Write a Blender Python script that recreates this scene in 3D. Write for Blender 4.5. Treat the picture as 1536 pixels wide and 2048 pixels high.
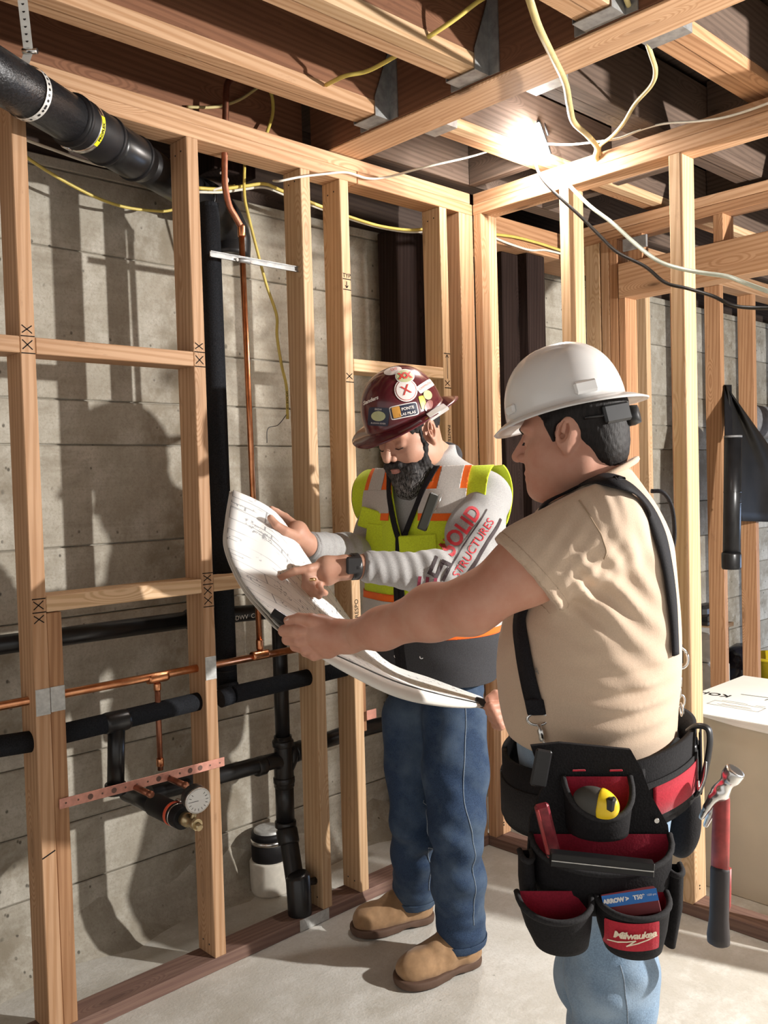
import bpy, bmesh, math, random
import numpy as np
from mathutils import Vector, Matrix, bvhtree
scene = bpy.context.scene
for o in list(bpy.data.objects): bpy.data.objects.remove(o)
random.seed(7); RNG = np.random.default_rng(7)

# ------------------------------------------------------------ camera (calibrated from the vanishing points of the two framed walls)
FPX = 1800.0; IW, IH = 1536, 2048
CR = np.array([[0.7230, 0.0440, -0.6894], [-0.6902, 0.0042, -0.7236], [-0.0289, 0.9990, 0.0334]])
_a, _b = CR[0] / np.linalg.norm(CR[0]), CR[1]
_b = _b - _a * (_a @ _b); _b /= np.linalg.norm(_b)
CR = np.array([_a, _b, np.cross(_a, _b)])
CAM = np.array([-2.629, -2.211, 1.40])
def ray(px, py):
    d = CR @ np.array([px - 768.0, 1024.0 - py, -FPX]); return d / np.linalg.norm(d)
def P(px, py, axis, val):            # where the view ray of a pixel meets the plane axis = val
    d = ray(px, py); k = 'xyz'.index(axis); return CAM + d * ((val - CAM[k]) / d[k])
def D(px, py, dep):                  # point on the view ray of a pixel at a given distance along the optical axis
    return CAM + CR @ np.array([(px - 768.0) / FPX * dep, (1024.0 - py) / FPX * dep, -dep])
RIGHT = np.array([CR[0][0], CR[1][0], 0.0]); RIGHT /= np.linalg.norm(RIGHT)
FWD = np.array([-RIGHT[1], RIGHT[0], 0.0]); UP = np.array([0, 0, 1.0])
cd = bpy.data.cameras.new('camera'); cam = bpy.data.objects.new('camera', cd); scene.collection.objects.link(cam)
cd.sensor_fit = 'VERTICAL'; cd.sensor_height = 36.0; cd.lens = FPX / IH * 36.0; cd.clip_start = 0.02
M4 = Matrix.Identity(4)
for i in range(3):
    for j in range(3): M4[i][j] = CR[i][j]
    M4[i][3] = CAM[i]
cam.matrix_world = M4; scene.camera = cam

# ------------------------------------------------------------ light
world = bpy.data.worlds.new('world'); scene.world = world; world.use_nodes = True
bg = world.node_tree.nodes['Background']; bg.inputs[0].default_value = (1.0, 0.965, 0.925, 1); bg.inputs[1].default_value = 0.64
scene.view_settings.view_transform = 'Standard'; scene.view_settings.look = 'None'
scene.view_settings.exposure = 0.36; scene.view_settings.gamma = 1.0; scene.view_settings.use_curve_mapping = False
def lamp(name, kind, loc, power, color, size=0.1, target=None, spot=None, sy=None):
    l = bpy.data.lights.new(name, kind); l.energy = power; l.color = color
    if kind == 'AREA':
        l.size = size
        if sy: l.shape = 'RECTANGLE'; l.size_y = sy
    else: l.shadow_soft_size = size
    if kind == 'SPOT': l.spot_size = spot; l.spot_blend = 0.3
    o = bpy.data.objects.new(name, l); scene.collection.objects.link(o); o.location = loc
    if target is not None: o.rotation_euler = (Vector(target) - Vector(loc)).to_track_quat('-Z', 'Y').to_euler()
    return o
# the second site flood stands off to the right of the picture, beyond the end of the right-hand partition
lamp('site_flood_light', 'SPOT', (0.42, -3.0, 1.85), 450, (1.0, 0.965, 0.92), 0.035, (-0.6, 0.0, 1.1), 2.9)
# daylight falling through an opening far off to the right
lamp('doorway_daylight', 'AREA', (4.3, -1.1, 0.55), 16, (0.50, 0.68, 1.0), 0.6, (2.4, 0.4, 0.45), sy=0.9)

# ------------------------------------------------------------ node helpers and materials
def new_mat(name):
    m = bpy.data.materials.new(name); m.use_nodes = True; nt = m.node_tree
    return m, nt, nt.nodes['Principled BSDF']
def N(nt, kind, **kw):
    n = nt.nodes.new(kind)
    for k, v in kw.items():
        if k in ('op',): n.operation = v
        elif k == 'dtype': n.data_type = v
        elif k == 'blend': n.blend_type = v
        elif k.startswith('i_'):
            key = k[2:]; n.inputs[int(key) if key.isdigit() else key].default_value = v
        else: setattr(n, k, v)
    return n
def ramp(nt, src, stops, interp='LINEAR'):
    r = nt.nodes.new('ShaderNodeValToRGB'); r.color_ramp.interpolation = interp
    e = r.color_ramp.elements
    while len(e) < len(stops): e.new(0.5)
    for k, (p, c) in enumerate(stops):
        e[k].position = p; e[k].color = tuple(c) + (1,) if len(c) == 3 else c
    nt.links.new(src, r.inputs[0]); return r.outputs[0]
def mixc(nt, fac, a, b, blend='MIX'):
    m = nt.nodes.new('ShaderNodeMix'); m.data_type = 'RGBA'; m.blend_type = blend
    for s, v in ((m.inputs[0], fac), (m.inputs[6], a), (m.inputs[7], b)):
        if hasattr(v, 'is_linked'): nt.links.new(v, s)
        elif isinstance(v, (int, float)): s.default_value = v
        else: s.default_value = tuple(v) + (1,)
    return m.outputs[2]
def coords(nt, which='Object', scale=(1, 1, 1), rnd=False):
    tc = nt.nodes.new('ShaderNodeTexCoord'); mp = nt.nodes.new('ShaderNodeMapping'); mp.inputs['Scale'].default_value = scale
    nt.links.new(tc.outputs[which], mp.inputs[0])
    if rnd:
        oi = nt.nodes.new('ShaderNodeObjectInfo'); ml = nt.nodes.new('ShaderNodeMath'); ml.operation = 'MULTIPLY'; ml.inputs[1].default_value = 37.0
        nt.links.new(oi.outputs['Random'], ml.inputs[0]); cb = nt.nodes.new('ShaderNodeCombineXYZ')
        for k in range(3): nt.links.new(ml.outputs[0], cb.inputs[k])
        nt.links.new(cb.outputs[0], mp.inputs['Location'])
    return mp.outputs[0]
def noise(nt, vec, scale, detail=4, rough=0.55, dist=0.0):
    n = nt.nodes.new('ShaderNodeTexNoise'); n.inputs['Scale'].default_value = scale; n.inputs['Detail'].default_value = detail
    n.inputs['Roughness'].default_value = rough; n.inputs['Distortion'].default_value = dist
    nt.links.new(vec, n.inputs['Vector']); return n.outputs['Fac']
def bump(nt, b, h, strength=0.3, dist=0.01):
    n = nt.nodes.new('ShaderNodeBump'); n.inputs['Strength'].default_value = strength; n.inputs['Distance'].default_value = dist
    nt.links.new(h, n.inputs['Height']); nt.links.new(n.outputs[0], b.inputs['Normal'])
def plain(name, col, rough=0.5, metal=0.0, var=0.12, scale=30, bmp=0.0, spec=0.5, coat=0.0):
    m, nt, b = new_mat(name); b.inputs['Roughness'].default_value = rough; b.inputs['Metallic'].default_value = metal
    b.inputs['Specular IOR Level'].default_value = spec; b.inputs['Coat Weight'].default_value = coat
    f = noise(nt, coords(nt), scale)
    lo = [c * (1 - var) for c in col]; hi = [min(1, c * (1 + var)) for c in col]
    nt.links.new(ramp(nt, f, [(0.3, lo), (0.7, hi)]), b.inputs['Base Color'])
    if bmp: bump(nt, b, f, bmp, 0.003)
    return m
def wood(name, base, dark, late, rough=0.62, knot=0.85, grain=1.0, gb=0.2, spec=0.3):
    m, nt, b = new_mat(name); b.inputs['Roughness'].default_value = rough; b.inputs['Specular IOR Level'].default_value = spec
    warp = noise(nt, coords(nt, 'Object', (0.5, 4.0, 4.0), True), 2.2, 4, 0.6)
    # knots first: the grain lines bend around them
    vo = nt.nodes.new('ShaderNodeTexVoronoi'); vo.inputs['Scale'].default_value = 1.0; nt.links.new(coords(nt, 'Object', (2.0, 8.0, 8.0), True), vo.inputs['Vector'])
    kd = vo.outputs['Distance']
    # annual rings: stretched bands, distorted
    v2 = coords(nt, 'Object', (0.55, 13.0, 13.0), True); off = nt.nodes.new('ShaderNodeVectorMath'); off.operation = 'ADD'; kr = ramp(nt, kd, [(0.0, (0.9,) * 3), (0.32, (0, 0, 0))])
    nt.links.new(v2, off.inputs[0]); nt.links.new(kr, off.inputs[1])
    w = nt.nodes.new('ShaderNodeTexWave'); w.wave_type = 'BANDS'; w.bands_direction = 'DIAGONAL'; w.inputs['Scale'].default_value = 2.6
    w.inputs['Distortion'].default_value = 4.5; w.inputs['Detail'].default_value = 3.0; w.inputs['Detail Scale'].default_value = 0.7; w.inputs['Detail Roughness'].default_value = 0.6
    nt.links.new(off.outputs[0], w.inputs['Vector'])
    fine = noise(nt, coords(nt, 'Object', (3.0, 190.0, 190.0), True), 1.0, 4, 0.65); mid = noise(nt, coords(nt, 'Object', (1.2, 45.0, 45.0), True), 1.0, 3, 0.6)
    c = mixc(nt, ramp(nt, w.outputs['Fac'], [(0.35, (0, 0, 0)), (0.92, (0.85 * grain,) * 3)]), base, late)
    c = mixc(nt, ramp(nt, mid, [(0.48, (0, 0, 0)), (0.72, (0.55 * grain,) * 3)]), c, late)
    c = mixc(nt, ramp(nt, warp, [(0.40, (0, 0, 0)), (0.75, (0.55,) * 3)]), c, dark)
    c = mixc(nt, ramp(nt, fine, [(0.52, (0, 0, 0)), (0.78, (0.55 * grain,) * 3)]), c, dark)
    # scuffs and handling marks
    sc = noise(nt, coords(nt, 'Object', (7, 22, 22), True), 1.0, 5, 0.7); c = mixc(nt, ramp(nt, sc, [(0.62, (0, 0, 0)), (0.74, (0.45,) * 3)]), c, [x * 0.55 for x in dark])
    c = mixc(nt, ramp(nt, kd, [(0.045, (knot,) * 3), (0.075, (knot * .45,) * 3), (0.17, (0, 0, 0))]), c, [x * 0.32 for x in dark])
    oi = nt.nodes.new('ShaderNodeObjectInfo'); vr = ramp(nt, oi.outputs['Random'], [(0, (0.86, 0.83, 0.79)), (1, (1.12, 1.10, 1.08))])
    nt.links.new(mixc(nt, 1.0, c, vr, 'MULTIPLY'), b.inputs['Base Color']); bump(nt, b, mixc(nt, 0.5, fine, mid), gb, 0.002)
    return m
MAT = {}
MAT['fir'] = wood('fresh_fir', (0.60, 0.385, 0.235), (0.32, 0.165, 0.08), (0.44, 0.25, 0.13))
MAT['fir_pale'] = wood('pale_fir', (0.69, 0.49, 0.31), (0.42, 0.25, 0.13), (0.53, 0.34, 0.185))
MAT['fir_red'] = wood('reddish_fir', (0.53, 0.305, 0.165), (0.27, 0.125, 0.06), (0.37, 0.19, 0.092))
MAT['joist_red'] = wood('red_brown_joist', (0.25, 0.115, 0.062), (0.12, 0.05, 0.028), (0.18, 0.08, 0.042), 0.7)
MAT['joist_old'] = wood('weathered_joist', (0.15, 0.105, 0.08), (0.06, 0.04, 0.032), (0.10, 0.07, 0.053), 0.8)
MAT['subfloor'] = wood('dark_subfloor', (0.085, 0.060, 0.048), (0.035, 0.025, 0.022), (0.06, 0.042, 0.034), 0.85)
MAT['treated'] = wood('treated_sill', (0.26, 0.165, 0.13), (0.12, 0.065, 0.055), (0.19, 0.115, 0.095), 0.8)
MAT['old_post'] = wood('blackened_post', (0.034, 0.022, 0.019), (0.013, 0.008, 0.007), (0.022, 0.014, 0.012), 0.9, spec=0.08)
def concrete(name, base, dark, light, rough=0.85, wet=0.0, spec=0.3, pit=True):
    m, nt, b = new_mat(name); b.inputs['Roughness'].default_value = rough; b.inputs['Specular IOR Level'].default_value = spec
    v = coords(nt, 'Object', (1, 1, 1), False)
    big = noise(nt, v, 1.6, 7, 0.62, 0.4); med = noise(nt, v, 8, 7, 0.68); fine = noise(nt, v, 130, 4, 0.65); blot = noise(nt, v, 3.7, 5, 0.7, 0.8)
    c = mixc(nt, ramp(nt, big, [(0.38, (0, 0, 0)), (0.62, (1, 1, 1))]), dark, base)
    c = mixc(nt, ramp(nt, med, [(0.47, (0, 0, 0)), (0.70, (0.8, 0.8, 0.8))]), c, light)
    c = mixc(nt, ramp(nt, blot, [(0.56, (0, 0, 0)), (0.70, (0.35 + .35 * wet,) * 3)]), c, dark)
    if pit:                                  # print of the sawn boards, run-marks and blow holes
        grainx = noise(nt, coords(nt, 'Object', (0.9, 30, 30)), 1.0, 4, 0.65); c = mixc(nt, ramp(nt, grainx, [(0.5, (0, 0, 0)), (0.75, (0.4,) * 3)]), c, dark)
        streak = noise(nt, coords(nt, 'Object', (11, 11, 0.8)), 1.2, 5, 0.6); c = mixc(nt, ramp(nt, streak, [(0.55, (0, 0, 0)), (0.78, (0.30 * wet + 0.1,) * 3)]), c, [x * .8 for x in dark])
        for sc, th, am in ((11, 0.055, .92), (34, 0.10, .8)):
            vo = nt.nodes.new('ShaderNodeTexVoronoi'); vo.inputs['Scale'].default_value = sc; nt.links.new(coords(nt, 'Object', (1, 1, 0.75)), vo.inputs['Vector'])
            msk = ramp(nt, noise(nt, v, sc * .35, 3), [(0.53, (0, 0, 0)), (0.60, (1, 1, 1))])
            c = mixc(nt, mixc(nt, 1.0, ramp(nt, vo.outputs['Distance'], [(th, (am,) * 3), (th * 1.8, (0, 0, 0))]), msk, 'MULTIPLY'), c, [x * 0.22 for x in dark])
    else:                                    # trowel sweeps and grit
        sw = noise(nt, coords(nt, 'Object', (3, 9, 1)), 2.0, 6, 0.65, 1.2); c = mixc(nt, ramp(nt, sw, [(0.5, (0, 0, 0)), (0.75, (0.45,) * 3)]), c, dark)
        vo = nt.nodes.new('ShaderNodeTexVoronoi'); vo.inputs['Scale'].default_value = 17; nt.links.new(v, vo.inputs['Vector']); msk = ramp(nt, noise(nt, v, 4, 2), [(0.57, (0, 0, 0)), (0.63, (1, 1, 1))])
        c = mixc(nt, mixc(nt, 1.0, ramp(nt, vo.outputs['Distance'], [(.05, (.8,) * 3), (.09, (0, 0, 0))]), msk, 'MULTIPLY'), c, [x * .35 for x in dark])
    c = mixc(nt, ramp(nt, fine, [(0.32, (0.38,) * 3), (0.52, (0, 0, 0))]), c, dark)
    nt.links.new(c, b.inputs['Base Color']); bump(nt, b, mixc(nt, 0.4, med, fine), 0.55, 0.006)
    return m
MAT['concrete'] = concrete('board_formed_concrete', (0.455, 0.42, 0.35), (0.25, 0.215, 0.16), (0.60, 0.57, 0.50), wet=0.9)
MAT['slab'] = concrete('floor_slab_concrete', (0.66, 0.64, 0.59), (0.48, 0.45, 0.385), (0.76, 0.745, 0.70), 0.55, 0.0, 0.4, False)
MAT['abs'] = plain('black_abs_plastic', (0.012, 0.012, 0.013), 0.32, 0, 0.3, 20)
MAT['foam'] = plain('black_foam_insulation', (0.016, 0.0175, 0.021), 0.95, 0, 0.35, 260, 0.5, 0.15)
MAT['castiron'] = plain('coated_cast_iron', (0.02, 0.02, 0.022), 0.30, 0.2, 0.4, 160, 0.55)
MAT['rubber'] = plain('black_rubber', (0.010, 0.009, 0.010), 0.55, 0, 0.3, 40, 0, 0.25)
def copper(name, a, bcol, rough=0.28):
    m, nt, b = new_mat(name); b.inputs['Metallic'].default_value = 1.0; b.inputs['Roughness'].default_value = rough
    f = noise(nt, coords(nt, 'Object', (6, 6, 6)), 5, 5, 0.6)
    nt.links.new(ramp(nt, f, [(0.3, a), (0.7, bcol)]), b.inputs['Base Color']); return m
MAT['copper'] = copper('copper_pipe', (0.62, 0.24, 0.11), (0.86, 0.42, 0.22))
MAT['copper_old'] = copper('tarnished_copper', (0.30, 0.12, 0.075), (0.46, 0.21, 0.13), 0.45)
MAT['copper_strap'] = plain('copper_coated_strap', (0.62, 0.29, 0.22), 0.45, 0.35, 0.15, 60)
MAT['zinc'] = plain('galvanised_steel', (0.33, 0.33, 0.325), 0.45, 0.5, 0.25, 40)
MAT['zinc_dull'] = plain('dull_galvanised_plate', (0.50, 0.50, 0.48), 0.5, 0.4, 0.2, 60)
MAT['steel'] = plain('bright_steel', (0.72, 0.71, 0.69), 0.25, 1.0, 0.12, 30)
MAT['brass'] = plain('brass_valve', (0.50, 0.40, 0.24), 0.38, 0.9, 0.3, 50)
MAT['cable_y'] = plain('yellow_cable_sheath', (0.66, 0.52, 0.12), 0.42, 0, 0.12, 25)
MAT['cable_tan'] = plain('dusty_yellow_cable_sheath', (0.60, 0.49, 0.22), 0.5, 0, 0.15, 25)
MAT['cable_w'] = plain('white_cable_sheath', (0.74, 0.70, 0.60), 0.45, 0, 0.1, 25)
MAT['cable_g'] = plain('pale_green_cord', (0.62, 0.70, 0.60), 0.45, 0, 0.1, 25)
MAT['cable_k'] = plain('black_cord', (0.018, 0.017, 0.017), 0.4, 0, 0.3, 25)
MAT['black'] = plain('black_plastic', (0.014, 0.014, 0.015), 0.4, 0, 0.25, 40)
MAT['ink'] = plain('marker_ink', (0.012, 0.011, 0.011), 0.8, 0, 0.2, 40, 0, 0.1)
MAT['white_paper'] = plain('white_label', (0.86, 0.85, 0.82), 0.6, 0, 0.04, 12)
MAT['red_label'] = plain('orange_red_band', (0.75, 0.10, 0.04), 0.5, 0, 0.1, 30)
MAT['yellow_label'] = plain('yellow_label', (0.90, 0.80, 0.02), 0.5, 0, 0.05, 30)

# ------------------------------------------------------------ mesh helpers
COL = scene.collection
def link(name, me, mat=None, parent=None, loc=(0, 0, 0)):
    o = bpy.data.objects.new(name, me); COL.objects.link(o); o.location = loc
    if mat is not None and me is not None and len(me.materials) == 0: me.materials.append(MAT[mat] if isinstance(mat, str) else mat)
    if parent is not None: o.parent = parent; o.matrix_parent_inverse = Matrix.Translation(-parent.location)
    return o
def empty(name, loc=(0, 0, 0)):
    o = bpy.data.objects.new(name, None); COL.objects.link(o); o.location = loc; o.empty_display_size = 0.05; return o
def tag(o, label=None, cat=None, group=None, kind=None):
    if label: o['label'] = label
    if cat: o['category'] = cat
    if group: o['group'] = group
    if kind: o['kind'] = kind
    return o
def mesh_from(name, verts, faces, smooth=False):
    me = bpy.data.meshes.new(name); me.from_pydata([tuple(map(float, v)) for v in verts], [], [tuple(map(int, f)) for f in faces]); me.update()
    if smooth: me.polygons.foreach_set('use_smooth', [True] * len(me.polygons))
    return me
def bm_mesh(bm, name, smooth=False):
    me = bpy.data.meshes.new(name); bm.normal_update(); bm.to_mesh(me); bm.free()
    if smooth: me.polygons.foreach_set('use_smooth', [True] * len(me.polygons))
    return me
BOXC = {}
def box_mesh(L, W, T, bev=0.002):
    key = (round(L, 4), round(W, 4), round(T, 4), bev)
    bm = bmesh.new(); bmesh.ops.create_cube(bm, size=1.0)
    for v in bm.verts: v.co = Vector((v.co.x * L, v.co.y * W, v.co.z * T))
    if bev: bmesh.ops.bevel(bm, geom=bm.edges[:], offset=bev, segments=1, affect='EDGES')
    return bm_mesh(bm, 'box')
def board(name, lo, hi, mat, parent=None, axis=None, bev=0.002):
    """axis-aligned timber between two corners; its mesh lies along local X so that the grain follows its length"""
    lo = np.minimum(lo, hi) * 1.0 if not isinstance(lo, tuple) else np.array(lo, float); hi = np.array(hi, float)
    lo, hi = np.minimum(lo, hi), np.maximum(lo, hi); s = hi - lo; c = (lo + hi) / 2
    if axis is None: axis = 'xyz'[int(np.argmax(s))]
    if axis == 'x': me = box_mesh(s[0], s[1], s[2], bev); rot = (0, 0, 0)
    elif axis == 'y': me = box_mesh(s[1], s[0], s[2], bev); rot = (0, 0, math.pi / 2)
    else: me = box_mesh(s[2], s[1], s[0], bev); rot = (0, -math.pi / 2, 0)
    o = link(name, me, mat, parent, tuple(c)); o.rotation_euler = rot
    return o
def frame_along(d):
    d = Vector(d).normalized(); a = Vector((0, 0, 1)) if abs(d.z) < 0.9 else Vector((1, 0, 0))
    x = d.cross(a).normalized(); return x, d.cross(x).normalized()
def catmull(pts, n=8):
    pts = [np.array(p, float) for p in pts]
    if len(pts) < 3: return pts
    out = []; Q = [2 * pts[0] - pts[1]] + pts + [2 * pts[-1] - pts[-2]]
    for i in range(1, len(Q) - 2):
        for k in range(n):
            t = k / n; p0, p1, p2, p3 = Q[i - 1:i + 3]
            out.append(0.5 * ((2 * p1) + (-p0 + p2) * t + (2 * p0 - 5 * p1 + 4 * p2 - p3) * t * t + (-p0 + 3 * p1 - 3 * p2 + p3) * t ** 3))
    out.append(pts[-1]); return out
def tube_geo(pts, r, seg=14, cap=True, flat=None):
    """sweep a circle (or an ellipse: flat = (ratio, direction)) along a polyline; r may be a list"""
    pts = [Vector(p) for p in pts]; n = len(pts); rs = r if hasattr(r, '__len__') else [r] * n
    V = []; F = []
    t0 = (pts[1] - pts[0]).normalized(); x, y = frame_along(t0)
    for i, p in enumerate(pts):
        t = ((pts[min(i + 1, n - 1)] - p).normalized() + (p - pts[max(i - 1, 0)]).normalized())
        t = t.normalized() if t.length > 1e-6 else t0
        q = t0.rotation_difference(t); x.rotate(q); y.rotate(q); t0 = t
        for k in range(seg):
            a = 2 * math.pi * k / seg; V.append(p + (x * math.cos(a) + y * math.sin(a) * (flat or 1.0)) * rs[i])
    for i in range(n - 1):
        for k in range(seg):
            a, b = i * seg + k, i * seg + (k + 1) % seg; F.append((a, b, b + seg, a + seg))
    if cap: F.append(tuple(range(seg))[::-1]); F.append(tuple(range((n - 1) * seg, n * seg)))
    return V, F
def tube(name, pts, r, mat, parent=None, seg=14, smooth=True, flat=None):
    V, F = tube_geo(pts, r, seg, True, flat); me = mesh_from(name, V, F)
    if smooth: me.polygons.foreach_set('use_smooth', [len(p.vertices) == 4 for p in me.polygons])
    return link(name, me, mat, parent)
def cable(name, pts, r, mat, label, cat='cable', group=None, seg=8, flat=None):
    o = tube(name, catmull(pts, 7), r, mat, None, seg, True, flat); return tag(o, label, cat, group)
def quad_strip(name, pts, width, normal, mat, parent, lift=0.0006):
    """a drawn stroke: flat ribbon of given width lying on a plane with the given normal"""
    n = Vector(normal); V = []; F = []
    pts = [Vector(p) for p in pts]
    for i in range(len(pts) - 1):
        d = (pts[i + 1] - pts[i]).normalized(); s = d.cross(n).normalized() * width / 2; k = len(V)
        a, b = pts[i] - d * width * .3, pts[i + 1] + d * width * .3
        V += [a - s + n * lift, a + s + n * lift, b + s + n * lift, b - s + n * lift]; F.append((k, k + 1, k + 2, k + 3))
    return V, F
def strokes(name, segs, width, normal, mat, parent=None):
    V = []; F = []
    for s in segs:
        v, f = quad_strip('', s, width, normal, None, None); F += [tuple(i + len(V) for i in q) for q in f]; V += v
    return link(name, mesh_from(name, V, F), mat, parent)
def text_mesh(s, size=1.0, extrude=0.0, shear=0.0, bold=0.0, space=1.0):
    cu = bpy.data.curves.new('txt', 'FONT'); cu.body = s; cu.size = size; cu.extrude = extrude; cu.shear = shear; cu.offset = bold
    cu.align_x = 'CENTER'; cu.align_y = 'CENTER'; cu.resolution_u = 3; cu.space_character = space
    o = bpy.data.objects.new('txt', cu); COL.objects.link(o); bpy.context.view_layer.update()
    dg = bpy.context.evaluated_depsgraph_get(); me = bpy.data.meshes.new_from_object(o.evaluated_get(dg))
    bpy.data.objects.remove(o); me.materials.clear(); return me
def text_on(name, s, size, origin, xdir, ydir, mat, parent=None, lift=0.0008, **kw):
    me = text_mesh(s, size, **kw); x = np.array(xdir, float); x /= np.linalg.norm(x); y = np.array(ydir, float); y -= x * (x @ y); y /= np.linalg.norm(y)
    z = np.cross(x, y); o3 = np.array(origin, float)
    for v in me.vertices: v.co = Vector(o3 + x * v.co.x + y * v.co.y + z * (v.co.z + lift))
    return link(name, me, mat, parent)
# ============================================================ THE SETTING
# ---- floor slab
floor = tag(board('floor', (-5.0, -5.0, -0.12), (5.2, 0.6, 0.0), 'slab', bev=0), 'pale trowelled concrete floor slab', kind='structure')
# ---- concrete foundation wall, cast against horizontal boards
YC = 0.40
wall_back = tag(empty('wall_back', (0, YC, 0)), 'grey board-formed concrete foundation wall behind the framing', kind='structure')
zl = [0.0, 0.21, 0.40, 0.60, 0.80, 1.02] + [P(x, y, 'y', YC)[2] for x, y in ((230, 1087), (230, 890), (230, 803), (300, 700), (210, 510), (460, 415))]
zl = sorted(z for z in zl if z < 2.36)
zz = [zl[0]]
for z in zl[1:]:
    if z - zz[-1] > 0.07: zz.append(z)
zz.append(2.395)
for i in range(len(zz) - 1):
    cuts = [-5.0, 0.05 + .12 * math.sin(i * 2.3), 5.2]     # form-board prints butt end to end
    for x, x1 in zip(cuts, cuts[1:]):
        off = random.uniform(0, 0.004); board('form_board_course', (x, YC + off, zz[i] + 0.002), (x1, YC + 0.12, zz[i + 1] - 0.002), 'concrete', wall_back, 'x', 0.003)
board('joint_backing', (-5, YC + 0.012, 0), (5.2, YC + 0.13, 2.39), 'concrete', wall_back, 'x', 0)
tag(board('wall_end', (5.15, -5.0, 0.0), (5.3, 0.6, 2.72), 'concrete', None, 'y', 0), 'plain concrete wall closing the far end of the basement', kind='structure')
# rough spill of concrete along the foot of the wall
bm = bmesh.new()
for i in range(46):
    x = -2.6 + i * 0.105; w = 0.045 + 0.03 * math.sin(i * 1.7) + random.uniform(0, .015)
    for (yy, zq) in ((YC + .02, .16 + random.uniform(-.03, .05)), (YC - .3 * w, .07 + random.uniform(-.02, .02)), (YC - w, .012), (YC - w - .05, -.01)):
        bm.verts.new((x, yy, zq))
bm.verts.ensure_lookup_table()
for i in range(45):
    for k in range(3): bm.faces.new([bm.verts[i * 4 + k], bm.verts[i * 4 + k + 1], bm.verts[i * 4 + 4 + k + 1], bm.verts[i * 4 + 4 + k]])
link('footing_spill', bm_mesh(bm, 'footing_spill', True), 'concrete', wall_back)

SZ, PT = 2.385, 0.04                       # stud top, plate thickness
BP = 0.038
def stud_z(name, x0, y0, z0, z1, mat, parent, sx=0.038, sy=0.089): return board(name, (x0, y0, z0), (x0 + sx, y0 + sy, z1), mat, parent, 'z')
def px_x(px, py): return P(px, py, 'y', 0)[0]
# ---- left framed wall
wall_left = tag(empty('wall_left', (0, 0, 0)), 'open timber stud wall with double top plate along the left side', kind='structure')
board('bottom_plate', (-3.2, 0, 0), (-0.835, 0.089, BP), 'treated', wall_left)
board('bottom_plate', (-0.833, 0, 0), (0.0, 0.089, BP), 'treated', wall_left)
board('top_plate', (-3.2, 0.001, SZ), (-0.60, 0.089, SZ + PT), 'fir', wall_left)
board('top_plate', (-0.598, 0.001, SZ), (-0.02, 0.089, SZ + PT), 'fir_red', wall_left)
board('top_plate', (-3.2, 0.003, SZ + PT + .001), (-0.03, 0.091, SZ + 2 * PT), 'fir', wall_left)
S1 = -1.736
stud_z('stud', S1, 0, BP, SZ, 'fir', wall_left)
stud_z('cripple_stud', S1 + .0385, 0.001, BP, 1.096, 'fir_red', wall_left)
stud_z('stud', -1.246, 0, BP, SZ, 'fir', wall_left)
stud_z('stud', -0.840, 0, BP, SZ, 'fir_pale', wall_left)
stud_z('stud', -0.679, 0, BP, SZ, 'fir_pale', wall_left)
stud_z('stud', -0.203, 0, BP, SZ, 'fir_pale', wall_left)
stud_z('stud', -0.097, 0, BP, SZ, 'fir', wall_left)
stud_z('stud', -0.058, 0.001, BP, SZ, 'fir', wall_left)
stud_z('stud', -2.16, 0, BP, SZ, 'fir', wall_left)
def block(x0, x1, z0, z1, mat='fir', y0=0.0): return board('blocking', (x0, y0, z0), (x1, y0 + .089, z1), mat, wall_left, 'x')
block(S1 + .0385, -1.2465, 1.742, 1.783)
block(S1 + .0385, -1.2465, 1.0985, 1.1385, 'fir_pale')
block(-1.2075, -0.8405, 1.0985, 1.1385, 'fir_pale')
block(-0.6405, -0.2035, P(745, 745, 'y', 0)[2], P(745, 745, 'y', 0)[2] + .04, 'fir_pale')
block(S1 - .4, S1 - .0005, 1.742, 1.783)
# short backing board behind the second pair of studs
board('backing_board', (-0.64, 0.03, 0.56), (-0.602, 0.068, 0.93), 'fir_red', wall_left, 'z')
# nail plates over the drilled holes
for (x0, x1, za, zb) in ((S1 + .001, S1 + .0375, P(90, 1377, 'y', 0)[2], P(90, 1430, 'y', 0)[2]), (S1 + .039, S1 + .076, P(115, 1372, 'y', 0)[2], P(115, 1422, 'y', 0)[2]),
                         (-1.245, -1.209, P(427, 1312, 'y', 0)[2], P(427, 1358, 'y', 0)[2])):
    board('nail_plate', (x0, -0.0022, zb), (x1, 0.0005, za), 'zinc_dull', wall_left, 'z', 0.0006)
board('sill_tie_plate', (P(600, 1850, 'y', 0)[0], -0.002, 0.002), (P(658, 1835, 'y', 0)[0], 0.0005, 0.038), 'zinc_dull', wall_left, 'x', 0.0005)
# pencilled layout marks on the stud edges
def marks(name, px, z, spec, w=0.0026):
    """spec: list of strokes in mm, x right along the wall, z up"""
    segs = [[(px + a / 1000, 0, z + b / 1000) for a, b in s] for s in spec]
    return strokes(name, segs, w, (0, -1, 0), 'ink', wall_left)
XM = lambda z, h=22: [[(6, z), (30, z + h)], [(30, z), (6, z + h)]]
LN = lambda z: [[(3, z), (36, z)]]
marks('pencil_mark', S1, 1.742, LN(0) + XM(10) + LN(42) + XM(50, 18))
marks('pencil_mark', -1.246, 1.742, LN(0) + XM(8) + LN(41) + XM(50, 16))
marks('pencil_mark', S1, 1.10, LN(0) + XM(8, 20) + LN(34) + XM(-26, 18))
marks('pencil_mark', -1.246, 1.098, LN(-40) + XM(-32, 20) + XM(-4, 20) + LN(24) + XM(34, 16) + LN(56))
marks('pencil_mark', -0.679, 1.73, LN(0) + XM(10, 18), .0028)
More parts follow.
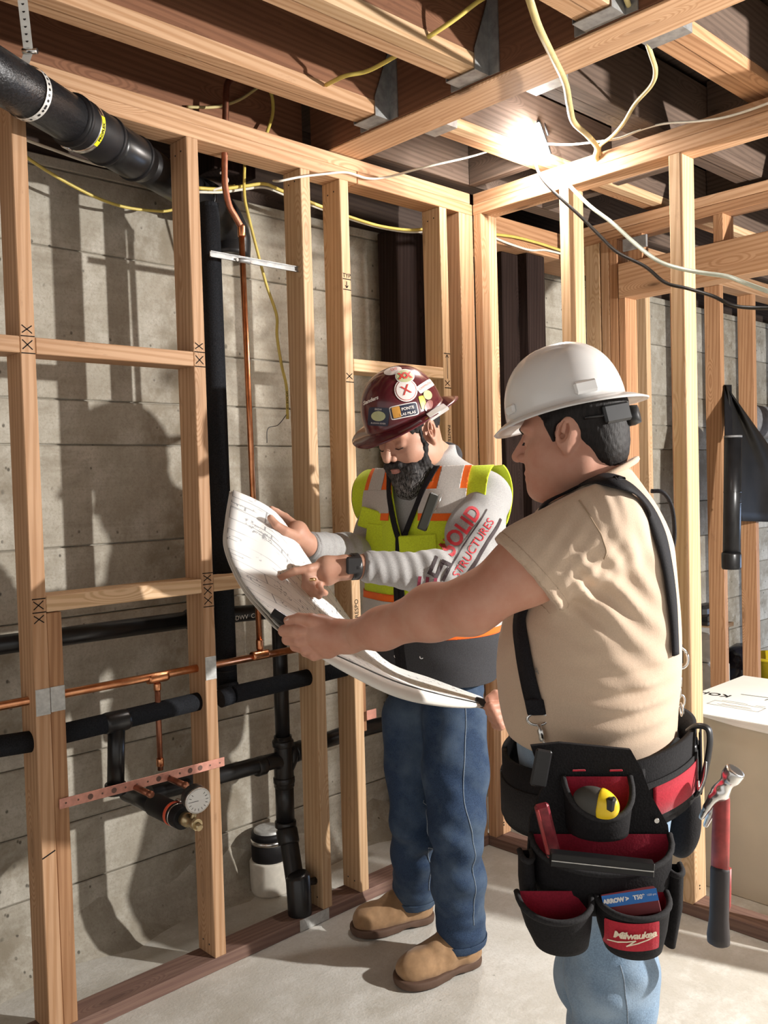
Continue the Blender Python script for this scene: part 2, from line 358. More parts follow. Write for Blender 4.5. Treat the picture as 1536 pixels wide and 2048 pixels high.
marks('pencil_mark', -0.679, 2.03, LN(0) + [[(18, 6), (18, 26)], [(18, 6), (12, 13)], [(18, 6), (24, 13)]] + LN(34), .0028)
text_on('pencil_lettering', 'TYP', 0.020, (-0.660, 0, 2.075), (1, 0, 0), (0, 0, 1), 'ink', wall_left, .0009)
marks('pencil_mark', -0.203, 1.735, LN(0) + XM(8, 18) + [[(19, 34), (19, 120)], [(19, 120), (12, 110)], [(19, 120), (26, 110)]] + LN(124), .0028)
text_on('pencil_lettering', 'RESPO', 0.022, (-0.660, 0, 0.985), (0, 0, 1), (-1, 0, 0), 'ink', wall_left, .0009)
text_on('pencil_lettering', 'PANTE', 0.020, (-0.184, 0, 1.57), (0, 0, -1), (1, 0, 0), 'ink', wall_left, .0009)
marks('pencil_mark', -0.840, 0.905, [[(-6, 2), (20, -2)]], .002)
strokes('pencil_mark', [[(-0.655, 0.0030, SZ + .004), (-0.655, 0.003, SZ + .036)], [(-.69, .003, SZ + .008), (-.665, .003, SZ + .034)], [(-.665, .003, SZ + .008), (-.69, .003, SZ + .034)]], .003, (0, -1, 0), 'ink', wall_left)
marks('pencil_mark', S1, 0.49, [[(2, -6), (34, 6)]], .0035)
# toenail heads
def nails(pts, normal, parent, r=0.0032):
    bm = bmesh.new()
    for p in pts:
        mt = Matrix.Translation(Vector(p)) @ Vector((0, 0, 1)).rotation_difference(Vector(normal)).to_matrix().to_4x4()
        bmesh.ops.create_cone(bm, cap_ends=True, segments=8, radius1=r, radius2=r * .8, depth=0.0016, matrix=mt)
    return tag(link('nail_heads', bm_mesh(bm, 'nails'), 'black', parent), kind='stuff')
nails([(x, y, z) for x in (-1.246, -.84, -.679, -.203) for (y, z) in ((.03, 2.35), (.06, 2.345), (.03, .07), (.062, .075))], (-1, 0, 0), wall_left)

# ---- right framed partition
XR = -0.02
wall_right = tag(empty('wall_right', (XR, 0, 0)), 'open timber stud partition with double top plate along the right side', kind='structure')
def rx(px, py): return P(px, py, 'x', XR)[1]
YE = -1.66
board('bottom_plate', (XR, YE, 0), (XR + .089, -0.001, BP), 'treated', wall_right)
board('top_plate', (XR, YE, SZ), (XR + .089, 0.0, SZ + PT), 'fir', wall_right)
board('top_plate', (XR + .003, YE, SZ + PT + .001), (XR + .092, 0.0, SZ + 2 * PT), 'fir', wall_right)
for y1, mt in ((-.002, 'fir'), (rx(1118, 400), 'fir_pale'), (rx(1339, 312) + .004, 'fir_pale'), (-1.21, 'fir'), (YE + .039, 'fir')):
    board('stud', (XR, y1 - .038, BP), (XR + .089, y1, SZ), mt, wall_right, 'z')
nails([(XR + .045, y - .0385, z) for y in (rx(1339, 312) + .004, -.002) for z in (.075, .085)], (0, -1, 0), wall_right)

# ---- partition further back with a header over an opening
XB = 0.71
wall_far = tag(empty('wall_far', (XB, 0, 0)), 'further stud partition with a deep header seen through the right partition', kind='structure')
def bx(px, py): return P(px, py, 'x', XB)[1]
for k, mt in ((0, 'fir_red'), (1, 'fir')):
    board('top_plate', (XB, -2.2, SZ + k * (PT + .001)), (XB + .089, 0.09, SZ + PT + k * PT), mt, wall_far)
yh = bx(1238, 597)
board('header', (XB - .004, -1.75, bx(0, 0) * 0 + P(1238, 597, 'x', XB)[2]), (XB + .085, yh, P(1238, 528, 'x', XB)[2]), 'fir', wall_far, 'y')
for pxa, pxb, z1, mt in ((1172, 1201, SZ, 'fir_pale'), (1203, 1219, SZ, 'fir'), (1219.5, 1236, SZ, 'fir_red'), (1237, 1251, P(1238, 597, 'x', XB)[2], 'fir_red')):
    board('stud', (XB, bx(pxb, 620), BP), (XB + .089, bx(pxa, 620), z1), mt, wall_far, 'z')
board('cripple_stud', (XB, bx(1284, 480), P(1238, 528, 'x', XB)[2]), (XB + .05, bx(1256, 480), SZ), 'fir_red', wall_far, 'z')
board('cripple_stud', (XB, -.58, P(1238, 528, 'x', XB)[2]), (XB + .089, -.62, SZ), 'fir_red', wall_far, 'z')
board('bottom_plate', (XB, bx(1251, 620), 0), (XB + .089, .0, BP), 'treated', wall_far)
# ---- the left wall's framing carried on beyond the partitions
wall_side = tag(empty('wall_side', (2, 0, 0)), 'stud wall standing in front of the concrete at the far right', kind='structure')
for k in (0, 1): board('top_plate', (XB + .10, 0.0, SZ + k * (PT + .001)), (4.6, .089, SZ + PT + k * PT), 'fir', wall_side)
board('bottom_plate', (XB + .10, 0, 0), (4.6, .089, BP), 'treated', wall_side)
for xs, mt in ((px_x(1297, 650) - .02, 'fir_pale'), (1.60, 'fir_red'), (1.962, 'fir_red'), (2.353, 'fir_red'), (2.76, 'fir_red'), (3.17, 'fir_red')):
    stud_z('stud', xs, 0, BP, SZ, mt, wall_side)

# ---- ceiling: subfloor, old joists with new ones sistered on, a deep beam and steel hangers
ceiling = tag(empty('ceiling', (0, 0, 2.72)), 'open ceiling of old and new timber joists under a dark board subfloor', kind='structure')
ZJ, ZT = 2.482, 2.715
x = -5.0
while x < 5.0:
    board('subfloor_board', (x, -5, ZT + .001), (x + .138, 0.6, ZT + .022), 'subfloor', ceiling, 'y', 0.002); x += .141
BX0, BX1 = -0.712, -0.575
board('beam', (BX0, -4.0, 2.475), (BX0 + .068, 0.10, ZT), 'joist_red', ceiling, 'y')
board('beam_ply', (BX0 + .0685, -4.0, 2.475), (BX1, 0.10, ZT), 'fir_red', ceiling, 'y')
BL = board('beam_soffit_board', (BX0 + .001, -4.0, 2.468), (BX1 - .001, .10, 2.4745), 'fir', ceiling, 'y')
def joist(x0, x1, y0, y1, old, new, zb=ZJ, split=.5):
    ym = y0 + (y1 - y0) * split
    board('joist', (x0, ym + .0005, zb), (x1, y1, ZT), old, ceiling, 'x')
    board('sister_joist', (x0, y0, zb - .003), (x1, ym, ZT - .02), new, ceiling, 'x')
LJ = [(-.272, -.186, 'joist_red', 'fir'), (-.655, -.561, 'joist_red', 'fir_pale'), (-1.066, -.968, 'joist_red', 'fir')]
RJ = [(-.360, -.277, 'joist_old', 'fir_pale'), (-.765, -.668, 'joist_old', 'joist_old'), (-1.128, -1.028, 'joist_old', 'fir_red')]
for y0, y1, a, b in LJ:                      # red-brown joists; paler strip added below paints in their lit lower band
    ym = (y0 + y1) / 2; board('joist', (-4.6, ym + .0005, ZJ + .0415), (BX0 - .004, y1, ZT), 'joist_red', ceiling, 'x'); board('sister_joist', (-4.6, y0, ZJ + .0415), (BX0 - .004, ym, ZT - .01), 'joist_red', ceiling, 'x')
    board('underside_strip', (-4.6, y0 - .001, ZJ), (BX0 - .004, ym - .0005, ZJ + .041), b, ceiling, 'x'); board('underside_strip', (-4.6, ym, ZJ + .002), (BX0 - .004, y1 + .001, ZJ + .041), 'fir', ceiling, 'x')
for y0, y1, a, b in RJ:  # old joists with the same added strips, colour standing in for lit undersides
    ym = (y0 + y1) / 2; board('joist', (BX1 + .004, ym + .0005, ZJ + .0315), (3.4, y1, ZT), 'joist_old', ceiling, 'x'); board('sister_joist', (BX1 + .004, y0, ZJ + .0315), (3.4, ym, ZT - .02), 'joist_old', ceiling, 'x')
    board('underside_strip', (BX1 + .004, y0 - .001, ZJ), (3.4, ym - .0005, ZJ + .031), b, ceiling, 'x'); board('underside_strip', (BX1 + .004, ym, ZJ + .002), (3.4, y1 + .001, ZJ + .031), 'joist_old' if b == 'joist_old' else 'fir_red', ceiling, 'x')
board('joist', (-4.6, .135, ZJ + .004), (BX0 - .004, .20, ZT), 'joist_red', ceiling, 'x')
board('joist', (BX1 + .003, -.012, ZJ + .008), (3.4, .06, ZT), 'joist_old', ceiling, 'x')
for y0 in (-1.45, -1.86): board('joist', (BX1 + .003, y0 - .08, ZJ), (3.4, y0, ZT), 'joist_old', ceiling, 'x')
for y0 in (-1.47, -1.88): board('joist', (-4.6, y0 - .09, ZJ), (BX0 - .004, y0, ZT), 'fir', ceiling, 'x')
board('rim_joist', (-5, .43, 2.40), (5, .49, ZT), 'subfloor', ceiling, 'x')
# solid blocking between the right-hand joists
for xa, ya, yb in ((-.052, -.277, -.013), (.36, -.668, -.361), (.30, -1.028, -.766), (.40, -.276, -.013), (1.1, -.668, -.361), (1.2, -1.028, -.766)):
    board('blocking', (xa, ya, ZJ + .006), (xa + .04, yb, ZT - .003), 'joist_old', ceiling, 'y')
# dark stub of old post between the joists on the left
board('old_cripple', (-1.02, .205, 2.40), (-.86, .30, ZT), 'old_post', ceiling, 'z')
# joist hangers
def hanger(xa, xb, y0, y1, side):
    """U-shaped steel stirrup: seat, two cheeks and two flanges; side = -1 for joists left of the beam"""
    t = .0022; z0 = ZJ - .0055; zt = z0 + .20
    bm = bmesh.new()
    def bxx(lo, hi):
        m = Matrix.Translation((Vector(lo) + Vector(hi)) / 2) @ Matrix.Diagonal((*(abs(hi[i] - lo[i]) for i in range(3)), 1))
        bmesh.ops.create_cube(bm, size=1, matrix=m)
    bxx((xa, y0 - .003, z0), (xb, y1 + .003, z0 + t))
    for yy in (y0 - .003 - t, y1 + .003): bxx((xa, yy, z0), (xb, yy + t, z0 + .055)); 
    xf = xb if side < 0 else xa
    for yy, s in ((y0 - .003, -1), (y1 + .003, 1)): bxx((xf - t, min(yy, yy + s * .035), z0), (xf + t, max(yy, yy + s * .035), zt))
    for yy in (y0 - .003 - t, y1 + .003):       # sloping upper cheek
        xs, xe = (xb, xa) if side < 0 else (xa, xb)
        v = [bm.verts.new(q) for q in ((xs, yy, z0 + .055), (xe, yy, z0 + .055), (xs, yy, zt), (xs, yy + t, z0 + .055), (xe, yy + t, z0 + .055), (xs, yy + t, zt))]
        for f in ((0, 1, 2), (5, 4, 3), (0, 3, 4, 1), (1, 4, 5, 2), (2, 5, 3, 0)): bm.faces.new([v[i] for i in f])
    h = link('joist_hanger', bm_mesh(bm, 'hanger'), 'zinc', ceiling); return h
for y0, y1, a, b in LJ: hanger(BX0 - .062, BX0 - .003, y0, y1, -1)
for y0, y1, a, b in RJ: hanger(BX1 + .003, BX1 + .062, y0, y1, 1)
# ---- old blackened posts between the framing and the concrete
def post(lo, hi, label):
    o = board('old_post', lo, hi, 'old_post', None, 'z', .004); return tag(o, label, 'post')
post((P(797, 600, 'y', .25)[0], .25, 0), (P(797, 600, 'y', .25)[0] + .19, .36, 2.37), 'blackened old post against the concrete behind the left stud wall')
post((P(1006, 600, 'y', .2)[0], .2, 0), (P(1054, 600, 'y', .2)[0], .34, 2.36), 'smooth black post, left of the pair in the far corner behind the right partition')
post((P(1056, 600, 'y', .15)[0], .15, 0), (P(1091, 600, 'y', .15)[0], .30, 2.36), 'rough-sawn black post, right of the pair in the far corner behind the right partition')
board('post_cap_beam', (.28, .14, 2.362), (1.1, .345, 2.475), 'fir_red', ceiling, 'x')
board('copper_tab', (P(733, 1425, 'y', -.002)[0], -.004, P(745, 1437, 'y', 0)[2]), (P(752, 1425, 'y', -.002)[0], -.0015, P(745, 1418, 'y', 0)[2]), 'copper_strap', wall_left, 'x', .0005)
# ============================================================ PIPES
def ring(name, p, d, r, w, mat, parent, seg=20):      # a short collar around a pipe
    p = np.array(p, float); d = np.array(d, float); d /= np.linalg.norm(d)
    return tube(name, [p - d * w / 2, p - d * w * .38, p + d * w * .38, p + d * w / 2], [r * .93, r, r, r * .93], mat, parent, seg)
def pipe(name, pts, r, mat, label, cat='pipe', group=None, seg=18):
    o = empty(name, tuple(pts[0])); tag(o, label, cat, group); tube('pipe_run', pts, r, mat, o, seg); return o
def bend(a, b, c, r, n=6):             # polyline with a rounded corner at b
    a, b, c = (np.array(q, float) for q in (a, b, c)); u = (a - b) / np.linalg.norm(a - b); v = (c - b) / np.linalg.norm(c - b)
    s, e = b + u * r, b + v * r; out = []
    for k in range(n + 1):
        t = k / n; out.append((1 - t) ** 2 * s + 2 * t * (1 - t) * b + t * t * e)
    return out
# ---- big coated drain running through the wall overhead
pa, pb = D(60, 190, 2.08), D(330, 354, 2.66); ax = (pb - pa) / np.linalg.norm(pb - pa)
def on(px):                                  # point of the pipe's axis seen at a given pixel column
    best = min(np.linspace(-1.2, 2, 1600), key=lambda t: abs(768 + FPX * ((CR.T @ (pa + (pb - pa) * t - CAM))[0] / -(CR.T @ (pa + (pb - pa) * t - CAM))[2]) - px)); return pa + (pb - pa) * best
mp = empty('main_drain', tuple(pa)); tag(mp, 'large shiny black drain pipe slung under the joists at upper left', 'pipe')
tube('cast_iron_pipe', [on(-160), on(140)], .0575, 'castiron', mp, 32)
tube('casting_seam', [on(-160) + CR @ np.array([.036, .003, .045]), on(135) + CR @ np.array([.036, .003, .045])], .004, 'castiron', mp, 8)
tube('rubber_coupling', [on(136), on(140), on(212), on(216)], [.058, .063, .063, .058], 'rubber', mp, 32)
for px in (143, 209): ring('coupling_lip', on(px), ax, .066, .012, 'rubber', mp, 32)
tube('plastic_pipe', [on(214), on(420)], .054, 'abs', mp, 32)
tube('reducer', [on(216), on(222), on(268), on(284)], [.054, .060, .060, .054], 'abs', mp, 32)
ring('reducer_lip', on(268), ax, .0635, .010, 'rubber', mp, 32)
ring('hose_clamp', on(163), ax, .0648, .020, 'steel', mp, 32)
cl = D(143, 303, np.linalg.norm(0) + 2.2)
cl = on(163) + CR @ np.array([-.032, -.058, .012])
tube('clamp_screw', [cl - ax * .018, cl + ax * .022], .006, 'steel', mp, 8)
# yellow maker's label wrapped on the clamp
V = []; F = []; e1 = np.cross(ax, CR @ np.array([0, 0, 1.0])); e1 /= np.linalg.norm(e1); e2 = np.cross(e1, ax)
if (CR.T @ e2)[2] < 0: e2 = -e2
if (CR.T @ e1)[1] < 0: e1 = -e1
for k in range(9):
    a = math.radians(-62 + k * 8.5); q = (e1 * math.sin(a) + e2 * math.cos(a)) * .0656
    V += [on(163) - ax * .007 + q, on(163) + ax * .007 + q]
    if k: F.append((2 * k - 2, 2 * k, 2 * k + 1, 2 * k - 1))
ylab = link('clamp_label', mesh_from('lab', V, F), 'yellow_label', mp); tag(ylab, 'yellow printed label')
tm = text_mesh('PROFLEX', .0115, bold=.0004)
for v in tm.vertices:
    a = math.radians(-29) + v.co.x / .0656; q = (e1 * math.sin(a) + e2 * math.cos(a)) * .0662; v.co = Vector(on(163) + q - ax * v.co.y)
link('label_lettering', tm, 'ink', mp)
# perforated hanger strap: hangs from the joist and loops around the pipe
hs = empty('pipe_hanger_strap', tuple(on(52))); tag(hs, 'white perforated plumber strap holding up the large drain', 'strap')
c0 = on(55); V = []; F = []; holes = []
for k in range(25):
    a = math.radians(20 - k * 10.5); q = (e1 * math.cos(a) + e2 * math.sin(a)); q = q if True else q
    V += [c0 - ax * .009 + q * .0605, c0 + ax * .009 + q * .0605]
    if k: F.append((2 * k - 2, 2 * k, 2 * k + 1, 2 * k - 1))
    if k % 2: holes.append((c0 + q * .0612, q))
for k in range(25):
    a = math.radians(20 + k * 6); q = (e1 * math.cos(a) + e2 * math.sin(a)); V += [c0 - ax * .009 + q * .0605, c0 + ax * .009 + q * .0605]; m = len(V)
    if k: F.append((m - 4, m - 2, m - 1, m - 3))
    if k % 2: holes.append((c0 + q * .0612, q))
top0 = D(57, 104, 2.07); topz = P(45, 0, 'z', ZJ - .003); wv = RIGHT * .011
m = len(V); V += [c0 + e1 * .06 - wv, c0 + e1 * .06 + wv, top0 - wv, top0 + wv, topz - wv + (top0 - topz) * 0, topz + wv]; F += [(m, m + 1, m + 3, m + 2), (m + 2, m + 3, m + 5, m + 4)]
stp = link('strap_band', mesh_from('strap', V, F), plain('white_galvanised_strap', (.75, .74, .70), .45, .3, .08, 40), hs)
for k in range(7): holes.append((top0 + (topz - top0) * ((k + .5) / 7) - FWD * .0012, -FWD))
def disc_mesh(r, seg=10):
    bm = bmesh.new(); bmesh.ops.create_circle(bm, cap_ends=True, segments=seg, radius=r); return bm_mesh(bm, 'disc')
hole_me = disc_mesh(.0034, 8)
for p, nrm in holes:
    o = link('hole', hole_me, 'black', hs, tuple(p)); o.rotation_mode = 'QUATERNION'; o.rotation_quaternion = Vector((0, 0, 1)).rotation_difference(Vector(nrm))
tube('strap_bolt', [top0 - RIGHT * .012 - FWD * .004, top0 + RIGHT * .022 - FWD * .004], [.0065, .0065], 'steel', hs, 10)
# dark elbow where that drain drops behind the second stud
pe = on(430)
eb = empty('drain_elbow', tuple(pe)); tag(eb, 'black drain elbow turning down behind the second stud', 'pipe fitting')
tube('elbow_body', catmull([on(395), on(430), on(455) + np.array([.02, .01, -.06]), on(455) + np.array([.02, .01, -.14])], 6), [.062] * 19, 'abs', eb, 24)

# ---- supply line: copper
YM = .045
cz0, cz1 = P(-40, 1420, 'y', YM), P(640, 1289, 'y', YM)
cp = pipe('copper_supply_line', [P(-160, 1443, 'y', YM), cz1], .0112, 'copper', 'horizontal copper water line threaded through the studs of the left wall')
for px, py in ((315, 1355), (520, 1310)):
    q = P(px, py, 'y', YM); ring('tee_fitting', q, (1, 0, 0), .0145, .062, 'copper', cp, 18)
q1 = P(314, 1356, 'y', YM); q2 = P(314, 1547, 'y', YM - .02)
tube('branch_pipe', [q1, (q1[0], YM, q2[2])], .008, 'copper_old', cp, 12); ring('solder_cup', (q1[0], YM, q1[2] - .025), (0, 0, 1), .0105, .02, 'copper', cp)
ring('solder_cup', (q1[0], YM, q2[2] + .022), (0, 0, 1), .0105, .022, 'copper', cp)
for px, py in ((62, 1402), (408, 1337)):
    q = P(px, py, 'y', YM); ring('stud_grommet', q, (1, 0, 0), .019, .006, 'cable_tan' if px < 100 else 'red_label', cp)
# riser
r_pts = [P(540, 178, 'y', .06), P(500, 160, 'y', .055), P(470, 156, 'y', .05), P(456, 166, 'y', YM), P(452, 200, 'y', YM), P(449, 320, 'y', YM), P(450, 370, 'y', YM), P(458, 410, 'y', YM), P(470, 432, 'y', YM), P(481, 452, 'y', YM)]
rs_ = pipe('copper_riser', catmull(r_pts, 5), .0098, 'copper_old', 'bent copper riser coming down from the joists beside the long black pipe')
lowx = P(484, 470, 'y', YM); lowq = P(520, 1308, 'y', YM)
tube('straight_pipe', [P(482, 452, 'y', YM), np.array([lowq[0], YM, lowq[2]])], .0090, 'copper', rs_, 16)
ring('coupling', P(483, 462, 'y', YM), (0, 0, 1), .0115, .035, 'copper', rs_); ring('coupling', np.array([lowq[0], YM, lowq[2] + .03]), (0, 0, 1), .0112, .03, 'copper', rs_)
# galvanised bracket that clamps the riser
bk = empty('pipe_bracket', tuple(P(608, 538, 'y', .01))); tag(bk, 'galvanised steel bracket bar clamping the copper riser', 'bracket')
b0, b1 = P(420, 512, 'y', .03), P(604, 537, 'y', .03)
V = []; 
bm = bmesh.new(); L_ = np.linalg.norm(b1 - b0)
bmesh.ops.create_cube(bm, size=1, matrix=Matrix.Translation(Vector((b0 + b1) / 2)) @ Matrix.Diagonal((L_, .003, .017, 1)))
for s in (-1, 1): bmesh.ops.create_cube(bm, size=1, matrix=Matrix.Translation(Vector((b0 + b1) / 2) + Vector((0, -.003, s * .0075))) @ Matrix.Diagonal((L_, .006, .0025, 1)))
link('slotted_bar', bm_mesh(bm, 'bar'), 'zinc', bk)
ps = P(486, 523, 'y', .03)
tube('pipe_clamp', [ps + np.array([-.019, -.004, 0]), ps + np.array([-.012, -.008, 0]), ps + np.array([0, -.011, 0]), ps + np.array([.012, -.008, 0]), ps + np.array([.019, -.004, 0])], .0075, 'zinc', bk, 8)
for s in (-.026, .026): ring('clamp_screw', ps + np.array([s, -.007, 0]), (0, 1, 0), .005, .006, 'steel', bk, 10)
ring('end_screw', b1 + np.array([.005, -.006, 0]), (0, 1, 0), .005, .006, 'steel', bk, 10)

# ---- foam-covered pipes
vtop = P(418, 408, 'y', .10); vb = P(455, 1378, 'y', .10); vx = lambda z: vtop[0] + (vb[0] - vtop[0]) * (vtop[2] - z) / (vtop[2] - vb[2])
fp = pipe('foam_covered_pipe', [vtop, vb], .0305, 'foam', 'tall vertical pipe in dark grey foam beside the second stud')
ring('foam_seam', P(452, 1340, 'y', .10), (0, 0, 1), .0315, .004, 'rubber', fp); ring('foam_top', vtop - UP * .006, (0, 0, 1), .0305, .014, 'foam', fp)
def fz(px, py): return P(px, py, 'y', YM)
fh = pipe('foam_covered_branch', [P(-160, 1517, 'y', YM), fz(61, 1483)], .027, 'foam', 'stub of foam-covered pipe entering the first stud at lower left')
fh2 = pipe('foam_covered_crossing', [fz(72, 1480), fz(404, 1401)], .0262, 'foam', 'foam-covered horizontal pipe spanning between the first and second studs')
ring('tee_body', fz(232, 1443), (1, 0, 0), .029, .07, 'abs', fh2)
fh3 = pipe('foam_covered_crossing', [fz(440, 1398), fz(462, 1391)], .0262, 'foam', 'short foam-covered pipe end just right of the second stud')
fh4 = pipe('foam_covered_crossing', [fz(466, 1389), fz(617, 1354)], .0262, 'foam', 'foam-covered horizontal pipe running from the tall pipe to the third stud')
fh5 = pipe('foam_covered_crossing', [fz(640, 1349), fz(692, 1337)], .0250, 'foam', 'short foam-covered pipe between the third and fourth studs')
ring('elbow_wrap', (vb + fz(462, 1391)) / 2, (0, .4, 1), .033, .05, 'foam', fp)

# ---- plastic drains
YS = .15
ud = pipe('drain_line', [P(-150, 1310, 'y', YS), P(372, 1240, 'y', YS)], .0255, 'abs', 'upper horizontal black plastic drain behind the first and second studs')
tube('coupling', [P(370, 1240, 'y', YS), P(376, 1239, 'y', YS), P(420, 1233, 'y', YS)], [.026, .032, .032], 'abs', ud, 20)
sx = P(563, 1400, 'y', YS)
tube('pipe_run', [P(420, 1233, 'y', YS)] + bend(P(500, 1226, 'y', YS), np.array([sx[0], YS, P(545, 1222, 'y', YS)[2]]), np.array([sx[0], YS, 1.0]), .05) + [np.array([sx[0], YS, 1.03])], .0255, 'abs', ud, 18)
text_on('pipe_lettering', 'PW-DWV  CITY 12', .020, P(485, 1232, 'y', YS) + np.array([0, -.0262, 0]), (1, 0, 0), (0, 0, 1), 'white_paper', ud)
st = pipe('drain_stack', [np.array([sx[0], YS, 1.05]), np.array([sx[0], YS, P(563, 1490, 'y', YS)[2]])], .0245, 'abs', 'vertical black plastic drain stack with branches left of the third stud')
zt_ = P(563, 1490, 'y', YS)[2]; zc = P(565, 1555, 'y', YS)[2]; ze = P(562, 1650, 'y', YS)[2]; base = P(600, 1822, 'z', 0.045)
tube('double_tee', [np.array([sx[0], YS, zt_ + .03]), np.array([sx[0], YS, zt_]), np.array([sx[0], YS, zc - .03]), np.array([sx[0], YS, zc - .035])], [.029, .0305, .0335, .029], 'abs', st, 20)
for px, py in ((563, 1487), (566, 1560), (563, 1650)): ring('hub', np.array([sx[0], YS, P(px, py, 'y', YS)[2]]), (0, 0, 1), .0355, .022, 'abs', st)
tube('stack_pipe', [np.array([sx[0], YS, zc]), np.array([sx[0], YS, ze])], .0305, 'abs', st, 20)
bpts = [np.array([sx[0], YS, ze + .01]), np.array([sx[0] + .004, YS - .005, ze - .03]), base + (np.array([sx[0], YS, ze]) - base) * .25, base + np.array([0, 0, .03])]
tube('offset_pipe', catmull(bpts, 6), .030, 'abs', st, 20)
ring('hub', base + (np.array([sx[0], YS, ze]) - base) * .85, np.array([sx[0], YS, ze]) - base, .0355, .05, 'abs', st)
tube('base_hub', [base + np.array([-.004, .004, .12]), base + np.array([-.002, .002, .11]), base, base + np.array([0, 0, -.05])], [.031, .0395, .0385, .0385], 'abs', st, 20)
tube('base_tab', [base + np.array([.02, 0, .085]), base + np.array([.062, -.004, .078])], .012, 'abs', st, 8)
# left branch (runs behind the second stud to the trap) and right branch
zl_ = P(520, 1530, 'y', YS)[2]
lb = [np.array([sx[0], YS, zc + .02])] + bend(np.array([sx[0], YS, zc + .02]), np.array([sx[0] - .01, YS, zl_ + .003]), np.array([-1.35, YS, zl_ - .03]), .04)
tube('branch_arm', lb + [P(300, 1587, 'y', YS)], .0262, 'abs', st, 18); ring('hub', P(520, 1532, 'y', YS), (1, 0, 0), .031, .035, 'abs', st)
rz = P(680, 1470, 'y', YS + .01)
tube('branch_arm', [np.array([sx[0], YS, zc + .01]), np.array([sx[0] + .05, YS, rz[2] + .0])] + [P(600, 1500, 'y', YS), P(690, 1466, 'y', YS), P(800, 1440, 'y', YS)], .0262, 'abs', st, 18)
ring('hub', P(597, 1502, 'y', YS), (1, 0, .1), .0325, .04, 'abs', st)
# short dropper from the foam-covered crossing
dp = pipe('drain_dropper', [fz(233, 1448), np.array([fz(235, 1500)[0], YM + .02, P(236, 1585, 'y', YM)[2]])], .0228, 'abs', 'short vertical black drain dropping from the foam-covered tee')
ring('hub', np.array([fz(235, 1500)[0], YM + .02, P(238, 1580, 'y', YM)[2]]), (0, 0, 1), .029, .03, 'abs', dp)
# ---- old floor drain hub
fd0 = P(538, 1792, 'z', 0.0); fdn = empty('floor_drain', tuple(fd0)); tag(fdn, 'old floor drain hub with pale collar and black rubber coupling beside the stack', 'drain')
fd0 = fd0 + FWD * .05
def lathe(name, c, prof, mat, parent, seg=28):
    V = []; F = []
    for k, (r, z) in enumerate(prof):
        for s in range(seg): V.append((c[0] + r * math.cos(2 * math.pi * s / seg), c[1] + r * math.sin(2 * math.pi * s / seg), c[2] + z))
        if k:
            for s in range(seg): a = (k - 1) * seg + s; b = (k - 1) * seg + (s + 1) % seg; F.append((a, b, b + seg, a + seg))
    me = mesh_from(name, V, F, True); return link(name, me, mat, parent)
lathe('collar', fd0, [(.0, 0), (.068, 0), (.069, .008), (.070, .105), (.066, .112), (.05, .112)], plain('dusty_pvc', (.62, .58, .50), .7), fdn)
lathe('rubber_coupling', fd0, [(.05, .11), (.060, .111), (.062, .118), (.062, .165), (.058, .172), (.05, .172)], 'rubber', fdn)
lathe('clamp_band', fd0, [(.058, .170), (.064, .171), (.064, .184), (.058, .185)], 'steel', fdn)
lathe('rubber_lip', fd0, [(.056, .184), (.062, .186), (.061, .206), (.05, .208)], 'rubber', fdn)
lathe('riser_pipe', fd0, [(.052, .20), (.052, .215), (.045, .218), (.0, .21)], 'zinc_dull', fdn)

# ---- copper stub-out strap with stubs, test plug and gauge
sa, sb = P(119, 1609, 'y', -.004), P(449, 1523, 'y', -.004)
zs = (sa[2] + sb[2]) / 2
ss = empty('stub_out_strap', (sa[0], -.004, zs)); tag(ss, 'long copper-coloured punched strap screwed across the first two studs', 'strap')
so = board('punched_bar', (sa[0], -.0045, zs - .013), (sb[0], -.0015, zs + .013), 'copper_strap', ss, 'x', .0008)
so.rotation_euler = (0, -(sb[2] - sa[2]) / (sb[0] - sa[0]), 0)
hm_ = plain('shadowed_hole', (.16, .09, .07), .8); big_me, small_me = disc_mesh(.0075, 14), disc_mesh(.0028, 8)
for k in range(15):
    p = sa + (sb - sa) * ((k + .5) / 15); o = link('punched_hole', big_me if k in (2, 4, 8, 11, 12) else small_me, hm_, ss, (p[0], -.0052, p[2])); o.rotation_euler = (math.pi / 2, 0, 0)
def along_y(px, py, y0, px1):                # from the plane y = y0 straight out of the wall until column px1
    a = P(px, py, 'y', y0)
    for k in range(1, 400):
        b = a + np.array([0, -.001 * k, 0]); c = CR.T @ (b - CAM)
        if 768 + FPX * c[0] / -c[2] >= px1: break
    return a, b
for nm, px, py, e, lab in (('stub', 263, 1571, 303, 'left copper stub-out poking out of the strap towards the room'), ('stub', 331, 1554, 373, 'right copper stub-out poking out of the strap towards the room')):
    a, b = along_y(px, py, .02, e)
    so_ = empty('copper_stub_out', tuple(b)); tag(so_, lab, 'pipe'); tube('pipe_run', [a, b], .0085, 'copper_old', so_, 14)
    tube('solder_cap', [b + np.array([0, .012, 0]), b + np.array([0, .002, 0]), b + np.array([0, -.004, 0])], [.0095, .0098, .006], 'copper_old', so_, 14)
a, b = along_y(290, 1600, .05, 372)
tp = empty('test_plug', tuple(b)); tag(tp, 'black rubber test plug on a drain stub with brass valve and pressure gauge', 'test plug')
dirp = (b - a) / np.linalg.norm(b - a)
tube('drain_stub', [a + np.array([0, .10, 0]), a + (b - a) * .55], .0265, 'abs', tp, 22)
tube('rubber_sleeve', [a + (b - a) * .22, a + (b - a) * .25, a + (b - a) * .93, a + (b - a) * .95], [.027, .0305, .0305, .028], 'rubber', tp, 24)
ring('clamp_band', a + (b - a) * .72, dirp, .0316, .014, 'red_label', tp, 24); ring('clamp_edge', a + (b - a) * .80, dirp, .0312, .004, 'steel', tp, 24)
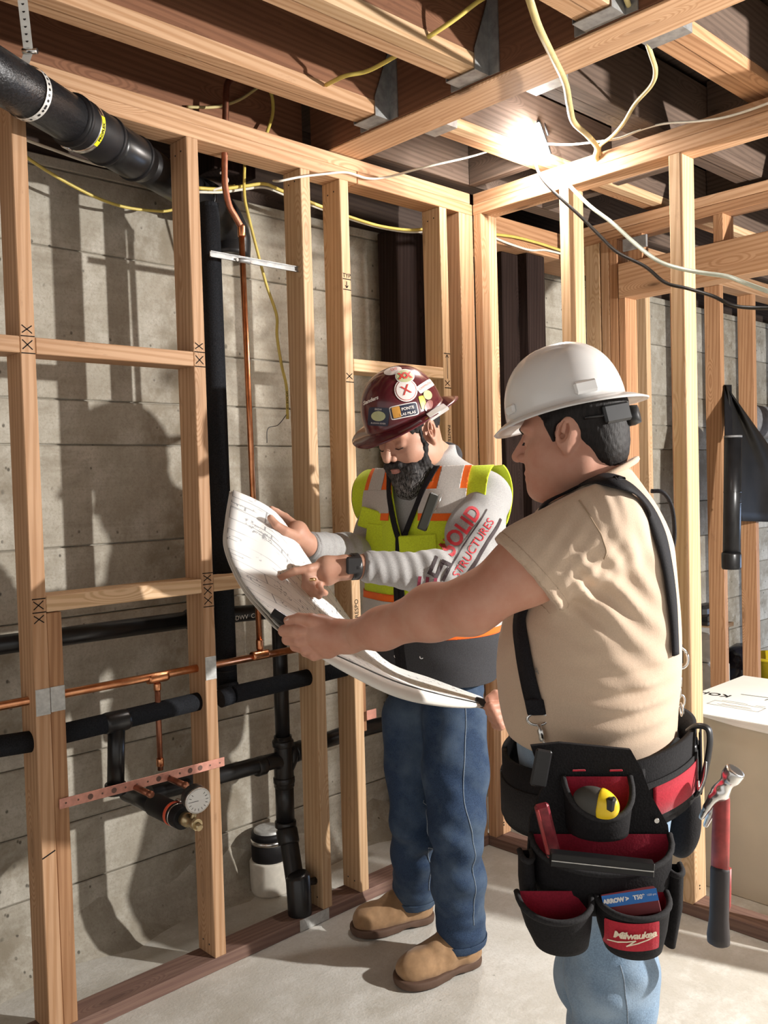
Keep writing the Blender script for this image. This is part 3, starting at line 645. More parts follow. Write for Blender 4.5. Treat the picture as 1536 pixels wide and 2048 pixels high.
tube('clamp_screw', [a + (b - a) * .70 + np.array([.012, 0, .033]), a + (b - a) * .86 + np.array([.012, 0, .036])], .005, 'steel', tp, 8)
v0 = b + dirp * .0; tube('valve_body', [v0 - dirp * .01, v0 + dirp * .012, v0 + dirp * .014, v0 + dirp * .036, v0 + dirp * .04, v0 + dirp * .055], [.018, .018, .012, .012, .015, .015], 'brass', tp, 12)
tube('valve_port', [v0 + dirp * .028, v0 + dirp * .028 + np.array([.012, 0, .03])], .008, 'brass', tp, 10); tube('valve_outlet', [v0 + dirp * .05, v0 + dirp * .066 + np.array([0, 0, -.006])], .009, 'brass', tp, 10)
gc = v0 + dirp * .028 + np.array([.014, 0, .058]); gd = -FWD * .80 + RIGHT * .58 + UP * -.12; gd /= np.linalg.norm(gd)
tube('gauge_case', [gc - gd * .017, gc + gd * .012, gc + gd * .013], [.034, .034, .030], 'black', tp, 28)
tube('gauge_bezel', [gc + gd * .010, gc + gd * .015], [.0352, .0345], 'steel', tp, 28)
tube('gauge_dial', [gc + gd * .0148, gc + gd * .0156], [.0305, .0305], 'white_paper', tp, 28)
gx, gy = (np.array(q) for q in frame_along(gd)); V = []; F = []
segs = [[tuple(gc + gd * .0156 + (gx * math.cos(t) + gy * math.sin(t)) * r) for r in (.021, .027)] for t in np.linspace(-.8, 4.0, 13)] + [[tuple(gc + gd * .0156), tuple(gc + gd * .0156 + gx * .02)]]
strokes('dial_marks', segs, .0012, tuple(gd), 'ink', tp)

# ============================================================ CABLES
def Z(px, py, z): return P(px, py, 'z', z)
cable('ceiling_cable', [Z(975, -8, 2.60), Z(955, 4, 2.57), Z(905, 42, 2.53), Z(850, 78, 2.505), Z(790, 113, 2.50), Z(735, 142, 2.50), Z(690, 152, 2.50), Z(652, 170, 2.51)], .0058, 'cable_y', 'yellow cable strung through the notches of two ceiling joists')
cable('ceiling_cable', [P(538, 172, 'y', .10), P(545, 200, 'y', .1), P(545, 230, 'y', .1), P(535, 262, 'y', .09), P(528, 285, 'y', .085)], .0055, 'cable_y', 'short yellow cable dropping into the left top plate')
cable('ceiling_cable', [P(375, 214, 'y', .12), P(430, 214, 'y', .12), P(478, 200, 'y', .12), P(520, 172, 'y', .12)], .0045, 'cable_tan', 'thin dark cable looping behind the copper riser under the joist')
cable('lamp_feed_cable', [P(548, 362, 'y', .06), P(560, 362, 'y', -.008), P(600, 354, 'y', -.012), P(650, 348, 'y', -.014), P(692, 345, 'y', -.014), P(735, 357, 'y', -.014), P(775, 354, 'y', -.02)] + [D(px, py, d) for px, py, d in ((850, 334, 2.98), (930, 316, 3.03), (985, 300, 3.05), (1035, 288, 3.07))], .0062, 'cable_w', 'cream cable draped over the left top plate up to the glowing lamp', flat=.6)
cable('wall_cable', [P(-20, 240, 'y', .2), P(50, 312, 'y', .25), P(150, 374, 'y', .27), P(230, 409, 'y', .28), P(300, 421, 'y', .28), P(350, 418, 'y', .27), P(440, 378, 'y', .2), P(470, 372, 'y', .16)], .0045, 'cable_y', 'long yellow cable sagging across the concrete under the large drain')
cable('wall_cable', [P(40, 275, 'y', .16), P(100, 297, 'y', .18), P(200, 330, 'y', .2), P(330, 352, 'y', .22), P(400, 368, 'y', .2)], .0045, 'cable_w', 'white cable running behind the large drain')
cable('wall_cable', [P(395, 376, 'y', .14), P(440, 378, 'y', .14), P(490, 372, 'y', .14), P(530, 368, 'y', .14), P(565, 382, 'y', .15), P(640, 412, 'y', .15), P(700, 434, 'y', .15), P(760, 452, 'y', .15), P(820, 460, 'y', .14), P(870, 455, 'y', .12)], .0055, 'cable_y', 'yellow cable running behind the top of the left studs')
cable('wall_cable', [P(395, 384, 'y', .16), P(445, 384, 'y', .16), P(490, 378, 'y', .16), P(530, 375, 'y', .16), P(575, 392, 'y', .16), P(640, 417, 'y', .16), P(700, 438, 'y', .16), P(760, 455, 'y', .16), P(820, 464, 'y', .15), P(870, 460, 'y', .13)], .0045, 'cable_w', 'white cable bundled under the yellow one behind the left studs')
cable('wall_cable', [P(440, 345, 'y', .12), P(450, 352, 'y', .12), P(455, 362, 'y', .13), P(445, 374, 'y', .13), P(425, 380, 'y', .14)], .004, 'cable_w', 'small white cable loop beside the black elbow')
hc = empty('hanging_cable', tuple(P(490, 390, 'y', .13))); tag(hc, 'yellow cable hanging down loose beside the third stud', 'cable')
tube('sheath', catmull([P(489, 330, 'y', .12), P(489, 390, 'y', .12), P(497, 432, 'y', .12), P(514, 500, 'y', .12), P(533, 570, 'y', .12), P(553, 630, 'y', .12), P(554, 672, 'y', .12), P(563, 730, 'y', .12), P(573, 775, 'y', .12), P(575, 838, 'y', .12)], 7), .0047, 'cable_y', hc, 8)
tube('bare_wire', catmull([P(574, 828, 'y', .12), P(556, 850, 'y', .12), P(536, 857, 'y', .12), P(534, 886, 'y', .12)], 6), .0013, 'cable_k', hc, 6)
text_on('cable_lettering', 'SMOKE 15', .013, P(574, 800, 'y', .113), (.02, 0, -1), (1, 0, .02), 'ink', hc, .001)
# heavy feeder cables on the right
hole = P(1192, 318, 'x', XR - .006)
cable('feeder_cable', [Z(1040, -60, 2.50), D(1060, 2, 1.96), D(1078, 55, 2.05), D(1105, 112, 2.2), D(1130, 165, 2.36), D(1139, 212, 2.5), D(1148, 245, 2.62), D(1176, 272, 2.78), D(1194, 295, 2.92), hole + np.array([0, 0, .006]), hole + np.array([.03, 0, -.012])], .0098, 'cable_tan', 'thick dusty yellow feeder cable swooping down into the right top plate', flat=.75)
cable('feeder_cable', [D(1243, -30, 2.05), D(1258, 12, 2.1), D(1284, 60, 2.2), D(1303, 112, 2.32), D(1311, 142, 2.4), D(1303, 170, 2.48), D(1270, 208, 2.6), D(1248, 245, 2.72), D(1225, 272, 2.85), D(1200, 292, 2.95), hole + np.array([.01, -.008, .01])], .0066, 'cable_tan', 'thinner feeder cable curling down beside the thick one into the right top plate', flat=.75)
cable('plate_cable', [D(1095, 288, 3.05), P(1140, 289, 'x', -.06), P(1190, 284, 'x', -.05), P(1240, 276, 'x', -.045), P(1280, 260, 'x', -.04), P(1330, 247, 'x', -.035), P(1400, 242, 'x', -.03), P(1460, 232, 'x', -.03), P(1540, 205, 'x', -.03), P(1640, 160, 'x', -.03)], .0058, 'cable_w', 'cream cable lying along the face of the right top plate', flat=.6)
cable('extension_cable', [P(1112, 342, 'x', XR - .006), D(1140, 372, 2.98), D(1180, 412, 2.9), D(1225, 446, 2.82), D(1270, 487, 2.74), D(1310, 518, 2.66), D(1345, 533, 2.6), D(1400, 545, 2.5), D(1455, 553, 2.42), D(1490, 566, 2.36), D(1540, 584, 2.3), D(1620, 610, 2.2), (-.20, -1.52, 1.80), (-.028, -1.63, 1.62), (-.028, -1.64, 1.2)], .0062, 'cable_g', 'pale green cord swinging down across the right studs', 'cable')
cable('lamp_power_cable', [D(1066, 312, 3.05), D(1080, 350, 3.0), D(1108, 384, 2.94), D(1160, 432, 2.86), D(1198, 470, 2.8), D(1235, 505, 2.74), D(1290, 533, 2.66), D(1330, 565, 2.6), D(1375, 577, 2.54), D(1425, 592, 2.46), D(1470, 612, 2.4), D(1540, 616, 2.3), D(1640, 612, 2.2), (-.18, -1.53, 1.86), (-.028, -1.65, 1.70), (-.028, -1.655, 1.2)], .0052, 'cable_k', 'black power cord trailing from the lamp across the right studs', 'cable')
# ceiling cables far right in shade
cable('ceiling_cable', [P(985, 468, 'y', .12), P(1030, 474, 'y', .12), P(1080, 487, 'y', .12), P(1125, 502, 'y', .12)], .006, 'cable_y', 'yellow cable seen under the joists right of the room corner')
cable('ceiling_cable', [P(985, 474, 'y', .13), P(1020, 488, 'y', .13), P(1060, 500, 'y', .13), P(1090, 500, 'y', .13), P(1125, 508, 'y', .13)], .005, 'cable_w', 'white cable sagging under the yellow one right of the room corner')

# ============================================================ WORK LAMP
LP = np.array(D(1066, 288, 3.08)); ln = -FWD * .80 - RIGHT * .10 - UP * .55; ln /= np.linalg.norm(ln)
lx = np.cross(ln, UP); lx /= np.linalg.norm(lx); lx = lx * .94 + np.cross(ln, lx) * .34; lx /= np.linalg.norm(lx); ly = np.cross(lx, ln)
wl = empty('work_lamp', tuple(LP)); tag(wl, 'glowing white LED work lamp fixed under the joists near the corner', 'lamp')
def obox(name, c, ex, ey, ez, sx_, sy_, sz_, mat, parent, bev=.003):
    me = box_mesh(sx_, sy_, sz_, bev); mt = Matrix.Identity(4)
    for i in range(3): mt[i][0], mt[i][1], mt[i][2], mt[i][3] = ex[i], ey[i], ez[i], c[i]
    me.transform(mt); return link(name, me, mat, parent)
obox('housing', LP - ln * .02, lx, ly, ln, .094, .125, .034, 'black', wl, .005)
m_em, nt_, b_ = new_mat('lit_lamp_lens'); b_.inputs['Emission Color'].default_value = (1, .97, .92, 1); b_.inputs['Emission Strength'].default_value = 40
b_.inputs['Base Color'].default_value = (.9, .9, .9, 1)
obox('lens', LP + ln * .001, lx, ly, ln, .086, .116, .008, m_em, wl, .002)
tube('bracket', [LP + lx * .055 - ln * .02, LP + lx * .055 + ly * .05 - ln * .05, LP - lx * .055 + ly * .05 - ln * .05, LP - lx * .055 - ln * .02], .005, 'black', wl, 8)
tube('tie_wire', catmull([D(1040, 292, 3.07), D(1020, 287, 3.07), D(992, 284, 3.06), D(984, 275, 3.06), D(996, 268, 3.06), D(1014, 276, 3.06), D(1026, 288, 3.06)], 6), .0024, 'cable_w', wl, 6)
tube('tie_wire', catmull([D(1032, 280, 3.07), D(1030, 262, 3.06), D(1028, 250, 3.06)], 6), .0024, 'cable_w', wl, 6)
lamp('work_lamp_light', 'AREA', tuple(LP + ln * .012), 46, (1.0, .97, .93), .085, tuple(LP + ln), sy=.115)
lamp('work_lamp_spill', 'POINT', tuple(LP + ln * .09 - UP * .02), 26, (1.0, .97, .93), .05)
# ============================================================ SCULPTING TOOLKIT: signed distance volumes meshed with surface nets
class Vol:
    def __init__(s, lo, hi, h):
        s.lo = np.array(lo, float); s.h = h; s.n = np.ceil((np.array(hi) - s.lo) / h).astype(int) + 1
        s.d = np.full(tuple(s.n), 0.5, np.float32); s.ax = [(s.lo[k] + np.arange(s.n[k]) * h).astype(np.float32) for k in range(3)]
    def win(s, lo, hi):
        a = np.clip(np.floor((np.array(lo) - s.lo) / s.h).astype(int), 0, s.n); b = np.clip(np.ceil((np.array(hi) - s.lo) / s.h).astype(int) + 1, 0, s.n)
        sl = tuple(slice(a[k], b[k]) for k in range(3)); X, Y, Z = np.meshgrid(*(s.ax[k][sl[k]] for k in range(3)), indexing='ij', sparse=True)
        return sl, X, Y, Z
    def blend(s, sl, e, k, sub=False):
        d = s.d[sl]
        if sub:
            e = -e; hh = np.maximum(k - np.abs(d - e), 0) / k; s.d[sl] = np.maximum(d, e) + hh * hh * k * .25
        else:
            hh = np.maximum(k - np.abs(d - e), 0) / k; s.d[sl] = np.minimum(d, e) - hh * hh * k * .25
    def cone(s, a, b, ra, rb=None, k=.02, sub=False):
        rb = ra if rb is None else rb; a = np.array(a, float); b = np.array(b, float); m = max(ra, rb) + k + .03
        sl, X, Y, Z = s.win(np.minimum(a, b) - m, np.maximum(a, b) + m)
        if 0 in s.d[sl].shape: return s
        u = b - a; L = max(float(u @ u), 1e-9); px, py, pz = X - a[0], Y - a[1], Z - a[2]
        t = np.clip((px * u[0] + py * u[1] + pz * u[2]) / L, 0, 1)
        e = np.sqrt((px - t * u[0]) ** 2 + (py - t * u[1]) ** 2 + (pz - t * u[2]) ** 2) - (ra + (rb - ra) * t)
        s.blend(sl, e, k, sub); return s
    def chain(s, pts, rs, k=.02, sub=False):
        for i in range(len(pts) - 1): s.cone(pts[i], pts[i + 1], rs[i], rs[i + 1], k, sub)
        return s
    def ell(s, c, r, A=None, k=.02, sub=False):
        c = np.array(c, float); r = np.array(r, float); A = np.eye(3) if A is None else np.array(A); m = r.max() + k + .03
        sl, X, Y, Z = s.win(c - m, c + m)
        if 0 in s.d[sl].shape: return s
        px, py, pz = X - c[0], Y - c[1], Z - c[2]; q = [px * A[i][0] + py * A[i][1] + pz * A[i][2] for i in range(3)]
        k0 = np.sqrt(sum((q[i] / r[i]) ** 2 for i in range(3))); k1 = np.sqrt(sum((q[i] / r[i] ** 2) ** 2 for i in range(3)))
        s.blend(sl, k0 * (k0 - 1) / np.maximum(k1, 1e-6), k, sub); return s
    def loft(s, secs, F, L, k=.03):
        """stack of elliptical sections: (centre, radius along F, radius along L), lowest first"""
        zs = np.array([c[0][2] for c in secs]); cs = np.array([c[0] for c in secs]); ra = np.array([c[1] for c in secs]); rb = np.array([c[2] for c in secs])
        m = max(ra.max(), rb.max()) + .06
        sl, X, Y, Z = s.win(cs.min(0) - [m, m, .04], cs.max(0) + [m, m, .04]); z = Z.ravel(); zq = np.clip(z, zs[0], zs[-1])
        from_ = lambda v: np.interp(zq, zs, v).astype(np.float32)[None, None, :]
        ker = np.ones(9) / 9
        def sm(v):
            w = np.interp(zq, zs, v); 
            if len(w) > 12: w = np.convolve(np.pad(w, 4, mode='edge'), ker, 'valid')
            return w.astype(np.float32)[None, None, :]
        dx, dy = X - sm(cs[:, 0]), Y - sm(cs[:, 1]); f = dx * F[0] + dy * F[1]; l = dx * L[0] + dy * L[1]; A_, B_ = sm(ra), sm(rb)
        k0 = np.sqrt((f / A_) ** 2 + (l / B_) ** 2); k1 = np.sqrt((f / A_ ** 2) ** 2 + (l / B_ ** 2) ** 2); e = k0 * (k0 - 1) / np.maximum(k1, 1e-4)
        e = np.maximum(e, np.maximum(Z - zs[-1], zs[0] - Z)); s.blend(sl, e, k); return s
    def cut(s, p, n, k=.004):                  # remove what lies on the side the normal points to
        X, Y, Z = np.meshgrid(*s.ax, indexing='ij', sparse=True); e = (X - p[0]) * n[0] + (Y - p[1]) * n[1] + (Z - p[2]) * n[2]
        hh = np.maximum(k - np.abs(s.d - e), 0) / k; s.d = (np.maximum(s.d, e) + hh * hh * k * .25).astype(np.float32); return s
    def cutball(s, p, n, c, R, k=.004):        # the same, only within a ball
        sl, X, Y, Z = s.win(np.array(c) - R, np.array(c) + R); e = (X - p[0]) * n[0] + (Y - p[1]) * n[1] + (Z - p[2]) * n[2]
        r = np.sqrt((X - c[0]) ** 2 + (Y - c[1]) ** 2 + (Z - c[2]) ** 2) - R; e = np.minimum(e, -r)
        d = s.d[sl]; s.d[sl] = np.maximum(d, e); return s
    def fold(s, c, w, amp, r, ph=0.0):         # cloth crease: a wave packet; w = wave vector (cycles per metre)
        c = np.array(c, float); sl, X, Y, Z = s.win(c - 2.2 * r, c + 2.2 * r); px, py, pz = X - c[0], Y - c[1], Z - c[2]
        s.d[sl] += (amp * np.cos(6.2832 * (px * w[0] + py * w[1] + pz * w[2]) + ph) * np.exp(-(px ** 2 + py ** 2 + pz ** 2) / (r * r))).astype(np.float32); return s
    def merge(s, o, k=.03):
        s.blend((slice(None),) * 3, o.d, k); return s
    def rumple(s, amp, scale, seed=0, n=10, aniso=(1, 1, 1)):
        g = np.random.default_rng(seed); X, Y, Z = np.meshgrid(*s.ax, indexing='ij', sparse=True); f = np.zeros_like(s.d)
        for i in range(n):
            w = g.normal(size=3) * np.array(aniso); w = w / np.linalg.norm(w) * scale * g.uniform(.5, 1.5); f += np.sin(X * w[0] + Y * w[1] + Z * w[2] + g.uniform(0, 6.28)).astype(np.float32)
        s.d += f * (amp / math.sqrt(n)); return s
    def mesh(s, smooth=1):
        d = s.d; nx, ny, nz = d.shape; neg = d < 0
        cnt = np.zeros((nx - 1, ny - 1, nz - 1), np.int8)
        offs = [(i, j, k) for i in (0, 1) for j in (0, 1) for k in (0, 1)]
        for i, j, k in offs: cnt += neg[i:nx - 1 + i, j:ny - 1 + j, k:nz - 1 + k]
        act = (cnt > 0) & (cnt < 8); I = np.argwhere(act); idx = np.full(act.shape, -1, np.int64); idx[act] = np.arange(len(I))
        cv = {o: d[I[:, 0] + o[0], I[:, 1] + o[1], I[:, 2] + o[2]] for o in offs}
        acc = np.zeros((len(I), 3)); num = np.zeros(len(I))
        for o in offs:
            for ax in range(3):
                if o[ax] == 0:
                    q = list(o); q[ax] = 1; q = tuple(q); a, b = cv[o], cv[q]; msk = (a < 0) != (b < 0); t = np.where(msk, a / np.where(msk, a - b, 1), 0)
                    p = np.repeat(np.array(o, float)[None], len(I), 0); p[:, ax] += t; acc += p * msk[:, None]; num += msk
        V = s.lo + (I + acc / num[:, None]) * s.h
        Fs = []
        for ax in range(3):
            b, c = [(1, 2), (2, 0), (0, 1)][ax]
            sl0 = [slice(1, -1)] * 3; sl1 = [slice(1, -1)] * 3; sl0[ax] = slice(0, d.shape[ax] - 1); sl1[ax] = slice(1, d.shape[ax])
            n0, n1 = neg[tuple(sl0)], neg[tuple(sl1)]; ch = np.argwhere(n0 != n1)
            if len(ch) == 0: continue
            sg = n0[tuple(ch.T)]; base = ch.copy()
            for q in (b, c): base[:, q] += 1
            def cell(db, dc):
                r = base.copy(); r[:, b] += db; r[:, c] += dc; return idx[r[:, 0], r[:, 1], r[:, 2]]
            q = np.stack([cell(-1, -1), cell(0, -1), cell(0, 0), cell(-1, 0)], 1); q[~sg] = q[~sg][:, ::-1]; Fs.append(q)
        F = np.concatenate(Fs)
        for _ in range(smooth):                  # Taubin smoothing keeps the volume
            for lam in (.5, -.52):
                S = np.zeros_like(V); c = np.zeros(len(V))
                for k in range(4):
                    a, b2 = F[:, k], F[:, (k + 1) % 4]; np.add.at(S, a, V[b2]); np.add.at(S, b2, V[a]); np.add.at(c, a, 1); np.add.at(c, b2, 1)
                V = V + lam * (S / np.maximum(c, 1)[:, None] - V)
        return V, F
def np_mesh(name, V, F, smooth=True):
    me = bpy.data.meshes.new(name); F = np.asarray(F); nF, k = F.shape
    me.vertices.add(len(V)); me.vertices.foreach_set('co', np.asarray(V, np.float32).ravel()); me.loops.add(nF * k); me.loops.foreach_set('vertex_index', F.ravel().astype(np.int32))
    me.polygons.add(nF); me.polygons.foreach_set('loop_start', (np.arange(nF) * k).astype(np.int32)); me.polygons.foreach_set('loop_total', np.full(nF, k, np.int32))
    me.update(calc_edges=True); me.polygons.foreach_set('use_smooth', np.full(nF, smooth)); return me
def vnormals(V, F):
    a = V[F[:, 0]]; n = np.cross(V[F[:, 2]] - a, V[F[:, -1]] - V[F[:, 1]]) if F.shape[1] == 4 else np.cross(V[F[:, 1]] - a, V[F[:, 2]] - a)
    N_ = np.zeros_like(V)
    for k in range(F.shape[1]): np.add.at(N_, F[:, k], n)
    return N_ / np.maximum(np.linalg.norm(N_, axis=1), 1e-12)[:, None]
def tris(F): return F if F.shape[1] == 3 else np.concatenate([F[:, [0, 1, 2]], F[:, [0, 2, 3]]])
def isoclip(V, F, f):
    """keep the part of a surface where the vertex function f is positive, with a clean cut edge"""
    F = tris(np.asarray(F)); s = f > 0; c = s[F].sum(1); keep = F[c == 3].tolist(); nv = [tuple(v) for v in V]; ed = {}
    def cut(a, b):
        k = (a, b) if a < b else (b, a)
        if k not in ed: t = f[a] / (f[a] - f[b]); ed[k] = len(nv); nv.append(tuple(V[a] + (V[b] - V[a]) * t))
        return ed[k]
    for t in F[(c > 0) & (c < 3)].tolist():
        poly = []
        for i in range(3):
            a, b = t[i], t[(i + 1) % 3]
            if s[a]: poly.append(a)
            if s[a] != s[b]: poly.append(cut(a, b))
        for i in range(1, len(poly) - 1): keep.append([poly[0], poly[i], poly[i + 1]])
    NV = np.array(nv); FF = np.array(keep, int).reshape(-1, 3); u, inv = np.unique(FF, return_inverse=True); return NV[u], inv.reshape(-1, 3)
def shell(name, V, F, t, mat, parent, out=0.0):
    """cloth: the surface pushed out and given a thickness"""
    V = V + vnormals(V, F) * out; o = link(name, np_mesh(name, V, F), mat, parent)
    if t: m = o.modifiers.new('thickness', 'SOLIDIFY'); m.thickness = t; m.offset = 1
    return o
def sdf_obj(name, vol, mat, parent, smooth=1):
    V, F = vol.mesh(smooth); return link(name, np_mesh(name, V, F), mat, parent), V, F
def wrap_text(name, s, size, at, ang, V, F, mat, parent, ray_dir=None, lift=.0012, me=None, **kw):
    """print lettering on a curved surface: lay it out in a plane and drop it on to the surface"""
    me = me or text_mesh(s, size, **kw); d = FWD if ray_dir is None else ray_dir; r = np.cross(d, UP); r /= np.linalg.norm(r); u = np.cross(r, d)
    x = r * math.cos(ang) + u * math.sin(ang); y = -r * math.sin(ang) + u * math.cos(ang); T = tris(np.asarray(F))
    bv = bvhtree.BVHTree.FromPolygons([Vector(v) for v in V], T.tolist()); at = np.array(at, float)
    bm = bmesh.new(); bm.from_mesh(me); long_ = [e for e in bm.edges if e.calc_length() > .012]
    if long_: bmesh.ops.subdivide_edges(bm, edges=long_, cuts=2); bmesh.ops.triangulate(bm, faces=bm.faces[:])
    for v in bm.verts:
        p = at + x * v.co.x + y * v.co.y; h = bv.ray_cast(Vector(p - d * .4), Vector(d))
        v.co = (h[0] - Vector(d) * lift + h[1] * lift * .6 * (1 if h[1].dot(Vector(d)) < 0 else -1)) if h[0] is not None else Vector(p)
    return link(name, bm_mesh(bm, name), mat, parent)
def basis(fwd, up):
    f = np.array(fwd, float); f /= np.linalg.norm(f); u = np.array(up, float); u -= f * (f @ u); u /= np.linalg.norm(u); return f, np.cross(u, f), u   # forward, left, up
def sdf_join(name, vols, mat, parent, smooth=1):
    Vs, Fs, n = [], [], 0
    for v in vols: V, F = v.mesh(smooth); Vs.append(V); Fs.append(F + n); n += len(V)
    V, F = np.concatenate(Vs), np.concatenate(Fs); return link(name, np_mesh(name, V, F), mat, parent), V, F
def surf(px, py, V, F):
    bv = bvhtree.BVHTree.FromPolygons([Vector(v) for v in V], tris(np.asarray(F)).tolist()); d = Vector(ray(px, py)); h = bv.ray_cast(Vector(CAM), d); n_ = h[1] if h[1].dot(d) < 0 else -h[1]; return np.array(h[0]), np.array(n_)
def boundary_loops(V, F):
    cnt = {}
    for f in F.tolist():
        for i in range(len(f)): a, b = f[i], f[(i + 1) % len(f)]; k = (min(a, b), max(a, b)); cnt[k] = cnt.get(k, 0) + 1
    nb = {}
    for (a, b), c in cnt.items():
        if c == 1: nb.setdefault(a, []).append(b); nb.setdefault(b, []).append(a)
    out = []; seen = set()
    for s0 in nb:
        if s0 in seen: continue
        loop = [s0]; seen.add(s0); cur = s0
        while True:
            nx = [q for q in nb[cur] if q not in seen]
            if not nx: break
            cur = nx[0]; seen.add(cur); loop.append(cur)
        out.append(loop)
    return out
# ============================================================ PEOPLE
def Wv(r, f, u): return RIGHT * r + FWD * f + UP * u
def cloth(name, col, var=.10, weave=420, rough=.85, bmp=.25, big=None):
    m, nt, b = new_mat(name); b.inputs['Roughness'].default_value = rough; b.inputs['Specular IOR Level'].default_value = .2
    b.inputs['Sheen Weight'].default_value = .15 if max(col) > .1 else 0
    v = coords(nt); f1 = noise(nt, v, weave, 2, .5); f2 = noise(nt, v, 7, 4, .6)
    c = ramp(nt, f1, [(.3, [x * (1 - var) for x in col]), (.7, [min(1, x * (1 + var)) for x in col])])
    if big: c = mixc(nt, ramp(nt, f2, [(.42, (0, 0, 0)), (.68, (.85,) * 3)]), c, big)
    nt.links.new(c, b.inputs['Base Color']); bump(nt, b, f1, bmp, .0012); return m
def skin(name, col, red, rough=.5):
    m, nt, b = new_mat(name); b.inputs['Roughness'].default_value = rough; b.inputs['Specular IOR Level'].default_value = .35
    b.inputs['Subsurface Weight'].default_value = .12; b.inputs['Subsurface Radius'].default_value = (.012, .005, .003); b.inputs['Subsurface Scale'].default_value = .6
    v = coords(nt); f1 = noise(nt, v, 26, 4, .6); f2 = noise(nt, v, 300, 3, .6)
    c = mixc(nt, ramp(nt, f1, [(.35, (0, 0, 0)), (.75, (.8,) * 3)]), col, red)
    nt.links.new(c, b.inputs['Base Color']); bump(nt, b, f2, .14, .001); return m
def hairmat(name, col, grey=None, zlo=0, zhi=1):
    m, nt, b = new_mat(name); b.inputs['Roughness'].default_value = .6; b.inputs['Specular IOR Level'].default_value = .25
    f = noise(nt, coords(nt, 'Object', (1, 1, .22)), 260, 4, .7); c = ramp(nt, f, [(.3, [x * .5 for x in col]), (.7, [min(1, x * 1.7) for x in col])])
    if grey:
        tc = nt.nodes.new('ShaderNodeTexCoord'); sp = nt.nodes.new('ShaderNodeSeparateXYZ'); nt.links.new(tc.outputs['Object'], sp.inputs[0])
        mr = nt.nodes.new('ShaderNodeMapRange'); mr.inputs[1].default_value = zhi; mr.inputs[2].default_value = zlo; nt.links.new(sp.outputs[2], mr.inputs[0])
        ml = nt.nodes.new('ShaderNodeMath'); ml.operation = 'MULTIPLY'; nt.links.new(mr.outputs[0], ml.inputs[0])
        nt.links.new(ramp(nt, f, [(.42, (0, 0, 0)), (.6, (1, 1, 1))]), ml.inputs[1]); c = mixc(nt, ml.outputs[0], c, grey)
    nt.links.new(c, b.inputs['Base Color']); bump(nt, b, f, .5, .003); return m
MAT['skin1'] = skin('skin_tan', (.56, .32, .225), (.50, .245, .165)); MAT['skin2'] = skin('skin_warm', (.60, .32, .225), (.54, .24, .16))
MAT['grey_shirt'] = cloth('heather_grey_jersey', (.37, .365, .36), .14); MAT['tan_tee'] = cloth('sand_cotton_jersey', (.60, .455, .335), .05)
MAT['hivis'] = cloth('hi_vis_yellow_mesh', (.60, .74, .035), .10, 300); MAT['hivis_o'] = cloth('hi_vis_orange_tape', (.92, .16, .02), .06)
MAT['silver'] = cloth('silver_reflective_tape', (.52, .49, .455), .08, 260, .42); MAT['charcoal'] = cloth('charcoal_canvas', (.05, .05, .055), .2)
MAT['blackcloth'] = cloth('black_webbing', (.013, .012, .014), .35, 380, .75, .4)
MAT['jeans1'] = cloth('dark_blue_denim', (.028, .050, .098), .3, 380, .85, .4, (.095, .135, .19)); MAT['jeans2'] = cloth('washed_blue_denim', (.20, .29, .40), .2, 380, .85, .4, (.34, .43, .53))
MAT['boot'] = cloth('tan_suede', (.33, .20, .105), .14, 60, .75, .3, (.24, .135, .065)); MAT['sole'] = plain('brown_rubber_sole', (.10, .055, .035), .8)
MAT['lips'] = plain('lips', (.45, .20, .16), .45); MAT['seam'] = plain('seam_thread', (.42, .33, .20), .8)
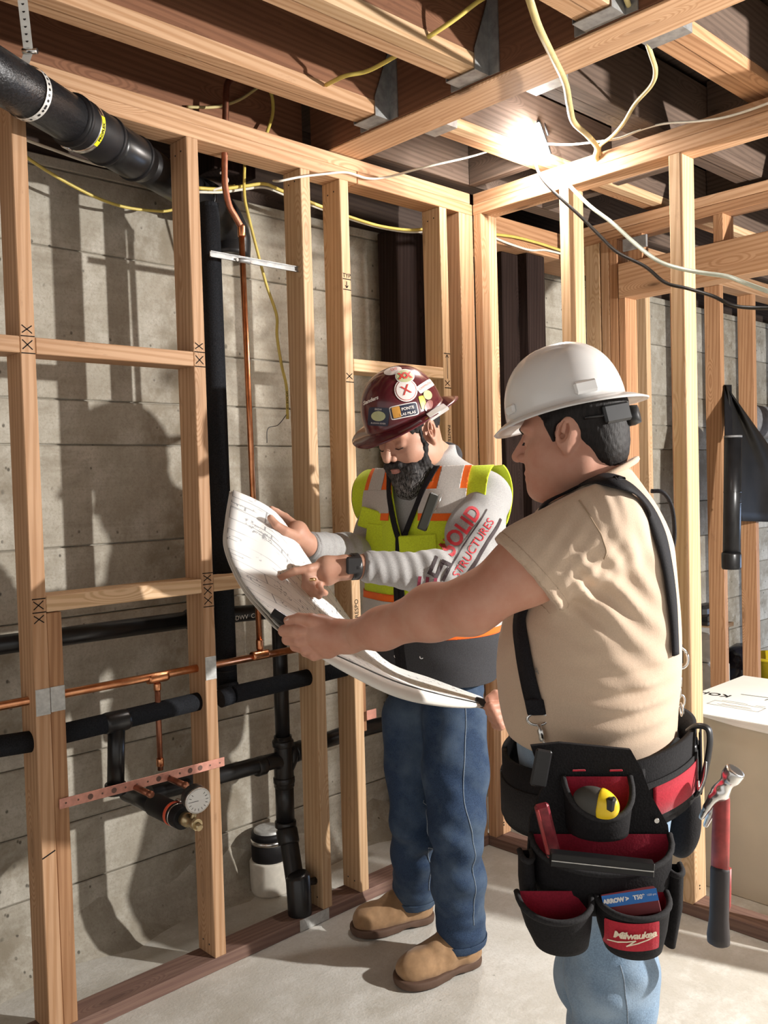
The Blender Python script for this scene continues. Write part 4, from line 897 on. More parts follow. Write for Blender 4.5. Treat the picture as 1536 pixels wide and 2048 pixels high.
def head_sdf(v, H, s=1.0, heavy=0.0, neck=None, nr=.06):
    v.ell(H(-.012, 0, .035), np.array((.098, .077, .093)) * s, H.A, .02); v.ell(H(.030, 0, -.045), np.array((.066, .058 + heavy * .008, .078)) * s, H.A, .03)
    v.ell(H(.066, 0, -.098), np.array((.026, .030, .022)) * s, H.A, .03)
    for q in (-1, 1):
        v.ell(H(.050, q * .040, -.034), np.array((.032, .026 + heavy * .006, .032)) * s, H.A, .025); v.ell(H(.000, q * .058, -.062), np.array((.04, .016 + heavy * .006, .034)) * s, H.A, .03)
        v.ell(H(.076, q * .030, .022), np.array((.014, .028, .010)) * s, H.A, .018)
        v.ell(H(.098, q * .034, -.002), np.array((.018, .019, .013)) * s, H.A, .016, True); v.ell(H(.0745, q * .033, -.003), np.array((.0135, .0165, .0125)) * s, H.A, .006)
    v.cone(H(.083, 0, .014), H(.1125, 0, -.027), .0085 * s, .0120 * s, .010)
    for q in (-1, 1): v.ell(H(.0985, q * .0145, -.033), np.array((.012, .0080, .009)) * s, H.A, .005); v.ell(H(.105, q * .0075, -.0415), np.array((.005, .0038, .004)) * s, H.A, .002, True)
    v.ell(H(.082, 0, -.052), np.array((.014, .022, .014)) * s, H.A, .012)
    v.ell(H(.0915, 0, -.0635), np.array((.0105, .023, .0058)) * s, H.A, .005); v.ell(H(.0890, 0, -.0755), np.array((.0110, .020, .0064)) * s, H.A, .005)
    v.ell(H(.103, 0, -.0692), np.array((.0065, .023, .0013)) * s, H.A, .0015, True); v.ell(H(.094, 0, -.0875), np.array((.006, .018, .004)) * s, H.A, .006, True)
    v.ell(H(.0765, 0, -.1005), np.array((.0175, .024, .016)) * s, H.A, .012)
    for q in (-1, 1):
        A = np.array([H.A[0] * .95 + H.A[2] * .3, H.A[1] + H.A[0] * q * -.35, H.A[2] * .95 - H.A[0] * .3]); A = np.array([a / np.linalg.norm(a) for a in A])
        v.ell(H(-.010, q * .080, -.004), np.array((.0215, .0095, .0335)) * s, A, .006); v.ell(H(-.001, q * .0895, .002), np.array((.0130, .0085, .0225)) * s, A, .003, True); v.ell(H(-.005, q * .086, .006), np.array((.0045, .0045, .016)) * s, A, .003); v.ell(H(.007, q * .082, -.008), np.array((.005, .005, .008)) * s, A, .003); v.ell(H(.001, q * .083, -.006), np.array((.0048, .009, .007)) * s, A, .002, True)
        v.ell(H(-.004, q * .079, -.034), np.array((.009, .007, .011)) * s, A, .006)
    if neck is not None: v.cone(H(-.030, 0, -.045), neck, .058 * s, nr, .03)
class HeadFrame:
    def __init__(s, c, f, u): s.c = np.array(c); s.A = np.array(basis(f, u))
    def __call__(s, f, l, u): return s.c + s.A[0] * f + s.A[1] * l + s.A[2] * u
def finger(v, pts, r0, r1, k=.0035):
    rs = np.linspace(r0, r1, len(pts)); v.chain(pts, rs, k)
def grid_patch(w, h, kind='rect', n=10, r=.2):
    """flat sticker outline as a small grid so that it can follow a dome"""
    bm = bmesh.new(); vs = {}
    if kind == 'disc':
        c = bm.verts.new((0, 0, 0)); prev = None
        for a in range(5):
            ring_ = [bm.verts.new((w / 2 * (a + 1) / 5 * math.cos(t), h / 2 * (a + 1) / 5 * math.sin(t), 0)) for t in np.linspace(0, 2 * math.pi, 28, endpoint=False)]
            for k in range(28):
                if prev: bm.faces.new((prev[k], ring_[k], ring_[(k + 1) % 28], prev[(k + 1) % 28]))
                else: bm.faces.new((c, ring_[k], ring_[(k + 1) % 28]))
            prev = ring_
    else:
        for i in range(n + 1):
            for j in range(n + 1):
                x, y = 2 * i / n - 1, 2 * j / n - 1; e = max(abs(x), abs(y)); g = r; q = (abs(x) ** (2 / g) + abs(y) ** (2 / g)) ** (g / 2) if e > 0 else 1; sc = e / q if q > 0 else 1
                vs[i, j] = bm.verts.new((x * sc * w / 2, y * sc * h / 2, 0))
        for i in range(n):
            for j in range(n): bm.faces.new((vs[i, j], vs[i + 1, j], vs[i + 1, j + 1], vs[i, j + 1]))
    return bm_mesh(bm, 'patch')
def hat_shell(H, a, b, h, brim, drop, ridge=0.0, nseg=72):
    """dome with a flared brim all round; brim(t) and drop(t) give width and fall at angle t (0 = front)"""
    V = []; F = []; prof = [('d', p) for p in np.linspace(0.02, 1, 22)] + [('b', p) for p in (.06, .25, .5, .75, 1.0)]
    for kind, p in prof:
        for k in range(nseg):
            t = 2 * math.pi * k / nseg; ct, st = math.cos(t), math.sin(t)
            if kind == 'd':
                ph = p * math.pi / 2; rr = math.sin(ph) ** .88; z = h * max(math.cos(ph), 0) ** .92; f, l = a * ct * rr, b * st * rr
                if ridge and p < .93: z += ridge * (math.exp(-(l / .010) ** 2) + .7 * math.exp(-((abs(l) - .032) / .008) ** 2)) * (1 - p ** 3)
                z -= 0
            else:
                w = brim(t); f, l = (a + .001 + w * p) * ct, (b + .001 + w * p) * st; z = -drop(t) * p ** 1.3
            V.append(H(f, l, z))
    n = len(prof)
    for i in range(n - 1):
        for k in range(nseg): q = i * nseg + k; w = i * nseg + (k + 1) % nseg; F.append((q, q + nseg, w + nseg, w))
    V.append(H(0, 0, h + (ridge or 0))); c = len(V) - 1
    V = np.array(V); T = [tuple(f) for f in F] + [(c, k, (k + 1) % nseg) for k in range(nseg)]
    return V, np.array(F), T
def hat_obj(name, V, T, mat, parent, t=.003):
    o = link(name, mesh_from(name, V, T, True), mat, parent); m = o.modifiers.new('thickness', 'SOLIDIFY'); m.thickness = t; m.offset = -1; return o
def torso_secs(tab, cx): return [(np.array([*cx(z)[:2], z]), ra, rb) for z, ra, rb in tab]

# ------------------------------------------------------------ the man in the hi-vis vest
p1 = empty('person', tuple(D(870, 1900, 2.66) * [1, 1, 0])); tag(p1, 'bearded man in yellow hi-vis vest and jeans pointing at the plans', 'person')
F1 = Wv(-.55, -.835, 0); L1 = Wv(.835, -.55, 0)
cA, cB, cC = D(862, 1400, 2.66), D(864, 1120, 2.63), D(862, 985, 2.60)
def cx1(z): return np.array([np.interp(z, [cA[2], cB[2], cC[2]], [cA[k], cB[k], cC[k]]) for k in range(2)])
tab1 = [(.78, .11, .155), (.84, .128, .166), (.92, .145, .174), (1.0, .152, .176), (1.1, .150, .176), (1.2, .142, .178), (1.3, .132, .180), (1.37, .115, .165), (1.42, .088, .12), (1.46, .070, .080), (1.50, .068, .074)]
sh1 = {q: np.array([*(cx1(1.36) + (L1 * q * .172)[:2]), 1.352]) for q in (-1, 1)}
arm1 = {1: [sh1[1], D(930, 1156, 2.31), D(728, 1133, 2.225)], -1: [sh1[-1] + L1 * .05 + FWD * .045 - UP * .01, D(722, 1112, 2.60), D(618, 1092, 2.365)]}
foot1 = {1: (P(958, 1922, 'z', 0), P(806, 1972, 'z', 0)), -1: (P(866, 1838, 'z', 0), P(716, 1868, 'z', 0))}     # heel, toe
hip1 = {1: D(908, 1430, 2.605), -1: D(826, 1430, 2.715)}
def ank(q): h, t = foot1[q]; return h + (t - h) * .24 + UP * .12
knee1 = {1: D(914, 1650, 2.52), -1: D(832, 1640, 2.665)}
H1 = HeadFrame(D(818, 866, 2.52), Wv(-.72 * .90, -.69 * .90, -.43), Wv(-.05, 0, 1))
nk1 = np.array([*cx1(1.42), 1.43])
lo1 = np.array([D(540, 1000, 2.1)[k] for k in range(3)])
allp = np.array([*[p for q in (1, -1) for p in arm1[q]], *[x for q in (1, -1) for x in foot1[q]], D(545, 1040, 2.3), D(556, 1156, 2.1), H1(0, 0, .13), sh1[1] + .1, sh1[-1] + .1]); BB1 = (allp.min(0) - .16, allp.max(0) + .13); BB1[0][2] = -.02
# body: one continuous figure under the clothes
b1v = Vol(BB1[0], BB1[1], .0045)
b1v.loft(torso_secs([(z, ra - .02, rb - .02) for z, ra, rb in tab1], cx1), F1, L1, .03)
for q in (1, -1):
    b1v.chain(arm1[q], [.048, .040, .027], .03); b1v.chain([hip1[q], knee1[q], ank(q)], [.075, .052, .035], .03); b1v.cone(ank(q) - UP * .04, foot1[q][1] * .7 + foot1[q][0] * .3 + UP * .04, .034, .03, .02)
hd1 = Vol(H1.c - .19, H1.c + .19, .0026); head_sdf(hd1, H1, 1.0, .3, nk1, .062); b1v.cone(H1(-.03, 0, -.045), nk1, .056, .060, .03)
wl_, wr_ = arm1[1][2], arm1[-1][2]
# left hand: pointing (hands are meshed finer than the rest)
hl1 = Vol(D(635, 1150, 2.18) - .13, D(635, 1150, 2.18) + .13, .0026); hl1.cone(arm1[1][2] - (arm1[1][2] - arm1[1][1]) * .12, wl_, .030, .026, .01)
hl1.chain([wl_, D(690, 1135, 2.205), D(652, 1139, 2.19)], [.026, .027, .030], .02); hl1.cone(D(655, 1132, 2.195), D(655, 1156, 2.20), .021, .019, .02)
finger(hl1, [D(640, 1132, 2.18), D(617, 1138, 2.160), D(588, 1143, 2.145), D(560, 1156, 2.130)], .0125, .0078)
finger(hl1, [D(636, 1143, 2.18), D(613, 1151, 2.160), D(611, 1172, 2.155), D(624, 1188, 2.170)], .0118, .0088)
finger(hl1, [D(640, 1152, 2.19), D(622, 1160, 2.165), D(624, 1180, 2.160), D(638, 1192, 2.178)], .0115, .0085)
finger(hl1, [D(652, 1158, 2.20), D(638, 1168, 2.178), D(641, 1182, 2.172), D(650, 1186, 2.19)], .0105, .008)
finger(hl1, [D(672, 1148, 2.215), D(648, 1160, 2.225), D(628, 1166, 2.205)], .013, .0095)
# right hand: holding the upper edge of the sheet between thumb and fingers
hr1 = Vol(D(580, 1060, 2.32) - .12, D(580, 1060, 2.32) + .12, .0026); hr1.cone(arm1[-1][2] - (arm1[-1][2] - arm1[-1][1]) * .12, wr_, .030, .026, .01)
hr1.chain([wr_, D(604, 1082, 2.345), D(590, 1066, 2.325)], [.026, .026, .027], .02); hr1.cone(D(598, 1058, 2.335), D(588, 1076, 2.32), .019, .019, .02)
finger(hr1, [D(592, 1072, 2.305), D(570, 1062, 2.272), D(552, 1050, 2.262), D(541, 1036, 2.262)], .0135, .0088)
finger(hr1, [D(590, 1050, 2.335), D(570, 1034, 2.34), D(553, 1024, 2.335), D(543, 1018, 2.33)], .0115, .0082)
finger(hr1, [D(586, 1060, 2.345), D(566, 1050, 2.355), D(549, 1042, 2.35)], .0112, .0085); finger(hr1, [D(590, 1070, 2.35), D(572, 1066, 2.362), D(556, 1062, 2.358)], .011, .0082); finger(hr1, [D(596, 1078, 2.352), D(582, 1080, 2.365), D(568, 1080, 2.362)], .0095, .0075)
body1, bV1, bF1 = sdf_join('body', [b1v, hd1, hl1, hr1], 'skin1', p1)
# beard, moustache, brows, hair
bev = Vol(H1(.03, 0, -.08) - .17, H1(.03, 0, -.08) + .17, .0034)
bev.ell(H1(.036, 0, -.088), (.068, .066, .052), H1.A, .02); bev.ell(H1(.070, 0, -.128), (.042, .047, .045), H1.A, .03)
for q in (-1, 1): bev.chain([H1(.022, q * .0705, .012), H1(.026, q * .066, -.030), H1(.040, q * .056, -.070)], [.004, .009, .020], .02); bev.chain([H1(.106, 0, -.050), H1(.096, q * .022, -.056), H1(.078, q * .043, -.076)], [.0085, .011, .014], .012)
bev.ell(H1(.122, 0, -.068), (.020, .019, .0055), H1.A, .006, True)
bev.rumple(.0011, 520, 3, 16).rumple(.0022, 120, 5, 8)
beard1, _, _ = sdf_obj('beard', bev, hairmat('black_grey_beard', (.012, .010, .010), (.24, .225, .215), H1(.07, 0, -.15)[2], H1(.07, 0, -.055)[2]), p1, 0); tag(beard1, 'full black beard greying at the chin')
lipv = Vol(H1(.098, 0, -.07) - .04, H1(.098, 0, -.07) + .04, .0025); lipv.ell(H1(.0985, 0, -.0655), (.009, .019, .0042), H1.A, .003); lipv.ell(H1(.099, 0, -.0728), (.0095, .017, .0048), H1.A, .003); sdf_obj('lips', lipv, 'lips', p1, 0)
MAT['hair_black'] = hairmat('black_hair', (.014, .011, .010))
for q in (-1, 1): tube('eyebrow', [H1(.091, q * .014, .020), H1(.090, q * .03, .025), H1(.081, q * .047, .020)], [.0045, .0052, .003], 'hair_black', p1, 8); tube('eyelashes', [H1(.0875, q * .020, -.0095), H1(.0895, q * .033, -.0125), H1(.084, q * .047, -.010)], .0014, 'hair_black', p1, 6)
hv = Vol(H1(-.01, 0, .02) - .15, H1(-.01, 0, .02) + .15, .004); hv.ell(H1(-.014, 0, .036), (.1005, .0795, .096), H1.A, .01); hv.cut(H1(.058, 0, .03), H1.A[0]); hv.cut(H1(-.03, 0, -.045), H1.A[0] * .55 - H1.A[2] * .83)
for q in (-1, 1): hv.ell(H1(-.008, q * .085, -.005), (.027, .03, .037), H1.A, .004, True)
hv.rumple(.0015, 500, 4, 10); sdf_obj('hair', hv, 'hair_black', p1, 0)
# shirt
sv = Vol(np.array([BB1[0][0], BB1[0][1], .72]), np.array([BB1[1][0], BB1[1][1], 1.52]), .0052)
sv.loft(torso_secs(tab1, cx1), F1, L1, .03)
for q in (1, -1):
    a = arm1[q]; sv.chain([nk1 + L1 * q * .03 - UP * .02, sh1[q]], [.066, .066 if q > 0 else .060], .04); sv.chain([a[0], (a[0] + a[1]) / 2, a[1], (a[1] * 2 + a[2]) / 3, a[2] + (a[2] - a[1]) * .02], [x * (1 if q > 0 else k_) for x, k_ in zip([.070, .074, .063, .056, .038], [.9, .8, .84, .9, 1])], .03)
    d2 = (a[2] - a[1]) / np.linalg.norm(a[2] - a[1]); sv.cutball(a[2], d2, a[2] + d2 * .09, .11)
    for t, am, wl2 in ((.30, .0040, 20), (.58, .0036, 24), (.8, .0030, 30)):
        c = a[1] + (a[2] - a[1]) * t; w = d2 * wl2 + np.cross(d2, FWD) * wl2 * .35; sv.fold(c - FWD * .03, w, am, .06)
    sv.fold(a[1], (a[1] - a[0]) / np.linalg.norm(a[1] - a[0]) * 20 + UP * 9, .004, .08, 1.0); sv.fold((a[0] + a[1]) / 2 - FWD * .03, UP * 12 + RIGHT * 9, .0025, .07)
sv.rumple(.0020, 60, 8, 10); sv.cut(nk1 + UP * .062, UP * .90 + F1 * .42); sv.cut([0, 0, .845], -UP)
shirt1, sV1, sF1 = sdf_obj('shirt', sv, 'grey_shirt', p1)
for q in (1, -1):                              # ribbed cuffs
    a = arm1[q]; d2 = (a[2] - a[1]) / np.linalg.norm(a[2] - a[1]); tube('cuff', [a[2] - d2 * .045, a[2] - d2 * .04, a[2] - d2 * .002, a[2] + d2 * .006], [.037, .0405, .0375, .033], 'grey_shirt', p1, 24)
# vest
vv = Vol(np.array([*(cx1(1.2) - .34), .78]), np.array([*(cx1(1.2) + .34), 1.53]), .0055)
vv.loft(torso_secs([(z, ra + .021, rb + .025 if z < 1.3 else rb + .029) for z, ra, rb in tab1], cx1), F1, L1, .03)
for q in (1, -1): vv.chain([nk1 + L1 * q * .035 - UP * .022, sh1[q] + L1 * q * .03 + UP * .004], [.080, .084], .04)
vv.rumple(.0036, 42, 21, 10); vv.fold(D(900, 1230, 2.45), UP * 9 + RIGHT * 3, .004, .10); vv.fold(D(770, 1180, 2.4), UP * 10 - RIGHT * 5, .004, .08)
VV, VF = vv.mesh(1)
ctr = np.array([cx1(z) for z in VV[:, 2]]); rel = VV[:, :2] - ctr; S_ = rel @ L1[:2]; T_ = rel @ F1[:2]; z_ = VV[:, 2]
def vf(V):
    c = np.array([cx1(z) for z in V[:, 2]]); r = V[:, :2] - c; return r @ L1[:2], r @ F1[:2], V[:, 2]
zv = D(786, 1078, 2.45)[2]
def open_w(z): return np.clip((z - zv) * .36, 0, .085)
V2, F2 = isoclip(VV, VF, z_ - .825)                                                # hem
s, t, z = vf(V2); V2, F2 = isoclip(V2, F2, 1.435 + .0 * s - np.maximum(0, .02 - t * .2) * 0 - z + np.abs(s) * -.0)
s, t, z = vf(V2); V2, F2 = isoclip(V2, F2, .218 - np.abs(s) + np.clip(1.22 - z, 0, .2))   # armholes
for q in (1, -1):                                                                  # scoop under the arm
    ax_ = (arm1[q][1] - arm1[q][0]) / np.linalg.norm(arm1[q][1] - arm1[q][0]); c = sh1[q] + L1 * q * .075 - UP * .045
    r = V2 - c; dd = np.sqrt((r @ L1 * .55) ** 2 + (r @ F1 * 1.1) ** 2 + (r[:, 2] * .62) ** 2); V2, F2 = isoclip(V2, F2, np.where((V2 - sh1[q]) @ (L1 * q) > -.04, dd - .062, 1.0))
s, t, z = vf(V2); V2, F2 = isoclip(V2, F2, np.where(t > .02, np.abs(s) - open_w(z) - (z > zv) * .0, 1.0))
vest = shell('vest', V2, F2, .004, 'hivis', p1); tag(vest, 'yellow hi-vis vest with orange and silver bands')
def vest_part(name, conds, mat, out, t=.0015, label=None):
    V, F = V2, F2
    for c in conds:
        V, F = isoclip(V, F, c(*vf(V)))
        if len(F) == 0: return None
    V = V + 0; o = shell(name, V, F, t, mat, vest, .0045 + out); return tag(o, label) if label else o
def band(lo, hi): return [lambda s, t, z: z - lo, lambda s, t, z: hi - z]
zw = D(800, 1240, 2.47)[2]; z0_ = zw - .035; z1_ = zw + .045
vest_part('waist_panel', band(.826, z0_ - .02) , 'charcoal', .002, .003, 'charcoal lower panel with pockets')
vest_part('orange_tape', band(z0_ - .020, z1_ + .020), 'hivis_o', .0012); vest_part('silver_tape', band(z0_, z1_), 'silver', .0032)
zc_ = D(800, 1000, 2.47)[2]
for q in (1, -1):
    side = [lambda s, t, z, q=q: s * q - .045, lambda s, t, z: t - .01]
    vest_part('orange_tape', side + [lambda s, t, z, q=q: .165 - s * q] + band(zc_ - .058, zc_ + .045), 'hivis_o', .0012); vest_part('silver_tape', side + [lambda s, t, z, q=q: .165 - s * q] + band(zc_ - .038, zc_ + .025), 'silver', .0034)
    for fb in (1, -1):
        sh_ = [lambda s, t, z: z - zc_ - .02, lambda s, t, z, fb=fb: t * fb - .0005]
        vest_part('orange_tape', sh_ + [lambda s, t, z, q=q: s * q - .072, lambda s, t, z, q=q: .165 - s * q], 'hivis_o', .0010); vest_part('silver_tape', sh_ + [lambda s, t, z, q=q: s * q - .09, lambda s, t, z, q=q: .147 - s * q], 'silver', .0030)
for lp in boundary_loops(V2, F2):                # bound edges of the armholes
    q = V2[lp]
    if len(lp) > 40 and q[:, 2].min() > .9 and abs(np.mean(vf(q)[0])) > .09: tube('armhole_binding', [tuple(x) for x in np.vstack([q[::3], q[:1]])], .0042, 'charcoal', vest, 6)
# black binding along the V and the zip below it
for q in (1, -1): vest_part('zip_tape', [lambda s, t, z: t - .02, lambda s, t, z, q=q: s * q + .004, lambda s, t, z, q=q: open_w(z) + .016 - s * q], 'blackcloth', .0045, .002)
# chest pockets
def pocket(name, px, py, w, h, ang, mat, parent, t=.012, lift=.006):
    p, n_ = surf(px, py, V2, F2); n_ = n_ * .45 - FWD * .55; n_ /= np.linalg.norm(n_); x = RIGHT * math.cos(ang) + UP * math.sin(ang); x = x - n_ * (x @ n_); x /= np.linalg.norm(x); return obox(name, p + n_ * (lift + t / 2 - .003), x, np.cross(n_, x), n_, w, h, t, mat, parent, .003)
pocket('chest_pocket', 757, 1078, .070, .085, -.15, 'hivis', vest); pocket('pocket_flap', 752, 1040, .088, .058, -.28, 'hivis', vest, .010, .016)
pocket('chest_pocket', 838, 1100, .105, .085, .05, 'hivis', vest)
wrap_text('pocket_tag', '', 0, D(811, 1067, 2.4), -.03, V2, F2, 'ink', vest, None, .018, grid_patch(.026, .012, 'rect', 4, .1))
# snap studs and stitched lines of the lower panel
for px, py in ((792, 1312), (843, 1314)):
    q = CAM + 0; bv = bvhtree.BVHTree.FromPolygons([Vector(v) for v in V2], F2.tolist()); d = Vector(ray(px, py)); h = bv.ray_cast(Vector(CAM), d)
    if h[0]: ring('snap_stud', np.array(h[0]) - np.array(d) * .009, d, .006, .004, 'steel', vest, 12); ring('snap_core', np.array(h[0]) - np.array(d) * .0105, d, .0035, .004, 'black', vest, 10)
# collar
vcol = []
for k in range(21):
    a = math.radians(-128 + k * 12.8); c = nk1 + UP * .070; vcol.append(c - F1 * (.073 * math.cos(a)) + L1 * (.082 * math.sin(a)) - UP * (.052 * (1 - math.cos(a))))
cb = tube('collar', vcol, .0135, 'charcoal', vest, 10, True); tag(cb, 'dark stand-up collar binding')
# lettering on the sleeve
MAT['print_red'] = plain('red_print', (.62, .035, .05), .7); MAT['print_dark'] = plain('dark_print', (.035, .02, .022), .7); MAT['print_maroon'] = plain('maroon_print', (.22, .02, .05), .7)
an = math.radians(51)
wrap_text('sleeve_print', 'SOLID', .050, D(924, 1060, 2.33), an, sV1, sF1, 'print_red', shirt1, bold=.0015, space=1.02); wrap_text('sleeve_print', 'STRUCTURES', .029, D(945, 1093, 2.33), an, sV1, sF1, 'print_red', shirt1, space=1.0)
def bar_mesh(w, h): return grid_patch(w, h, 'rect', 14, .04)
wrap_text('sleeve_rule', '', 0, D(933, 1078, 2.33), an, sV1, sF1, 'print_dark', shirt1, None, .0012, bar_mesh(.19, .0035)); wrap_text('sleeve_rule', '', 0, D(958, 1104, 2.33), an, sV1, sF1, 'print_dark', shirt1, None, .0012, bar_mesh(.21, .0085))
def zig(segs, w):
    bm = bmesh.new()
    for (x0, y0), (x1, y1) in segs:
        d = Vector((x1 - x0, y1 - y0)); n_ = Vector((-d.y, d.x)).normalized() * w / 2; L = d.normalized() * w / 2
        ps = [Vector((x0, y0)) - L - n_, Vector((x1, y1)) + L - n_, Vector((x1, y1)) + L + n_, Vector((x0, y0)) - L + n_]; bm.faces.new([bm.verts.new((p.x, p.y, 0)) for p in ps])
    return bm_mesh(bm, 'zig')
u = .013
Sg = [((0, 3 * u), (3 * u, 3 * u)), ((0, 3 * u), (0, 1.5 * u)), ((0, 1.5 * u), (3 * u, 1.5 * u)), ((3 * u, 1.5 * u), (3 * u, 0)), ((3 * u, 0), (0, 0))]
wrap_text('sleeve_logo', '', 0, D(862, 1142, 2.3), math.radians(-28 + 90), sV1, sF1, 'print_dark', shirt1, None, .0014, zig([((a[0] - .0, a[1] - .03), (b[0] - .0, b[1] - .03)) for a, b in Sg], .0088))
Eg = [((0, 3 * u), (2.6 * u, 3 * u)), ((0, 3 * u), (0, 0)), ((0, 1.5 * u), (2.6 * u, 1.5 * u)), ((0, 0), (2.6 * u, 0))]
wrap_text('sleeve_logo', '', 0, D(853, 1166, 2.3), math.radians(-8 + 90), sV1, sF1, 'print_maroon', shirt1, None, .0014, zig([((a[0] - .014, a[1] - .016), (b[0] - .014, b[1] - .016)) for a, b in Eg], .008))
# jeans
jv = Vol(np.array([BB1[0][0] + .2, BB1[0][1], .02]), np.array([BB1[1][0], BB1[1][1], 1.0]), .0052)
jv.loft(torso_secs([(.80, .118, .150), (.86, .126, .162), (.94, .132, .164)], cx1), F1, L1, .05)
for q in (1, -1):
    a = [hip1[q], (hip1[q] + knee1[q]) / 2, knee1[q], (knee1[q] + ank(q)) / 2, ank(q) - UP * .028]
    jv.chain(a, [.095, .084, .071, .070, .069], .05 if q > 0 else .03)
    jv.cut([0, 0, ank(1)[2] - .045 if q == 1 else .0], -UP) if False else None
    k_ = knee1[q]
    for dz, am, sl in ((.02, .009, .5), (-.07, .008, -.4), (.10, .005, .7), (-.17, .006, .3)): jv.fold(k_ + UP * dz - FWD * .05, UP * 10 + RIGHT * 10 * sl, am, .075, dz * 30)
    jv.fold(ank(q) + UP * .02 - FWD * .03, UP * 19 + RIGHT * 3, .005, .06)
jv.rumple(.0026, 48, 31, 10)
for q in (1, -1): c = ank(q) - UP * .052; jv.cutball(c, -UP + (foot1[q][0] - foot1[q][1]) * .4, c - UP * .06, .12)
jeans1, jV, jF = sdf_obj('jeans', jv, 'jeans1', p1)
for q in (1, -1):                              # turned hem
    c = ank(q) - UP * .052; dd = -UP + (foot1[q][0] - foot1[q][1]) * .4; dd /= np.linalg.norm(dd)
    f = (jV - (c - dd * .024)) @ dd; V3, F3 = isoclip(jV, jF, np.where(np.linalg.norm(jV - c, axis=1) < .15, f, -1)); n3 = vnormals(V3, F3); V3, F3 = isoclip(V3, F3, .75 - np.abs(n3 @ dd)); shell('hem', V3, F3, .002, MAT['jeans2'] if q == 2 else 'jeans1', jeans1, .0015)
def side_seam(name, pxs, V, F, mat, parent, w=.0025):
    bv = bvhtree.BVHTree.FromPolygons([Vector(v) for v in V], tris(np.asarray(F)).tolist()); pts = []
    for px, py in pxs:
        d = Vector(ray(px, py)); h = bv.ray_cast(Vector(CAM), d)
        if h[0]: pts.append(np.array(h[0]) - np.array(d) * .0005)
    if len(pts) > 2:
        fine = []
        for p in catmull(pts, 10):               # keep every point of the seam on the cloth
            nr = bv.find_nearest(Vector(p)); fine.append(np.array(nr[0]) + np.array(nr[1]) * .0008)
        tube(name, fine, w / 2, mat, parent, 6)
MAT['denim_light'] = cloth('pale_denim_seam', (.22, .27, .33), .3)
side_seam('side_seam', [(930, 1400), (932, 1450), (930, 1500), (927, 1560), (932, 1620), (945, 1670), (950, 1720), (952, 1780), (948, 1850)], jV, jF, 'denim_light', jeans1); side_seam('inner_seam', [(848, 1600), (855, 1660), (858, 1720), (858, 1780), (862, 1820)], jV, jF, 'denim_light', jeans1)
# boots
def boot(q, heel, toe, name='boot'):
    d = toe - heel; L = np.linalg.norm(d); d /= L; side = np.cross(UP, d); v = Vol(np.minimum(heel, toe) - [.09, .09, .01], np.maximum(heel, toe) + [.09, .09, .24], .0042)
    pt = lambda t, h, s=0: heel + d * L * t + UP * h + side * s
    v.chain([pt(.17, .05), pt(.45, .048), pt(.70, .042), pt(.86, .040)], [.036, .040, .042, .038], .03); v.ell(pt(.84, .042), (.050, .046, .031), np.array([d, side, UP]), .03)
    v.chain([pt(.20, .05), pt(.22, .13), pt(.23, .2)], [.040, .044, .050], .03); v.cone(pt(.30, .10), pt(.55, .065), .040, .036, .03); v.rumple(.0018, 95, 5 + q, 8); v.fold(pt(.52, .085), d * 22 + UP * 6, .0028, .05)
    v.cut(pt(.5, .022), -UP); v.cut(pt(.2, .19), UP); bo, _, _ = sdf_obj(name, v, 'boot', p1)
    sl = Vol(np.minimum(heel, toe) - [.09, .09, .01], np.maximum(heel, toe) + [.09, .09, .06], .004)
    sl.chain([pt(.16, .02), pt(.45, .02), pt(.70, .02), pt(.86, .02)], [.043, .043, .053, .050], .03); sl.ell(pt(.84, .02), (.058, .055, .03), np.array([d, side, UP]), .03)
    sl.cut(pt(.5, .028), UP); sl.cut(pt(.5, .003), -UP); sl.ell(pt(.40, -.002), (.03, .09, .014), np.array([d, side, UP]), .006, True); sdf_obj('sole', sl, 'sole', bo, 0); return bo
for q in (1, -1): tag(boot(q, *foot1[q]), 'tan suede work boot')
# watch and ring
wq = D(709, 1133, 2.208); wd = (D(690, 1135, 2.205) - arm1[1][2]); wd /= np.linalg.norm(wd)
wt = ring('watch', wq + 0, wd, .0335, .020, 'black', p1, 24); tag(wt, 'black square wrist watch')
fx = -FWD; fz_ = np.cross(wd, fx); obox('watch_case', wq - FWD * .030 + UP * .006, wd, fz_ / np.linalg.norm(fz_), np.cross(wd, fz_ / np.linalg.norm(fz_)), .040, .042, .011, 'black', wt, .004)
rg = ring('ring', D(623, 1160, 2.1625), D(624, 1180, 2.16) - D(622, 1160, 2.165), .0118, .007, plain('gold', (.85, .60, .28), .25, 1.0), p1, 18); tag(rg, 'gold finger ring')
# pen-like black flashlight clipped at the chest
fl0, fl1 = D(869, 988, 2.395), D(843, 1060, 2.385)
fl = empty('pocket_flashlight', tuple(fl1)); tag(fl, 'slim black flashlight clipped to the vest pocket', 'flashlight')
fd_ = (fl1 - fl0) / np.linalg.norm(fl1 - fl0); obox('case', (fl0 + fl1) / 2, fd_, np.cross(fd_, -FWD) / np.linalg.norm(np.cross(fd_, -FWD)), np.cross(fd_, np.cross(fd_, -FWD)), np.linalg.norm(fl1 - fl0), .026, .02, plain('olive_black_case', (.025, .026, .02), .45), fl, .003)
tube('clip', [fl0 + fd_ * .01 + RIGHT * .008 + FWD * .012, fl0 - fd_ * .004 + RIGHT * .022 + FWD * .012, fl0 + fd_ * .05 + RIGHT * .020 + FWD * .014], .002, 'steel', fl, 6)
